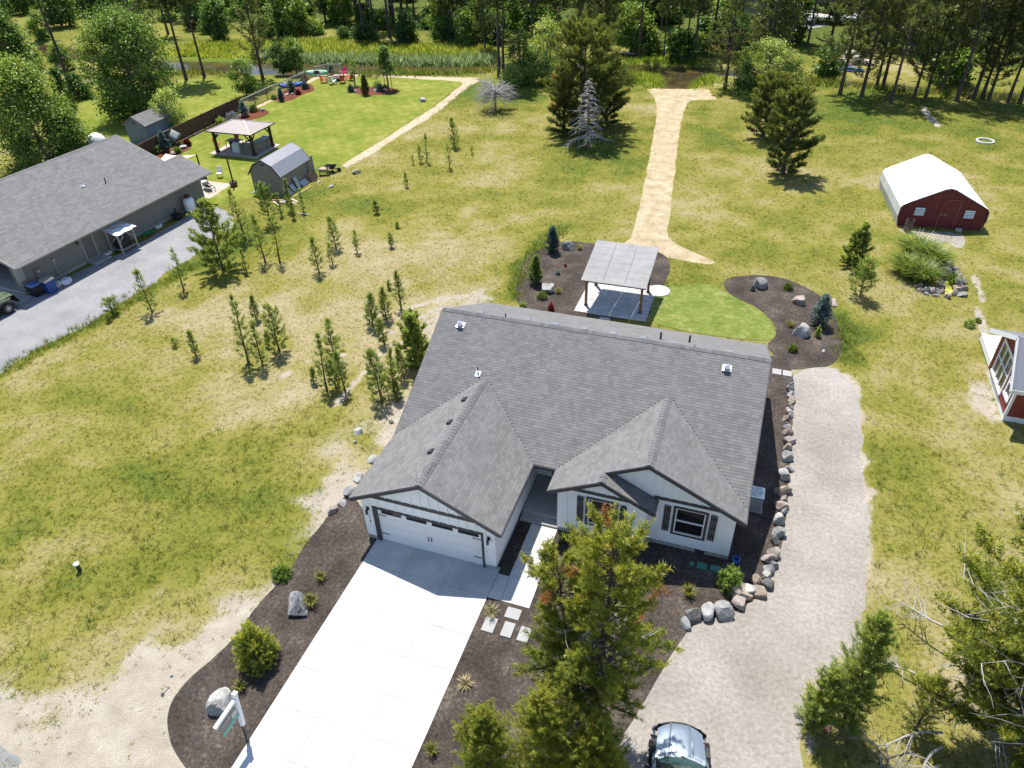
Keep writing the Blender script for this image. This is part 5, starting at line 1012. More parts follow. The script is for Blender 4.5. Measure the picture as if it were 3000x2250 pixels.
# Adirondack chairs and fire pit by the creek
def adirondack(lb, x0, y0, rz, m, group='lounge chairs around the fire pit'):
    c = thing('adirondack_chair', lb, 'chair', (x0, y0, 0), rz, group); MB().add([(-.3,-.3,.26),(.3,-.3,.26),(.3,.35,.40),(-.3,.35,.40),(-.3,-.3,.30),(.3,-.3,.30),(.3,.35,.44),(-.3,.35,.44)], [(0,1,5,4),(1,2,6,5),(2,3,7,6),(3,0,4,7),(4,5,6,7),(3,2,1,0)]).build('seat', m, c)
    for k in range(5): MB().add([(-.30+.125*k,-.28,.28),(-.19+.125*k,-.28,.28),(-.19+.125*k,-.24,.28),(-.30+.125*k,-.24,.28),(-.32+.13*k,-.62,1.0+.06*(2-abs(k-2))),(-.20+.13*k,-.62,1.0+.06*(2-abs(k-2))),(-.20+.13*k,-.58,1.0+.06*(2-abs(k-2))),(-.32+.13*k,-.58,1.0+.06*(2-abs(k-2)))], [(0,1,5,4),(1,2,6,5),(2,3,7,6),(3,0,4,7),(4,5,6,7)]).build('back_slat', m, c)
    for s in (-1, 1): MB().box(s*.36-.07, s*.36+.07, -.42, .38, .56, .595).build('armrest', m, c); MB().box(s*.34-.03, s*.34+.03, .28, .36, 0, .56).build('leg', m, c); MB().box(s*.30-.03, s*.30+.03, -.5, -.42, 0, .56).build('leg', m, c)
    return c
M_WGRN = mat('pale_green_plastic', (.52, .60, .52), .05, 4, .5)
for lb, q, rz, m_ in (('orange red lounge chair nearest the green kayak', (-45.05,71.38), -70, M_REDP), ('pale green lounge chair on the near side of the fire pit', (-43.55,71.05), -15, M_WGRN), ('bright red lounge chair right of the fire pit', (-42.57,71.95), 25, M_REDP), ('pink lounge chair on the far side of the fire pit', (-44.43,75.36), 170, M_PINK), ('coral red lounge chair standing rightmost by the stone strip', (-42.27,73.38), 80, M_REDP), ('dark grey lounge chair facing the creek behind the fire pit', (-46.57,75.42), 190, M_DVENT)): adirondack(lb, *q, R(rz), m_)
fp = thing('fire_pit', 'low dark fire pit table ringed by red chairs', 'fire pit', (*(-44.04,72.81), 0)); MB().lathe([(.55, 0), (.55, .4), (.75, .42), (.75, .47), (.35, .48), (.3, .40), (0, .40)], 20).build('bowl', M_DVENT, fp); MB().lathe([(.30, .405), (.28, .45), (0, .47)], 12).build('lava_rock', M_BLACK, fp)
def kayak(lb, x0, y0, z0, rz, tilt, m, m2, L=2.9):
    k_ = thing('kayak', lb, 'kayak', (x0, y0, z0), rz); k_.rotation_euler = (tilt, 0, rz); mb = MB(); st = 14; pr = []
    for i in range(st+1):
        s = i/st*2-1; w = .38*math.sqrt(max(0.0, 1-abs(s)**2.3))+.015; hh = .12+.16*abs(s)**2; pr.append([(s*L/2, w*math.cos(a), (hh if math.sin(a) > 0 else .22)*math.sin(a)*(1 if w > .1 else .5)+.22+.08*s*s) for a in [2*math.pi*j_/12 for j_ in range(12)]])
    b0 = [v for r_ in pr for v in r_]; mb.add(b0, [(i*12+j_, i*12+(j_+1) % 12, (i+1)*12+(j_+1) % 12, (i+1)*12+j_) for i in range(st) for j_ in range(12)]); mb.build('hull', m, k_, smooth=True)
    mb = MB().lathe([(.23, .0), (.27, .03), (.23, .06)], 16, (0, 0, .33)); o = mb.build('cockpit_rim', M_BLACK, k_); o.scale = (1.6, 1, 1)
    for s in (-1, 1): MB().beam((s*.5, 0, .38), (s*1.15, 0, .43), .10, .02).build('deck_stripe', m2, k_)
    return k_
M_KG = mat('light_green_hull', (.20, .50, .26), .1, 3, .35); M_KB = mat('blue_hull', (.03, .14, .50), .1, 3, .35)
kayak('light green kayak tipped on its side at the fence end', *(-48.10,74.54), .35, R(18), R(55), M_KG, M_VINYL, 3.3); kayak('blue kayak lying behind the blue spruce at the fence', *(-48.41,68.77), .05, R(25), R(20), M_KB, mat('pale_blue_stripe', (.35, .5, .75)), 2.8); kayak('small blue kayak partly hidden left of the spruce', *(-48.90,68.16), .05, R(50), R(10), M_KB, mat('pale_blue_stripe', (.35, .5, .75)), 2.4)
mb = MB(); q = [(-48.51,69.92), (-48.07,70.69), (-48.19,72.56), (-49.45,73.52)]; mb.add([(*q[0], .05), (*q[1], .05), (*q[2], .05), (*q[3], .05), ((q[0][0]+q[2][0])/2+.3, (q[0][1]+q[2][1])/2, 1.05)], [(0,1,4),(1,2,4),(2,3,4),(3,0,4)])
tag(mb.build('tarpaulin', mat('brown_tarpaulin', (.22, .115, .08), .1, 2, .7)), 'brown tarpaulin draped over a pile at the end of the fence', 'tarpaulin')
# covered item, white dome, wheelbarrows, boards
o = link('covered_trailer', rock_mesh(19, 1.55, 1.15, .95, 3, 13, .03), mat('grey_green_cover', (.20, .23, .215), .12, 2, .7), None, (*(-47.68,44.02), .75)); o.data.polygons.foreach_set('use_smooth', np.ones(len(o.data.polygons), bool)); tag(o, 'rounded grey green cover over a bulky item by the board fence', 'cover')
mb = MB().lathe([(1.0, 0), (1.02, .9), (.95, 1.5), (.7, 1.95), (.35, 2.2), (0, 2.28)], 20); tag(mb.build('covered_swing', mat('white_fabric', (.72, .72, .71), .05, 2, .8), None, (*(-53.07,39.07), 0), smooth=True), 'white fabric dome showing above the neighbour roof ridge', 'canopy')
def barrow(lb, q, rz, m, load):
    t_ = thing('wheelbarrow', lb, 'wheelbarrow', (*q, 0), rz, 'wheelbarrows by the barn shed'); MB().add([(-.2,-.35,.3),(.2,-.35,.3),(.2,.3,.3),(-.2,.3,.3),(-.36,-.55,.62),(.36,-.55,.62),(.34,.55,.62),(-.34,.55,.62)], [(0,3,2,1),(0,1,5,4),(1,2,6,5),(2,3,7,6),(3,0,4,7)]).build('tray', m, t_)
    wh = MB().tube([(-.05, .78, .2), (.05, .78, .2)], .2, 14).build('wheel', M_BLACK, t_)
    for s in (-1, 1): MB().beam((s*.28, -1.1, .58), (s*.06, .8, .22), .04, .04).build('handle', M_WOODT, t_); MB().box(s*.22-.02, s*.22+.02, -.45, -.41, 0, .35).build('leg', M_BLACK, t_)
    if load: link('load', rock_mesh(8, .32, .48, .14, 2, 3, .08), M_SAND, t_, (0, 0, .60))
barrow('left wheelbarrow heaped with pale soil by the barn shed', (-26.27,39.97), R(-60), mat('tan_tray', (.30, .27, .23), .2, 4, .6), True); barrow('empty dark wheelbarrow standing right of the loaded one', (-26.04,40.90), R(-75), M_DVENT, False)
t_ = thing('wooden_spool_disc', 'round wooden disc leaning on the back corner of the barn shed', 'disc', (-26.35, 38.2, .45)); o = MB().tube([(-.04, 0, 0), (.04, 0, 0)], .45, 20).build('disc', mat('brown_board', (.22, .13, .09), .2, 4, .8), t_); t_.rotation_euler = (0, R(-18), R(-35))
for k, (lb, y0, h_, w_) in enumerate((('tall pale board leaning on the barn shed wall', 36.1, 1.05, .45), ('short pale board leaning left of the tall one', 35.4, .6, .5), ('low wide board at the foot of the shed wall', 34.7, .42, .6), ('long pale panel on edge at the shed foot', 37.2, .35, 1.1))):
    mb = MB().add([(.5,-w_/2,0),(.5,w_/2,0),(.54,w_/2,0),(.54,-w_/2,0),(.06,-w_/2,h_),(.06,w_/2,h_),(.10,w_/2,h_),(.10,-w_/2,h_)], [(0,1,5,4),(1,2,6,5),(2,3,7,6),(3,0,4,7),(4,5,6,7)]); tag(mb.build('board', mat('grey_painted_board', (.40, .41, .44), .1, 4, .6), None, (-27.08, y0, .03)), lb, 'board', 'boards leaning on the barn shed')
M_BOARDS = mat('weathered_lumber', (.50, .46, .40), .2, 4, .8, rnd=.35)
lp = thing('lumber_pile', 'untidy pile of pale and orange boards among the young pines', 'lumber pile', (*(-26.01,32.72), 0), R(12)); rn = random.Random(3)
for k in range(16):
    a = rn.gauss(0, .35); L = .5+.9*rn.random(); x0, y0 = rn.uniform(-.8, .8), rn.uniform(-.5, .5); z0 = .04+.05*(k//4)
    MB().beam((x0-L/2*math.cos(a), y0-L/2*math.sin(a), z0), (x0+L/2*math.cos(a), y0+L/2*math.sin(a), z0+rn.uniform(0, .06)), .12, .035).build('board', M_BOARDS if k % 5 else mat('orange_board', (.50, .25, .12), .2, 4, .8), lp)
tag(MB().beam((*(-23.59,30.97), .05), (*(-22.42,30.93), .05), .16, .05).build('plank', M_BOARDS), 'single pale plank lying in the grass beyond the pile', 'plank')
tag(MB().beam((*(-26.00,34.03), .05), (*(-25.80,36.81), .05), .09, .05).build('timber', mat('yellow_lumber', (.55, .42, .22), .1, 4, .8)), 'long yellow timber lying along the barn shed edge', 'timber')

# ------------------------------------------------------------------ white roofed red barn
M_BARN = mat('dark_red_metal', (.13, .020, .022), .12, 2, .6); M_FAB = mat('white_barn_fabric', (.74, .75, .76), .03, 1.5, .7, .3, 3)
M_FABS = mat('weathered_barn_fabric', (.55, .57, .55), .16, 1.2, .75, .6, 5)
ba = thing('barn', 'small barn with white fabric roof and dark red front wall', 'barn', (27.9, 42.35, 0), R(6.0))
BW, SH, AP, BL = 3.03, 1.62, 3.22, 7.95
bp = []
for k in range(5): a = k/4*math.pi/2*.8; bp.append((-BW-.10+.30*(1-math.cos(a*1.1)), SH+.05+.32*math.sin(a)))
arc = [(-BW, 0.0), (-BW-.16, .8), (-BW-.13, SH-.1), (-BW+.02, SH+.12), (-BW+.32, SH+.30), (-.35, AP-.10), (0, AP-.02)]; arc = arc+[(-x_0, z_0) for x_0, z_0 in arc[-2::-1]]
NY_ = 10
def loft(mb, sl_, y0, y1):
    for (xa, za), (xb, zb) in zip(sl_[:-1], sl_[1:]):
        for k in range(NY_):
            ya, yb = y0+(y1-y0)*k/NY_, y0+(y1-y0)*(k+1)/NY_; mb.quad((xa, ya, za), (xb, ya, zb), (xb, yb, zb), (xa, yb, za))
mb = MB(); loft(mb, arc[3:-3], -.06, BL); ro_ = mb.build('roof', M_FAB, ba)
for k in range(1, 9): mb = MB(); mb.tube([(x_0, BL*k/9, z_0+.012) for x_0, z_0 in arc[3:-3]], .022, 5); mb.build('fabric_seam', M_FAB, ro_)
for nm_, a in (('side_wall', arc[:4]), ('side_wall', arc[-4:])): mb = MB(); loft(mb, a, -.06, BL); mb.build(nm_, M_FABS, ba)
fr = [(x_0*.985, z_0-.03 if z_0 > .5 else z_0) for x_0, z_0 in arc]
fw2 = MB().add([(x_0, 0, max(0, z_0)) for x_0, z_0 in fr], [tuple(range(len(fr)))]).build('front_wall', M_BARN, ba); MB().add([(x_0, BL-.05, max(0, z_0)) for x_0, z_0 in fr], [tuple(range(len(fr)))]).build('rear_wall', M_BARN, ba)
mb = MB()
for k in range(20):
    u = -2.85+k*.3; zt = np.interp(u, [p[0] for p in fr[2:-2]], [p[1] for p in fr[2:-2]])-.05; mb.box(u-.012, u+.012, -.02, -.002, .02, zt)
tag(mb.build('wall_rib', M_BARN, fw2), kind='stuff')
mb = MB()
for (xa, za), (xb, zb) in zip(fr[1:-1], fr[2:-1]): mb.beam((xa, -.05, za), (xb, -.05, zb), .10, .09)
mb.build('front_trim', mat('plum_trim', (.07, .035, .05), .1, 3, .6), ba)
M_THIN = mat('tan_trim', (.36, .33, .29)); bd_ = MB().box(-.30, 1.02, -.045, -.021, .04, 2.35).build('door', M_BARN, ba); MB().box(.02, .98, -.06, -.046, 2.29, 2.33).box(.98, 1.02, -.06, -.046, .05, 2.33).box(-.30, -.26, -.06, -.046, .05, 1.1).box(-.30, .6, -.06, -.046, .02, .05).build('door_edge', mat('rusty_edge', (.28, .13, .10), .2, 5, .7), bd_)
for x0 in (-.1, .2): MB().box(x0-.1, x0+.06, -.09, -.061, 1.10, 1.15).build('latch', M_THIN, bd_)
for x0 in (-1.72, 1.83):
    wn = MB().box(x0-.35, x0+.35, -.05, -.003, .98, 1.62).build('louvre_window', mat('dark_backing', (.10, .09, .10), .1, 3, .7), ba)
    for k in range(5): MB().add([(x0-.35, -.051, 1.0+k*.13), (x0+.35, -.051, 1.0+k*.13), (x0+.35, -.12, .97+k*.13), (x0-.35, -.12, .97+k*.13), (x0-.35, -.075, 1.045+k*.13), (x0+.35, -.075, 1.045+k*.13)], [(2,3,4,5),(0,1,5,4),(3,2,1,0)]).build('slat', M_VINYL, wn)
dm_ = thing('steel_drum', 'rusty open steel drum standing before the red barn wall', 'drum', (*(25.56,41.00), 0)); mb = MB().lathe([(.29, 0), (.29, .3), (.305, .32), (.29, .34), (.29, .62), (.305, .64), (.29, .66), (.29, .98), (.27, .98), (.27, .05), (0, .05)], 22); mb.build('drum_wall', mat('rusty_steel', (.10, .055, .035), .4, 4, .85, col2=(.13, .10, .09)), dm_)
tag(MB().box(1.12, 1.55, -.5, -.2, .0, .2).build('concrete_block', M_CONC2, None, (27.95, 42.45, 0)), 'grey concrete block beside the red barn door', 'block')

# ------------------------------------------------------------------ red house at the right edge
M_RED2 = mat('barn_red_siding', (.21, .040, .030), .10, 2, .7); M_WTRIM = mat('white_trim_paint', (.74, .74, .76), .03, 2, .5)
rh = thing('house', 'barn red house with white trim and a metal roof at the right edge', 'house', (28.1, 17.32, 0)); HW = 4.62; RZ = 4.25
gt = lambda u: np.interp(u, [0, HW*.30, HW], [3.05, 4.05, 2.6]) if False else np.interp(u, [0, 1.25, HW], [3.0, 4.18, 2.62])
mb = MB(); W4 = [(.37, 1.15, 1.08, 2.42), (1.62, 3.88, .66, 2.62)]; strip_wall(mb, 'y', 0, .15, (0, 1.25, HW), gt, .35, W4); strip_wall(mb, 'x', 0, .15, (.15, 7.8), lambda u: 2.98, .35, [(1.15, 2.4, .95, 2.2)]); strip_wall(mb, 'x', HW-.15, .15, (.15, 7.8), lambda u: 2.6, .35); mb.build('wall', M_RED2, rh)
mb = MB()
for k in range(9): u = .25+k*.5
for k in range(1, 19):
    u = k*.24
    if not (.3 < u < 1.2 or 1.5 < u < 4.0): mb.box(-.008, -.001, u-.006, u+.006, .36, gt(u)-.1)
for k in range(1, 24): mb.box(.15+k*.3-.006, .15+k*.3+.006, -.008, -.001, .36, .9)
tag(mb.build('siding_groove', M_RED2, rh), kind='stuff')
MB().box(.03, 7.7, .03, HW-.03, 0, .348).build('foundation', M_WTRIM, rh)
MB().box(-.025, .10, -.025, -.002, .3, 2.98).box(-.025, -.002, -.002, .10, .3, 3.0).build('corner_trim', M_WTRIM, rh)
for u0, u1, z0, z1, nn in ((.37, 1.15, 1.08, 2.42, 1), (1.62, 3.88, .66, 2.62, 3)):
    fr_ = MB(); fr_.box(-.05, -.001, u0-.10, u1+.10, z1, z1+.10); fr_.box(-.08, -.001, u0-.10, u1+.10, z0-.13, z0); fr_.box(-.05, -.001, u0-.10, u0, z0, z1); fr_.box(-.05, -.001, u1, u1+.10, z0, z1); f_ = fr_.build('window', M_WTRIM, rh)
    wd_ = (u1-u0)/nn
    for k in range(nn):
        a, b = u0+wd_*k, u0+wd_*(k+1); s = MB(); s.box(-.045, .04, a+.002, a+.06, z0+.002, z1-.002); s.box(-.045, .04, b-.06, b-.002, z0+.002, z1-.002); s.box(-.045, .04, a+.06, b-.06, z1-.06, z1-.002); s.box(-.045, .04, a+.06, b-.06, z0+.002, z0+.06); zm = z0+(z1-z0)*.52; s.box(-.045, .04, a+.06, b-.06, zm-.03, zm+.03); s.build('frame', M_WTRIM, f_)
        if nn == 1 or k == 0:
            g_ = MB()
            for q in (1, 2): g_.box(-.005, .005, a+.06+(wd_-.12)*q/3-.008, a+.06+(wd_-.12)*q/3+.008, zm+.03, z1-.06)
            g_.box(-.004, .004, a+.06, b-.06, (zm+z1)/2-.008, (zm+z1)/2+.008); g_.build('muntin', M_WTRIM, f_)
        MB().box(.006, .012, a+.06, b-.06, z0+.06, zm-.03).build('pane', M_GLASS, f_); MB().box(.006, .012, a+.06, b-.06, zm+.03, z1-.06).build('pane', M_GLASS, f_)
f_ = MB().box(1.05, 2.5, -.05, -.001, 2.2, 2.3).box(1.05, 2.5, -.07, -.001, .85, .95).box(1.05, 1.15, -.05, -.001, .95, 2.2).box(2.4, 2.5, -.05, -.001, .95, 2.2).build('window', M_WTRIM, rh); MB().box(1.16, 2.39, .02, .03, .96, 2.19).build('pane', M_GLASS, f_)
M_MROOF = mat('grey_standing_seam', (.30, .30, .32), .06, 1.5, .45, metal=.4)
rp = [(-.75, 2.48), (1.25, 4.40), (HW+.55, 2.52)]
for (ya, za), (yb, zb) in zip(rp[:-1], rp[1:]):
    pa = MB().prism([(-.5, ya, za), (-.5, yb, zb), (8.2, yb, zb), (8.2, ya, za)], (0, 0, -.09)).build('roof_panel', M_MROOF, rh); mb = MB()
    for k in range(20): mb.beam((-.42+k*.45, ya, za+.015), (-.42+k*.45, yb, zb+.015), .03, .03)
    tag(mb.build('roof_seam', M_MROOF, pa), kind='stuff')
mb = MB()
for (ya, za), (yb, zb) in zip(rp[:-1], rp[1:]): mb.beam((-.52, ya, za-.12), (-.52, yb, zb-.12), .03, .24); mb.beam((-.26, ya, za-.12), (-.26, yb, zb-.12), .46, .03)
mb.beam((-.5, -.76, 2.36), (8.2, -.76, 2.36), .03, .22); mb.build('fascia', M_WTRIM, rh)
dk = thing('deck', 'weathered plank deck with a pale edge behind the red house', 'deck', (28.25, 22.0, 0)); mb = MB().box(0, 5, 0, .06, .1, .44).box(0, .22, .061, 3.5, .1, .505).box(0, 5, 3.45, 3.5, .1, .44).build('frame', M_WTRIM, dk)
M_DKB = mat('grey_deck_board', (.42, .39, .36), .15, 4, .85, rnd=.15); mb_ = MB().box(.225, 5, 0, .135, .45, .485).mesh('deck_board'); mb_.materials.append(M_DKB)
for k in range(24): o = bpy.data.objects.new('deck_board', mb_); COL.objects.link(o); o.parent = dk; o.location = (0, .06+k*.142, 0)

# ------------------------------------------------------------------ far buildings beyond the creek
M_LOG = mat('orange_log_wall', (.30, .13, .05), .15, 3, .75); M_SHEDW = mat('dull_olive_wall', (.26, .25, .20), .08, 2, .8); M_BROOF = mat('blue_grey_metal_roof', (.45, .50, .58), .06, 2, .4, metal=.3)
def cabin(name, lb, x0, y0, rz, w, dpt, h, rise, mw, mr, cat='cabin', porch=0, siding=True):
    c = thing(name, lb, cat, (x0, y0, 0), rz); mb = MB(); tp_ = lambda u: h+rise*(1-abs(u)/(w/2))
    strip_wall(mb, 'x', 0, .15, (-w/2, 0, w/2), tp_, 0, [(-.5, .5, 0.001, 2.05)]); strip_wall(mb, 'x', dpt-.15, .15, (-w/2, 0, w/2), tp_, 0); strip_wall(mb, 'y', -w/2, .15, (.15, dpt-.15), lambda u: h, 0); strip_wall(mb, 'y', w/2-.15, .15, (.15, dpt-.15), lambda u: h, 0); wl_ = mb.build('wall', mw, c)
    mb = MB()
    for k in range(int(h/.22)): mb.box(-w/2-.025, w/2+.025, -.03, -.001, .06+k*.22, .24+k*.22) if False else mb.box(w/2+.001, w/2+.03, 0, dpt, .05+k*.22, .24+k*.22).box(-w/2, -.55, -.03, -.001, .05+k*.22, .24+k*.22).box(.55, w/2, -.03, -.001, .05+k*.22, .24+k*.22)
    if siding: tag(mb.build('log_course', mw, wl_), kind='stuff')
    for s in (-1, 1): MB().prism([(0, -.6-porch, h+rise+.05), (s*(w/2+.5), -.6-porch, h-.5*rise/(w/2)+.02), (s*(w/2+.5), dpt+.5, h-.5*rise/(w/2)+.02), (0, dpt+.5, h+rise+.05)], (0, 0, .1)).build('roof', mr, c)
    MB().box(-.45, .45, .05, .09, .02, 2.0).build('door', M_DARKIN, c)
    for u in (-w/2+1.3, w/2-1.3): f = MB().box(u-.55, u+.55, -.06, -.031, 1.0, 2.1).build('window', M_WTRIM, c); MB().box(u-.47, u+.47, -.075, -.061, 1.08, 2.02).build('pane', M_GLASS, f)
    if porch:
        for u in (-w/2, w/2): MB().box(u-.08, u+.08, -porch-.08, -porch+.08, 0, h).build('porch_post', mw, c)
    return c
cabin('cabin', 'orange log cabin with a brown roof at the top edge left of centre', *(-84.87,140.19), R(35), 8, 8, 2.8, 1.6, M_LOG, M_SHN)
cabin('cabin', 'brown log house with a pale porch roof above the marsh', *(-50.31,131.12), R(-8), 9, 8, 2.8, 1.6, M_LOG, mat('pale_porch_roof', (.55, .54, .52), .05, 2, .6), porch=2)
cabin('shed', 'dull olive metal shed with a blue grey roof beyond the creek', *(9.00,120.15), R(-12), 5.0, 7, 4.3, 1.0, M_SHEDW, M_BROOF, 'shed', siding=False)
cabin('house', 'grey house behind the white railed deck at the top right', *(16.82,146.19), R(10), 12, 8, 3.2, 1.8, M_SHEDW, M_SHN, 'house')
wd2 = thing('raised_deck', 'raised white railed deck of the far house at the top right', 'deck', (*(13.66,124.29), 0), R(8)); DZ = 1.1
MB().box(0, 12, .0, 4.5, DZ-.15, DZ).build('deck_floor', M_DKB, wd2); MB().box(0, 12, -.04, -.001, DZ-.25, DZ+.05).box(-.04, -.001, 0, 4.5, DZ-.25, DZ+.05).build('fascia', M_WTRIM, wd2)
for k in range(9): MB().box(k*1.49, k*1.49+.08, .02, .10, 0, DZ+1.0).build('post', M_WTRIM, wd2)
for k in range(4): MB().box(.0, .08, .4+k*1.2, .48+k*1.2, 0, DZ+1.0).build('post', M_WTRIM, wd2)
MB().box(0, 12, .02, .09, DZ+.95, DZ+1.03).box(0, .09, .1, 4.5, DZ+.95, DZ+1.03).build('hand_rail', M_WTRIM, wd2)
ht = thing('hot_tub', 'square brown hot tub with a folded white cover on the deck', 'hot tub', (*(14.55,130.20), DZ), R(8)); MB().box(-1.05, 1.05, 0.3, 2.2, 0, .8).build('cabinet', mat('brown_board', (.22, .13, .09)), ht); MB().box(-1.1, -.01, .25, 2.25, .801, .92).build('cover_half', M_VINYL, ht); MB().box(.01, 1.1, .25, 2.25, .801, .92).build('cover_half', M_VINYL, ht)
hm = thing('hammock', 'dark red hammock slung between pines beyond the creek', 'hammock', (0, 0, 0)); A0, A1 = Vector((*(17.26,109.43), 1.6)), Vector((*(21.79,104.72), 1.6)); mb = MB()
for k in range(10):
    def f(i, s): q_0 = A0+(A1-A0)*(.22+.56*i/10); return (q_0.x, q_0.y+s*.45*math.sin(math.pi*(.05+.9*i/10)), q_0.z-.8*math.sin(math.pi*(.22+.56*i/10))+.15*abs(s))
    mb.quad(f(k, -1), f(k+1, -1), f(k+1, 0), f(k, 0)); mb.quad(f(k, 0), f(k+1, 0), f(k+1, 1), f(k, 1))
mb.build('bed', mat('maroon_cloth', (.10, .02, .02), .1, 3, .8), hm); MB().tube([A0, f(0, 0)], .02, 5).tube([A1, f(10, 0)], .02, 5).build('rope', M_BLACK, hm)
o = link('tarpaulin', rock_mesh(33, 1.8, .7, .3, 3, 5, .12), mat('blue_tarpaulin', (.05, .13, .30), .2, 2, .5), None, (*(22.89,93.16), .2)); tag(o, 'blue tarpaulin on the ground among the pines beyond the creek', 'tarpaulin')
o = link('tent', rock_mesh(34, 1.5, 1.3, 1.2, 2, 6, .06), mat('cream_canvas', (.60, .52, .42), .1, 2, .8), None, (*(23.02,97.88), .5)); tag(o, 'cream canvas heap showing between the pines above the blue tarpaulin', 'tent')
jp = thing('junk_pile', 'heap of grey scrap beside the cream canvas beyond the creek', 'scrap pile', (*(24.44,97.44), 0)); rn = random.Random(8)
for k in range(22): MB().box(-.2-.2*rn.random(), .2+.2*rn.random(), -.15, .15+.1*rn.random(), 0, .15+.3*rn.random()).build('scrap_piece', M_BOARDS, jp, (rn.gauss(0, 1.0), rn.gauss(0, .6), .1*rn.random()))
pw_ = thing('picnic_set', 'white garden table and chairs before the brown log house', 'garden furniture', (*(-44.77,118.92), 0)); MB().box(-1, 1, -.5, .5, .68, .74).build('table_top', M_VINYL, pw_)
for sx_ in (-1, 1):
    for sy_ in (-1, 1): MB().box(sx_*.9-.04, sx_*.9+.04, sy_*.4-.04, sy_*.4+.04, 0, .68).build('leg', M_VINYL, pw_)
for s in (-1, 1): MB().box(-.9, .9, s*.95-.18, s*.95+.18, .4, .45).box(-.8, -.7, s*.95-.15, s*.95+.15, 0, .4).box(.7, .8, s*.95-.15, s*.95+.15, 0, .4).build('bench', M_VINYL, pw_)
bj = thing('footbridge', 'small weathered landing of planks on the far creek bank', 'jetty', (*(-8.48,95.90), 0), R(-8)); jm = MB().box(-1.8, 1.8, 0, .19, .25, .30).mesh('plank'); jm.materials.append(M_DKB); bj.name = 'jetty'
for k in range(8): o = bpy.data.objects.new('plank', jm); COL.objects.link(o); o.parent = bj; o.location = (0, k*.2, 0)
for x0 in (-1.5, 0, 1.5): MB().box(x0-.08, x0+.08, .02, .18, -.7, .249).build('pile', M_DTIM, bj)
rg = thing('tractor_tire', 'white painted ring lying in the grass beyond the barn', 'ring', (*(34.81,65.82), 0)); rg.name = 'ground_ring'; mb = MB(); mb.lathe([(.72, 0), (.82, 0), (.84, .10), (.82, .16), (.72, .16), (.70, .08), (.72, 0)], 28, cap=False); mb.build('ring', M_VINYL, rg)
wc = thing('well_cap', 'small dark capped well pipe standing in the left meadow', 'well cap', (*(-11.18,-5.56), 0)); MB().tube([(0, 0, 0), (0, 0, .4)], .09, 12).build('casing', M_DVENT, wc); MB().lathe([(.13, .40), (.13, .47), (.05, .50), (0, .50)], 14).build('cap', M_GALV, wc)

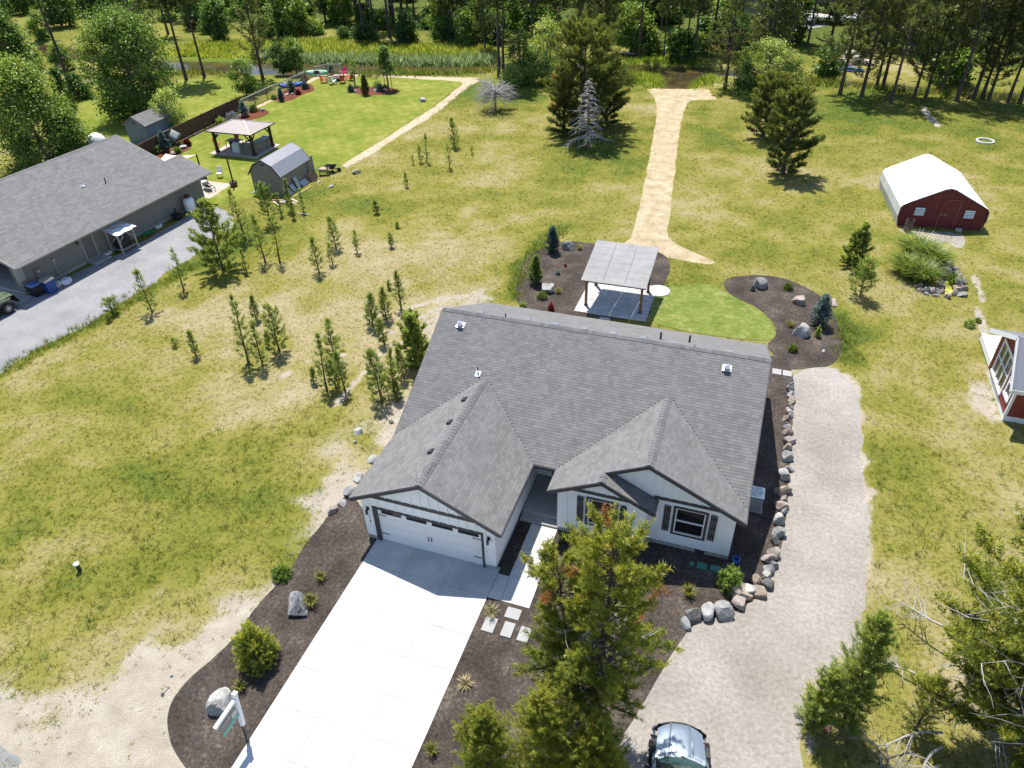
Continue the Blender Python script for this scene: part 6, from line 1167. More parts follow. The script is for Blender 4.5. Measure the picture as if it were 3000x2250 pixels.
# ------------------------------------------------------------------ pines and other trees
YL = [  # x, y, height, crown width, label
 ((-23.19,20.25,5.37,3.92), 'broad bushy young pine beside the propane tank and gravel yard', 2.2),
 ((-23.90,16.68,3.16,0.71), 'thin leggy pine on the gravel edge left of the bushy pine', .5),
 ((-23.89,13.45,3.25,1.44), 'young pine with a dense base on the gravel yard edge', 1.),
 ((-26.39,12.53,1.07,0.93), 'knee high bushy pine left of the dense based one on the gravel edge', 1.5),
 ((-25.88,11.59,0.53,0.50), 'smallest pine seedling on the gravel yard edge', 1.2),
 ((-17.40,9.91,1.73,0.62), 'lone small pine in the dry grass left of the pine trio', .7),
 ((-19.41,10.40,0.51,0.39), 'tiny pine seedling near the lone small pine in dry grass', 1.),
 ((-13.72,10.18,4.58,1.13), 'tall slim pine leftmost of the trio in the dry meadow', .8),
 ((-12.72,10.21,2.99,0.90), 'middle pine of the trio in the dry meadow', .8),
 ((-16.34,14.67,1.70,0.58), 'short pine just behind the meadow trio', .7),
 ((-20.81,22.21,3.71,1.42), 'tall thin pine right of the bushy pine by the propane tank', .7),
 ((-24.75,25.18,4.26,1.91), 'full pine in front of the tan patio', 1.3),
 ((-21.14,20.33,1.77,0.65), 'browning spindly pine at the right foot of the bushy pine', .4),
 ((-19.63,22.41,3.90,0.90), 'spindly grey green pine beside the lumber pile', .5),
 ((-15.86,21.83,2.80,1.06), 'young pine with bare lower stem in the open meadow', .8),
 ((-16.70,25.78,2.55,1.27), 'fuller young pine upper right of the bare stemmed one', 1.1),
 ((-15.54,23.27,1.63,0.65), 'double stemmed thin pine below the fuller young pine', .4),
 ((-14.71,25.56,1.76,0.53), 'thin sparse pine right of the fuller young pine', .5),
 ((-12.56,27.19,1.12,0.49), 'small pine far right in the open meadow above the house', .8),
 ((-13.76,30.63,0.47,0.33), 'tiny seedling above the small pine in the open meadow', .8),
 ((-16.80,32.83,1.14,0.53), 'small pine at the foot of the dirt strip in mid meadow', .8),
 ((-12.66,11.89,3.38,1.12), 'thick bushy pine rightmost of the meadow trio group', 1.4),
 ((-7.55,18.68,2.80,0.84), 'slim pine nearest the wheel ruts above the roof corner', .8),
 ((-7.97,17.30,2.32,0.99), 'second pine from the ruts in the row of three', 1.1),
 ((-8.40,16.20,2.44,1.01), 'third and leftmost pine in the row of three by the ruts', 1.1),
 ((-6.64,14.44,1.82,0.74), 'short pine between the row of three and the dense dark pine', 1.),
 ((-3.72,12.78,3.58,1.56), 'dense dark pine right against the left roof edge', 2.),
 ((-8.66,11.83,2.86,1.28), 'rear full pine of the clump left of the house', 1.3),
 ((-7.62,9.15,3.64,0.93), 'tall front left pine of the clump left of the house', .9),
 ((-6.53,9.36,2.78,0.78), 'front right pine of the clump left of the house', 1.),
 ((-7.24,9.51,1.87,0.72), 'short middle pine inside the clump left of the house', 1.),
 ((-8.74,9.56,1.06,0.40), 'small pine just left of the clump beside the house', .8),
 ((-4.07,9.14,3.24,1.18), 'big left pine of the second clump near the house wall', 1.4),
 ((-3.85,10.18,2.94,0.78), 'slim middle pine of the second clump near the house wall', 1.),
 ((-3.86,11.56,2.14,0.76), 'rear right pine of the second clump near the house wall', 1.),
 ((-3.25,9.51,1.34,0.56), 'low pine at the foot of the second clump near the house wall', 1.3),
 ((-13.67,12.17,0.97,0.35), 'small pine left of the thick bushy meadow pine', .7),
 ((-9.62,21.01,0.64,0.26), 'little seedling left of the slim pine by the ruts', .8),
 ((-24.37,28.23,3.57,1.23), 'densest pine in front of the barn shed corner', 1.5),
 ((-24.72,30.23,1.99,0.47), 'thin pine standing before the lumber pile', .6),
 ((-24.42,31.28,2.73,0.80), 'tallest ragged pine behind the lumber pile', .8),
 ((-23.24,29.93,1.65,0.39), 'slender pine at the right end of the lumber pile', .6),
 ((-23.23,31.43,1.98,0.40), 'leaning thin pine right of the lumber pile', .5),
 ((-16.97,50.65,2.98,1.36), 'dark bushy young pine standing highest in the upper meadow', 1.2),
 ((-17.98,45.74,2.70,0.74), 'bare thin pine left of the dark bushy one in the upper meadow', .35),
 ((-18.54,45.59,1.73,0.56), 'shorter thin pine beside the bare one in the upper meadow', .4),
 ((-15.05,44.70,2.48,0.67), 'bare thin pine below the dark bushy one in the upper meadow', .4),
 ((-17.05,39.13,1.23,0.40), 'isolated spindly pine below the dirt strip', .4),
 ((-14.42,49.13,0.70,0.35), 'tiny seedling right of the dark bushy upper meadow pine', .6),
 ((-19.05,44.90,0.87,0.35), 'tiny seedling left of the thin pair in the upper meadow', .5),
 ((21.28,33.56,3.34,1.92), 'rounded dense pine left of the tall pond reeds', 2.2),
 ((21.64,29.08,2.71,1.50), 'irregular pine directly below the rounded dense pine by the pond', 1.7)]
rn0 = random.Random(12)
for i, ((x0, y0, h_, w_c), lb, dn) in enumerate(YL):
    h_ = max(.25, h_); r_ = max(.12, w_c/2*1.15)
    big = h_ > 1.7
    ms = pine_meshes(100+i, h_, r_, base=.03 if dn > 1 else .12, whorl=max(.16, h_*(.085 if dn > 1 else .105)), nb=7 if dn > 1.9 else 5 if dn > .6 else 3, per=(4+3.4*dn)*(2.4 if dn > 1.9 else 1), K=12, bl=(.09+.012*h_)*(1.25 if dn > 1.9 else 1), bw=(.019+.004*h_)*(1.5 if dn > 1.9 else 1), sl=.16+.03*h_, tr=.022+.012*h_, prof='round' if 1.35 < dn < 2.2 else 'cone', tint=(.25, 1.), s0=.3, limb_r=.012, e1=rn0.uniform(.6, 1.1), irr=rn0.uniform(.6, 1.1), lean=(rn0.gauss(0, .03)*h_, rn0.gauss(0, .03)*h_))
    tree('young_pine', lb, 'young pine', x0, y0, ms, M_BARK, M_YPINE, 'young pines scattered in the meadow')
# the three low pines in front, the two by the gravel drive
for i, (t4, lb, kw) in enumerate([
 ((9.11,-8.67,5.32,1.68), 'leftmost of the three pines at the bottom edge beside the mulch', {}), ((10.80,-7.83,5.95,2.10), 'tallest middle pine of the three at the bottom edge', {}), ((12.29,-7.85,4.89,1.74), 'right pine of the three at the bottom edge nearest the car', {}),
 ((19.84,-2.60,6.07,1.72), 'taller of the two young pines on the right edge of the gravel drive', {}), ((18.90,-3.00,3.42,1.28), 'shorter young pine on the gravel drive edge with a pink ribbon', {})]):
    x0, y0, h_, w_c = t4
    ms = pine_meshes(300+i, h_, w_c*(.58 if i < 3 else .40), base=.03, whorl=.20, nb=7, per=17 if i < 3 else 12, K=24, bl=.09, bw=.018, sl=.22 if i < 3 else .28, tr=.055, prof='round', tint=(.3, .83) if i < 3 else (.3, 1.), limb_r=.016, nl=6, irr=.7 if i < 3 else 1.1, twig=.45)
    tr_o = tree('young_pine', lb, 'young pine', x0, y0, ms, M_BARK, M_FPINE if i < 3 else M_YPINE, 'young pines by the drive')
    if i == 4: MB().add([(0, 0, 0), (.05, .02, .0), (.10, -.06, -.28), (.04, -.08, -.26), (.03, .0, -.2), (-.06, .03, -.24)], [(0,1,2,3),(0,1,4,5)]).build('ribbon', mat('pink_ribbon', (.60, .18, .24), .05, 3, .7), tr_o, (0.15, -.75, h_*.45))
def branch_net(mb, p, d, L, r, depth, rn, n=5, grav=.1):
    pts = [Vector(p)]; dd = Vector(d).normalized()
    for k in range(4): dd = (dd+Vector((rn.gauss(0, .16), rn.gauss(0, .16), rn.gauss(0, .12)-grav*.3))).normalized(); pts.append(pts[-1]+dd*L/4)
    for q in pts: q.z = max(q.z, .03)
    mb.tube(pts, [r, r*.85, r*.65, r*.45, r*.15], n, False)
    if depth:
        for k in range(9 if depth > 1 else 6):
            i = rn.randint(1, 3); b = dd.cross(Vector((0, 0, 1))).normalized()*rn.choice((-1, 1)); branch_net(mb, pts[i].lerp(pts[i+1], rn.random()), dd*.7+b*.9+Vector((0, 0, rn.gauss(0, .35))), L*(.25+.3*rn.random()), r*.4, depth-1, rn, 4, grav)
def bare_wood(t_, H, r_, n_, seed, z0=.25, z1=.75, L=1.):
    rn = random.Random(seed); mb = MB()
    for k in range(n_): a = rn.random()*6.28; z = H*rn.uniform(z0, z1); branch_net(mb, (0, 0, z), (math.cos(a), math.sin(a), rn.uniform(-.1, .35)), r_*rn.uniform(.6, 1.05)*L, .035, 1, rn, 4, .1)
    tag(mb.build('bare_branches', M_DEAD, t_), kind='stuff')
# big pine in the front bed, with browned branches, and its thinner neighbour
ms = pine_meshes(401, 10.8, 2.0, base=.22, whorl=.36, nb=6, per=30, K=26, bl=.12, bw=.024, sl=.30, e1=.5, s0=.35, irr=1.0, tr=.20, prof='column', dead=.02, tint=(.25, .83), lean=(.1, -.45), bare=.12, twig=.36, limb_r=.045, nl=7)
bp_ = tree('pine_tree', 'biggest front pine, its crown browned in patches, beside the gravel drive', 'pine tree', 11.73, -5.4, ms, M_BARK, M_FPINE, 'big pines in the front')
bare_wood(bp_, 10.8, 1.5, 14, 1, .2, .6)
x0, y0, h_, w_c = (11.28,-5.69,8.68,2.40)
ms = pine_meshes(402, max(7.5, min(h_, 8.5)), 1.5, base=.30, whorl=.30, nb=5, per=30, K=24, bl=.12, bw=.024, sl=.28, e1=.5, s0=.35, irr=1.0, tr=.14, prof='column', dead=.03, tint=(.2, .82), lean=(-.7, .3), bare=.12, twig=.42, limb_r=.04, nl=7)
bp_ = tree('pine_tree', 'leaning pine left of the biggest front pine, bare and grey inside', 'pine tree', x0, y0, ms, M_BARK, M_FPINE, 'big pines in the front')
bare_wood(bp_, 8.5, 1.1, 14, 2)
x0, y0 = (24.99,-1.75)
ms = pine_meshes(403, 9.0, 3.4, base=.12, whorl=.27, nb=9, per=66, K=14, bl=.17, bw=.042, sl=.36, e1=.45, s0=.4, irr=1.0, tr=.22, prof='round', dead=.0, tint=(.2, .83), lean=(.7, .5), bare=.05, twig=.42, limb_r=.045, nl=7)
bp_ = tree('pine_tree', 'large pine with grey bare limbs filling the lower right corner', 'pine tree', x0+.1, y0-.1, ms, M_BARK, M_FPINE, 'big pines in the front')
bare_wood(bp_, 9, 3.6, 40, 3, .12, .75)
x0, y0, h_, w_c = (22.22,-1.95,4.42,1.11)
ms = pine_meshes(404, 2.8, .75, base=.1, whorl=.2, nb=5, per=10, K=20, bl=.09, bw=.017, sl=.2, tr=.05, prof='column', tint=(.3, .82)); tree('young_pine', 'small pine between bare fallen branches in the lower right corner', 'young pine', x0, y0, ms, M_BARK, M_FPINE, 'young pines by the drive')
rn = random.Random(4)
for lb, p, q, z0, L in (('long bare grey branch reaching over the grass right of the gravel drive', (23.35,1.81), (21.22,2.72), 1.1, None), ('bleached forked branch low in the bottom right corner', (22.79,-2.35), (20.44,-3.17), .8, None), ('dead grey twiggy branch between the two bleached ones', (22.27,-0.00), (20.87,0.33), .4, None), ('bleached branch lowest at the bottom edge right of the drive', (22.78,-2.74), (21.40,-3.62), .6, None), ('pale branch pile under the large corner pine', (24.65,-0.17), (23.32,-0.06), 1.2, None)):
    mb = MB(); d = Vector((q[0]-p[0], q[1]-p[1], -.15*z0)); branch_net(mb, (p[0], p[1], z0), d, d.length*1.0, .05, 2, rn); tag(mb.build('dead_branch', M_DEAD), lb, 'branch', 'bare branches in the lower right corner')
# dead grey trees in the upper meadow
def dead_tree(name, lb, t4, seed, droop, umbrella):
    x0, y0, h_, w_c = t4; rn = random.Random(seed); t_ = thing(name, lb, 'dead tree', (x0, y0, 0)); MB().tube([(0, 0, 0), (.05, 0, h_*.5), (0, .05, h_*(.6 if umbrella else 1))], [.12, .08, .02], 7).build('trunk', M_BARK2 if umbrella else mat('brown_bark', (.10, .06, .045), .2, 5, .9), t_); mb = MB(); n_ = 85 if umbrella else 64
    for k in range(n_):
        a = k*2.4+rn.random(); f = .32+.2*rn.random() if umbrella else .16+.8*k/n_; z0 = h_*f; L = (w_c/2)*(.75+.4*rn.random()) if umbrella else (w_c/2)*1.35*(1.08-f)*(.8+.4*rn.random()); el = rn.uniform(-.1, .8) if umbrella else rn.uniform(.0, .35)
        branch_net(mb, (0, 0, z0), (math.cos(a)*math.cos(el), math.sin(a)*math.cos(el), math.sin(el)), L, .06, 1, rn, 4, droop)
    mb.build('branches', M_DEAD, t_)
dead_tree('dead_tree', 'grey dead conical pine in front of the big dark juniper', (-3.41,53.35,7.26,3.81), 5, .55, False)
dead_tree('dead_tree', 'grey dead bush shaped like an umbrella beside the mown lawn corner', (-17.53,64.66,4.46,5.12), 6, .3, True)
# the meadow's larger pines
def mid_pine(lb, t4, seed, prof, base, w=1., dead=.0, per=16, tint=(.08,.8), m=None):
    x0, y0, h_, w_c = t4; ms = pine_meshes(seed, h_, w_c/2*w, base=base, whorl=h_*.05, nb=6, per=per, K=14, bl=.20, bw=.05, sl=.38, e1=.35, s0=.4, irr=1.0, tr=.10+.014*h_, prof=prof, dead=dead, tint=tint, bare=base*.4 if base > .15 else 0, twig=.45, limb_r=.05)
    return tree('pine_tree', lb, 'pine tree', x0, y0, ms, M_BARK, m or M_PINE, 'larger trees of the upper meadow')
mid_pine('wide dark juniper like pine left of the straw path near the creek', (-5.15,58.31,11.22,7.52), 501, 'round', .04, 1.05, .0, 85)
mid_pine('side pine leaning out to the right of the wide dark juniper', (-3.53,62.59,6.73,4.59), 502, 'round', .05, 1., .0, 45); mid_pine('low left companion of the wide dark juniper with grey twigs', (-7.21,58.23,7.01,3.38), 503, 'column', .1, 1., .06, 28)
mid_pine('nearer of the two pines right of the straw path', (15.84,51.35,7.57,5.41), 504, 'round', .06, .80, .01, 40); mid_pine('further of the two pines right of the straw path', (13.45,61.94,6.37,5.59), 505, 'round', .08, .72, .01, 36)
# broad leaved trees and willows
def leafy(name, lb, cat, t4, seed, shape='oval', ncl=70, per=80, ls=.22, rc=.6, base=.1, m=M_LEAF, stems=1, tint=(.1,.9), grp='broad leaved trees', w=1.):
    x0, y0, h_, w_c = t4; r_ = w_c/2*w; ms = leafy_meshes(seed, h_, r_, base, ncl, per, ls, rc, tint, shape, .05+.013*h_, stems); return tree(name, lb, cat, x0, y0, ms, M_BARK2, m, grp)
leafy('cottonwood_tree', 'largest leafy tree behind the blue grey shed', 'tree', (-59.11,51.89,11.82,9.70), 601, 'oval', 190, 150, .26, .95, .04)
leafy('cottonwood_tree', 'wide leafy tree behind the taupe house roof at the left edge', 'tree', (-56.15,35.14,10.16,8.47), 602, 'dome', 170, 150, .24, .95, .0, tint=(.2,1.)); leafy('cottonwood_tree', 'dark leafy tree cut by the upper left edge', 'tree', (-75.34,50.11,11.55,5.18), 603, 'oval', 110, 120, .28, .9, .05, tint=(0,.65))
leafy('columnar_tree', 'dark narrow tree between the leafy trees at the left', 'tree', (-70.07,51.11,5.12,2.34), 604, 'column', 45, 90, .2, .45, .03, tint=(.0,.5)); leafy('leafy_shrub', 'lower leafy shrub right of the wide left tree', 'shrub', (-54.45,37.13,5.17,4.29), 605, 'dome', 80, 100, .2, .6, .0, tint=(.25,1.))
leafy('aspen_tree', 'yellow green young tree beside the blue grey shed', 'tree', (-50.40,47.58,4.80,3.62), 606, 'oval', 55, 100, .17, .42, .1, tint=(.5,1.), m=M_WILLOW)
leafy('aspen_tree', 'small round tree on the mown grass beyond the board fence', 'tree', (-51.83,63.04,4.47,3.25), 607, 'oval', 50, 90, .2, .5, .1, tint=(.25,.9)); leafy('leafy_shrub', 'bright yellow green shrub left of the leaning pine trunk', 'shrub', (-94.70,68.39,3.33,4.37), 608, 'dome', 50, 90, .26, .6, 0, M_WILLOW, 4, (.3,1.)); leafy('leafy_shrub', 'olive shrub right of the leaning pine trunk', 'shrub', (-89.02,68.84,3.64,3.20), 609, 'dome', 40, 90, .26, .55, 0, M_LEAF, 4, (.4,1.)); leafy('leafy_shrub', 'dark shrub between the columnar tree and the largest tree', 'shrub', (-73.40,56.42,3.10,3.29), 610, 'dome', 40, 80, .24, .55, 0, M_LEAF, 3, (.0,.5))
leafy('aspen_tree', 'pale small tree at the creek beside the chain link fence', 'tree', (-51.76,74.81,4.73,2.85), 611, 'oval', 50, 90, .22, .5, .1, tint=(.35,1.), m=M_LEAF); leafy('columnar_tree', 'dark brownish tree left of the pale creek side tree', 'tree', (-53.75,74.37,4.26,2.50), 612, 'oval', 45, 80, .2, .5, .05, tint=(0,.4))
t_ = leafy('aspen_tree', 'young staked tree in the round bed on the neighbour lawn', 'tree', (-34.72,70.35,5.39,2.21), 613, 'column', 50, 100, .15, .4, .38, tint=(.2,.8))
for s in (-.5, .5): MB().box(s-.03, s+.03, -.03, .03, 0, 1.9).build('stake', M_WOODT, t_)
leafy('weeping_tree', 'sparse young weeping tree behind the red chairs', 'tree', (-40.26,71.14,3.20,1.51), 614, 'column', 16, 40, .16, .3, .45, tint=(.4,.9))
WIL = [('tallest bright willow left of the big dark juniper', (-15.07,77.75,8.00,4.74), 615, 'oval', 90, (.3,1.)), ('dark green willow behind the bright willows by the creek', (-18.85,78.02,6.26,3.78), 616, 'oval', 70, (.0,.35)), ('low bright willow at the foot of the twin pine trunks', (-19.03,76.40,2.38,3.39), 617, 'dome', 60, (.3,1.)), ('second bright willow between the low one and the juniper', (-16.57,77.63,4.80,3.40), 618, 'dome', 70, (.25,1.)),
 ('big rounded pale willow at the creek right of the straw path', (12.37,80.47,5.82,9.90), 619, 'dome', 130, (.3,1.)), ('dark willow at the left foot of the big pale willow', (10.34,79.70,3.18,3.25), 620, 'dome', 45, (.0,.4)), ('grey green willow on the left creek bank below the marsh pines', (-56.62,96.95,1.90,1.96), 621, 'dome', 30, (.0,.4))]
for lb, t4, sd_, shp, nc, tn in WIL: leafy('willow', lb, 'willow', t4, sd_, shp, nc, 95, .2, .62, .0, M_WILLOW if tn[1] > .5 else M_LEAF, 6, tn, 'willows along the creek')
for i, (lb, t4, tn) in enumerate([('dark rounded shrub under the marsh pines', (-45.12,97.38,4.48,3.83), (0,.35)), ('second dark shrub under the marsh pines nearer the log house', (-39.34,99.76,3.58,4.22), (.05,.5)), ('pale upright shrub behind the marsh', (-54.61,108.11,3.00,1.95), (.3,.9)), ('yellowish shrub left of the marsh pines', (-65.15,100.52,2.46,3.54), (.5,1.)), ('dark shrub below the pale upright one', (-52.59,97.12,2.47,4.28), (0,.35)), ('bright leafy shrub right of the brown log house', (-34.18,97.20,5.02,3.23), (.4,1.)), ('dark tall shrub at the right end of the marsh', (-36.70,99.07,2.30,2.28), (0,.3))]): leafy('leafy_shrub', lb, 'shrub', t4, 640+i, 'dome', 55, 80, .3, .7, 0, M_LEAF, 5, tn, 'shrubs beyond the creek')  # low tint ranges give the darker green shrubs

# ------------------------------------------------------------------ tall pines: measured trunks, then the wood behind
FARV = []
for i in range(9):
    H = 16.0; FARV.append(pine_meshes(700+i, H, 2.1+.25*(i % 3), base=(.26, .40, .16, .5, .3, .2, .45, .12, .36)[i], whorl=.62, nb=5, per=11, K=8, bl=.42, bw=.12, sl=.75, e1=.3, s0=.35, irr=1.0, tr=.20, prof=('column', 'cone', 'round')[i % 3], dead=(.0, .02, .0, .05, .01, .0, .03, .0, .01)[i], tint=(.05, .88), bare=.12, twig=.5, limb_r=.05, nl=4))
NEARV = []
for i in range(5): NEARV.append(pine_meshes(730+i, 15.0, 2.3+.2*i, base=(.28, .20, .36, .12, .30)[i], whorl=.62, nb=4, per=11, K=10, bl=.36, bw=.085, sl=.6, e1=.3, s0=.4, irr=1.0, tr=.20, prof=('column', 'round', 'column', 'cone', 'column')[i], dead=.015, tint=(.05, .88), bare=.08, twig=.5, limb_r=.055, nl=5))
rn = random.Random(77)
def far_pine(lb, x0, y0, sc, v, grp, near=False, wide=1.):
    t_ = tree('pine_tree', lb, 'pine tree', x0, y0, (NEARV if near else FARV)[v % (5 if near else 9)], M_BARK, M_PINE_FAR, grp, rn.random()*6.28, (sc*wide, sc*wide, sc)); return t_
TR = [(-79.31,60.69),(-65.78,68.20),(-64.40,70.38),(-54.66,70.72),(-68.07,64.09)]
for (x0, y0), lb, v, s in zip(TR, ('tall pine with the leaning trunk at the upper left', 'slimmer of the two bare trunked pines above the mown grass', 'thicker of the two bare trunked pines above the mown grass', 'dark crowned pine above the end of the board fence', 'dark heavy crowned pine right of the largest leafy tree'), (3, 3, 6, 3, 1), (1.45, 1.15, 1.25, 1.1, 1.2)): far_pine(lb, x0, y0, s, v, 'pines beyond the board fence', 'dark' in lb)
tw = thing('pine_tree', 'twin trunked pine by the creek above the grey umbrella shaped bush', 'pine tree', (*(-21.73,78.38), 0), 0, 'pines at the creek')
for dx, v in ((-.32, 3), (.32, 6)):
    for me, nm in zip(FARV[v], ('trunk', 'crown')): o = bpy.data.objects.new(nm, me); COL.objects.link(o); o.parent = tw; o.location = (dx, 0, 0); o.rotation_euler = (0, .02*(1 if dx > 0 else -1), v); o.scale = (1.25, 1.25, 1.2)
far_pine('slender pine with a crooked branch left of the twin trunked pine', *(-30.21,94.60), 1.0, 7, 'pines at the creek', False, .8)
MAR = sorted([(-68.89,111.46), (-59.81,107.28), (-55.25,101.43), (-60.12,112.28), (-56.18,106.95), (-54.43,110.69), (-53.43,109.63), (-57.53,123.44), (-53.80,118.76), (-49.67,117.11), (-49.25,122.17), (-48.15,121.37)], key=lambda p: xpix(*p))
for i, p in enumerate(MAR): far_pine('%s pine from the left in the row standing behind the marsh' % ordn(i+1), *p, (.75 if i == 0 else 1.1)+.25*rn.random(), (7, 3, 6, 0, 1, 3, 6, 4, 8, 3, 6, 0)[i], 'pines behind the marsh')
BNK = sorted([(-6.01,94.63), (-4.57,104.40), (-2.37,94.60), (-0.79,96.54), (-0.25,103.64), (1.44,100.07), (-12.75,97.56)], key=lambda p: xpix(*p))
for i, p in enumerate(BNK): far_pine('%s pine from the left on the far creek bank opposite the straw path' % ordn(i+1), *p, .85+.2*rn.random(), (4, 6, 3, 1, 3, 6, 8)[i], 'pines on the far creek bank', False, .85)
far_pine('shaggy pine on the near creek bank right of the straw path', *(7.73,80.42), .95, 3, 'pines at the creek', True, 1.1)
for lb, p, v, s in (('thick trunked pine before the dull olive shed', (10.06,114.66), 3, 1.3), ('leaning pine just right of the dull olive shed', (11.24,114.89), 6, 1.25), ('thin pine on the lawn left of the hammock', (14.97,107.45), 3, .85), ('pine carrying the left end of the hammock', (17.31,108.81), 6, 1.)): far_pine(lb, *p, s, v, 'pines before the far deck')
RT = sorted([(21.38,80.82), (23.79,80.42), (25.65,84.33), (26.37,84.49), (26.91,78.43), (29.70,81.54), (30.93,81.55), (32.80,83.95), (34.12,80.68), (36.12,82.23), (37.04,82.56), (37.66,82.06), (39.54,81.44), (40.72,81.46), (41.73,81.03), (42.43,80.18)], key=lambda p: xpix(*p))
for i, p in enumerate(RT): far_pine('%s trunk from the left in the pine row along the right creek bank' % ordn(i+1), *p, .9+.25*rn.random(), i*2+1, 'pines along the right creek bank', True, 1.0)
# the wood behind: single pines, kept clear of lawns, houses and the marsh
CLEAR = [([(p[0], p[1]) for p in MARSH], 1.0), (FAR_LAWN, 1.5), (LAWN, 1.), (CREEK, .5), (LOT_FAR, 2.)]
KEEP = [(*(-84.87,140.19), 8), (*(-50.31,131.12), 8), (*(9.00,120.15), 5), (*(15.99,130.46), 11), (*(22.92,94.22), 3.5), (*(18.05,111.89), 3), (*(-70.90,120.12), 7), (*(-52.92,120.71), 6), (*(-86.18,65.64), 8), (*(-89.07,64.99), 8), (*(16.48,98.77), 6)]
pts = []; tries = 0
while len(pts) < 235 and tries < 60000:
    tries += 1; x0, y0 = rn.uniform(-190, 75), rn.uniform(70, 215)
    if y0 < 78+max(0, -x0-30)*.28 and x0 < 10: continue
    if x0 > 8 and y0 < 88-(x0-8)*.28: continue
    if x0 < -60 and y0 < 70: continue
    a = math.atan2(x0-CAM.x, y0-CAM.y)
    if not -1.06 < a < .36: continue
    if any((x0-k[0])**2+(y0-k[1])**2 < k[2]**2 for k in KEEP): continue
    xa, ya = np.array([x0]), np.array([y0])
    if any(sdist(xa, ya, pl)[0] > -mg for pl, mg in CLEAR): continue
    dmin = 3.2 if y0 > 120 else 4.2
    if any((x0-p[0])**2+(y0-p[1])**2 < dmin*dmin for p in pts): continue
    pts.append((x0, y0))
pts.sort(key=lambda p: xpix(*p))
for i, (x0, y0) in enumerate(pts): far_pine('wood pine beyond the creek, %s from the left' % ordn(i+1), x0, y0, .8+.5*rn.random(), rn.randint(0, 8), 'pines of the wood beyond the creek', False, .9+.3*rn.random())
LT = [leafy_meshes(770+i, 7.0, 2.4, .06, 60, 75, .36, .75, (.1+.15*i, .55+.2*i), 'oval', .12, 1) for i in range(3)]
ls_ = []; tries = 0
while len(ls_) < 88 and tries < 20000:
    tries += 1; x0, y0 = (rn.uniform(-165, -58), rn.uniform(55, 140)) if len(ls_) < 52 else (rn.uniform(-60, 45), rn.uniform(95, 165))
    a = math.atan2(x0-CAM.x, y0-CAM.y)
    if not -1.08 < a < .36 or any((x0-k[0])**2+(y0-k[1])**2 < k[2]**2 for k in KEEP): continue
    if y0 < 66-(x0+58)*.12 and x0 < -30: continue
    xa, ya = np.array([x0]), np.array([y0])
    if any(sdist(xa, ya, pl)[0] > -mg-.6 for pl, mg in CLEAR) or any((x0-p[0])**2+(y0-p[1])**2 < 25 for p in ls_): continue
    ls_.append((x0, y0))
ls_.sort(key=lambda p: xpix(*p))
for i, (x0, y0) in enumerate(ls_): s = .6+.6*rn.random(); tree('leafy_tree', 'leafy tree among the far pines, %s from the left' % ordn(i+1), 'tree', x0, y0, LT[rn.randint(0, 2)], M_BARK2, M_LEAF, 'leafy trees among the far pines', rn.random()*6.28, (s*1.1, s*1.1, s))
LV = [leafy_meshes(760+i, 3.0, 1.6, 0, 34, 60, .34, .6, (.1+.2*i, .5+.2*i), 'dome', .06, 4) for i in range(3)]
us = []; tries = 0
while len(us) < 190 and tries < 40000:
    tries += 1; x0, y0 = rn.uniform(-160, 70), rn.uniform(84, 180)
    if x0 > 8 and y0 < 92-(x0-8)*.3: continue
    if x0 < -30 and y0 < 84-(x0+30)*.2: continue
    a = math.atan2(x0-CAM.x, y0-CAM.y)
    if not -1.06 < a < .36 or any((x0-k[0])**2+(y0-k[1])**2 < (k[2]*.8)**2 for k in KEEP): continue
    xa, ya = np.array([x0]), np.array([y0])
    if any(sdist(xa, ya, pl)[0] > -mg for pl, mg in CLEAR): continue
    us.append((x0, y0))
us.sort(key=lambda p: xpix(*p))
for i, (x0, y0) in enumerate(us): s = .5+.8*rn.random(); tree('leafy_shrub', 'leafy bush under the far pines, %s from the left' % ordn(i+1), 'shrub', x0, y0, LV[rn.randint(0, 2)], M_BARK2, M_LEAF, 'bushes under the far pines', rn.random()*6.28, (s*1.2, s*1.2, s))

# ------------------------------------------------------------------ boulders
def rock_mat(name, c1, c2):
    if name in MATS: return MATS[name]
    m, t, o = new_mat(name); p = N(t, 'ShaderNodeBsdfPrincipled'); v = wpos(t)
    f = mth(t, 'ADD', mth(t, 'MULTIPLY', noise(t, 2.2, 5, v, .65), .6), mth(t, 'MULTIPLY', noise(t, 14, 4, v, .6), .4))
    t.links.new(ramp(t, f, [(.34, tuple(c*.62 for c in c1)), (.48, c1), (.62, c2)]), p.inputs['Base Color']); p.inputs['Roughness'].default_value = .9; p.inputs['Specular IOR Level'].default_value = .2
    b = N(t, 'ShaderNodeBump'); b.inputs['Strength'].default_value = .5; b.inputs['Distance'].default_value = .04; t.links.new(noise(t, 9, 6, v, .7), b.inputs['Height']); t.links.new(b.outputs[0], p.inputs['Normal']); t.links.new(p.outputs[0], o.inputs[0]); MATS[name] = m; return m
RK = {'grey': rock_mat('grey_rock', (.21, .21, .215), (.34, .335, .325)), 'tan': rock_mat('tan_rock', (.28, .23, .185), (.42, .355, .29)), 'pinkish': rock_mat('pinkish_rock', (.27, .225, .205), (.39, .345, .32)), 'dark': rock_mat('dark_rock', (.10, .10, .105), (.20, .19, .18)), 'pale': rock_mat('pale_rock', (.30, .295, .285), (.45, .435, .41))}
def rock(lb, x0, y0, w, col, seed, hk=.62, grp=None, asp=1., z=0., name='boulder'):
    me = rock_mesh(seed, w*.60, w*.60*asp, w*hk, 2 if w < .35 else 3, 10, .035); o = link(name, me, RK[col], None, (x0, y0, w*hk*.34+z)); o.rotation_euler = (0, 0, seed*1.7); return tag(o, lb, 'boulder' if w > .3 else 'stone', grp)
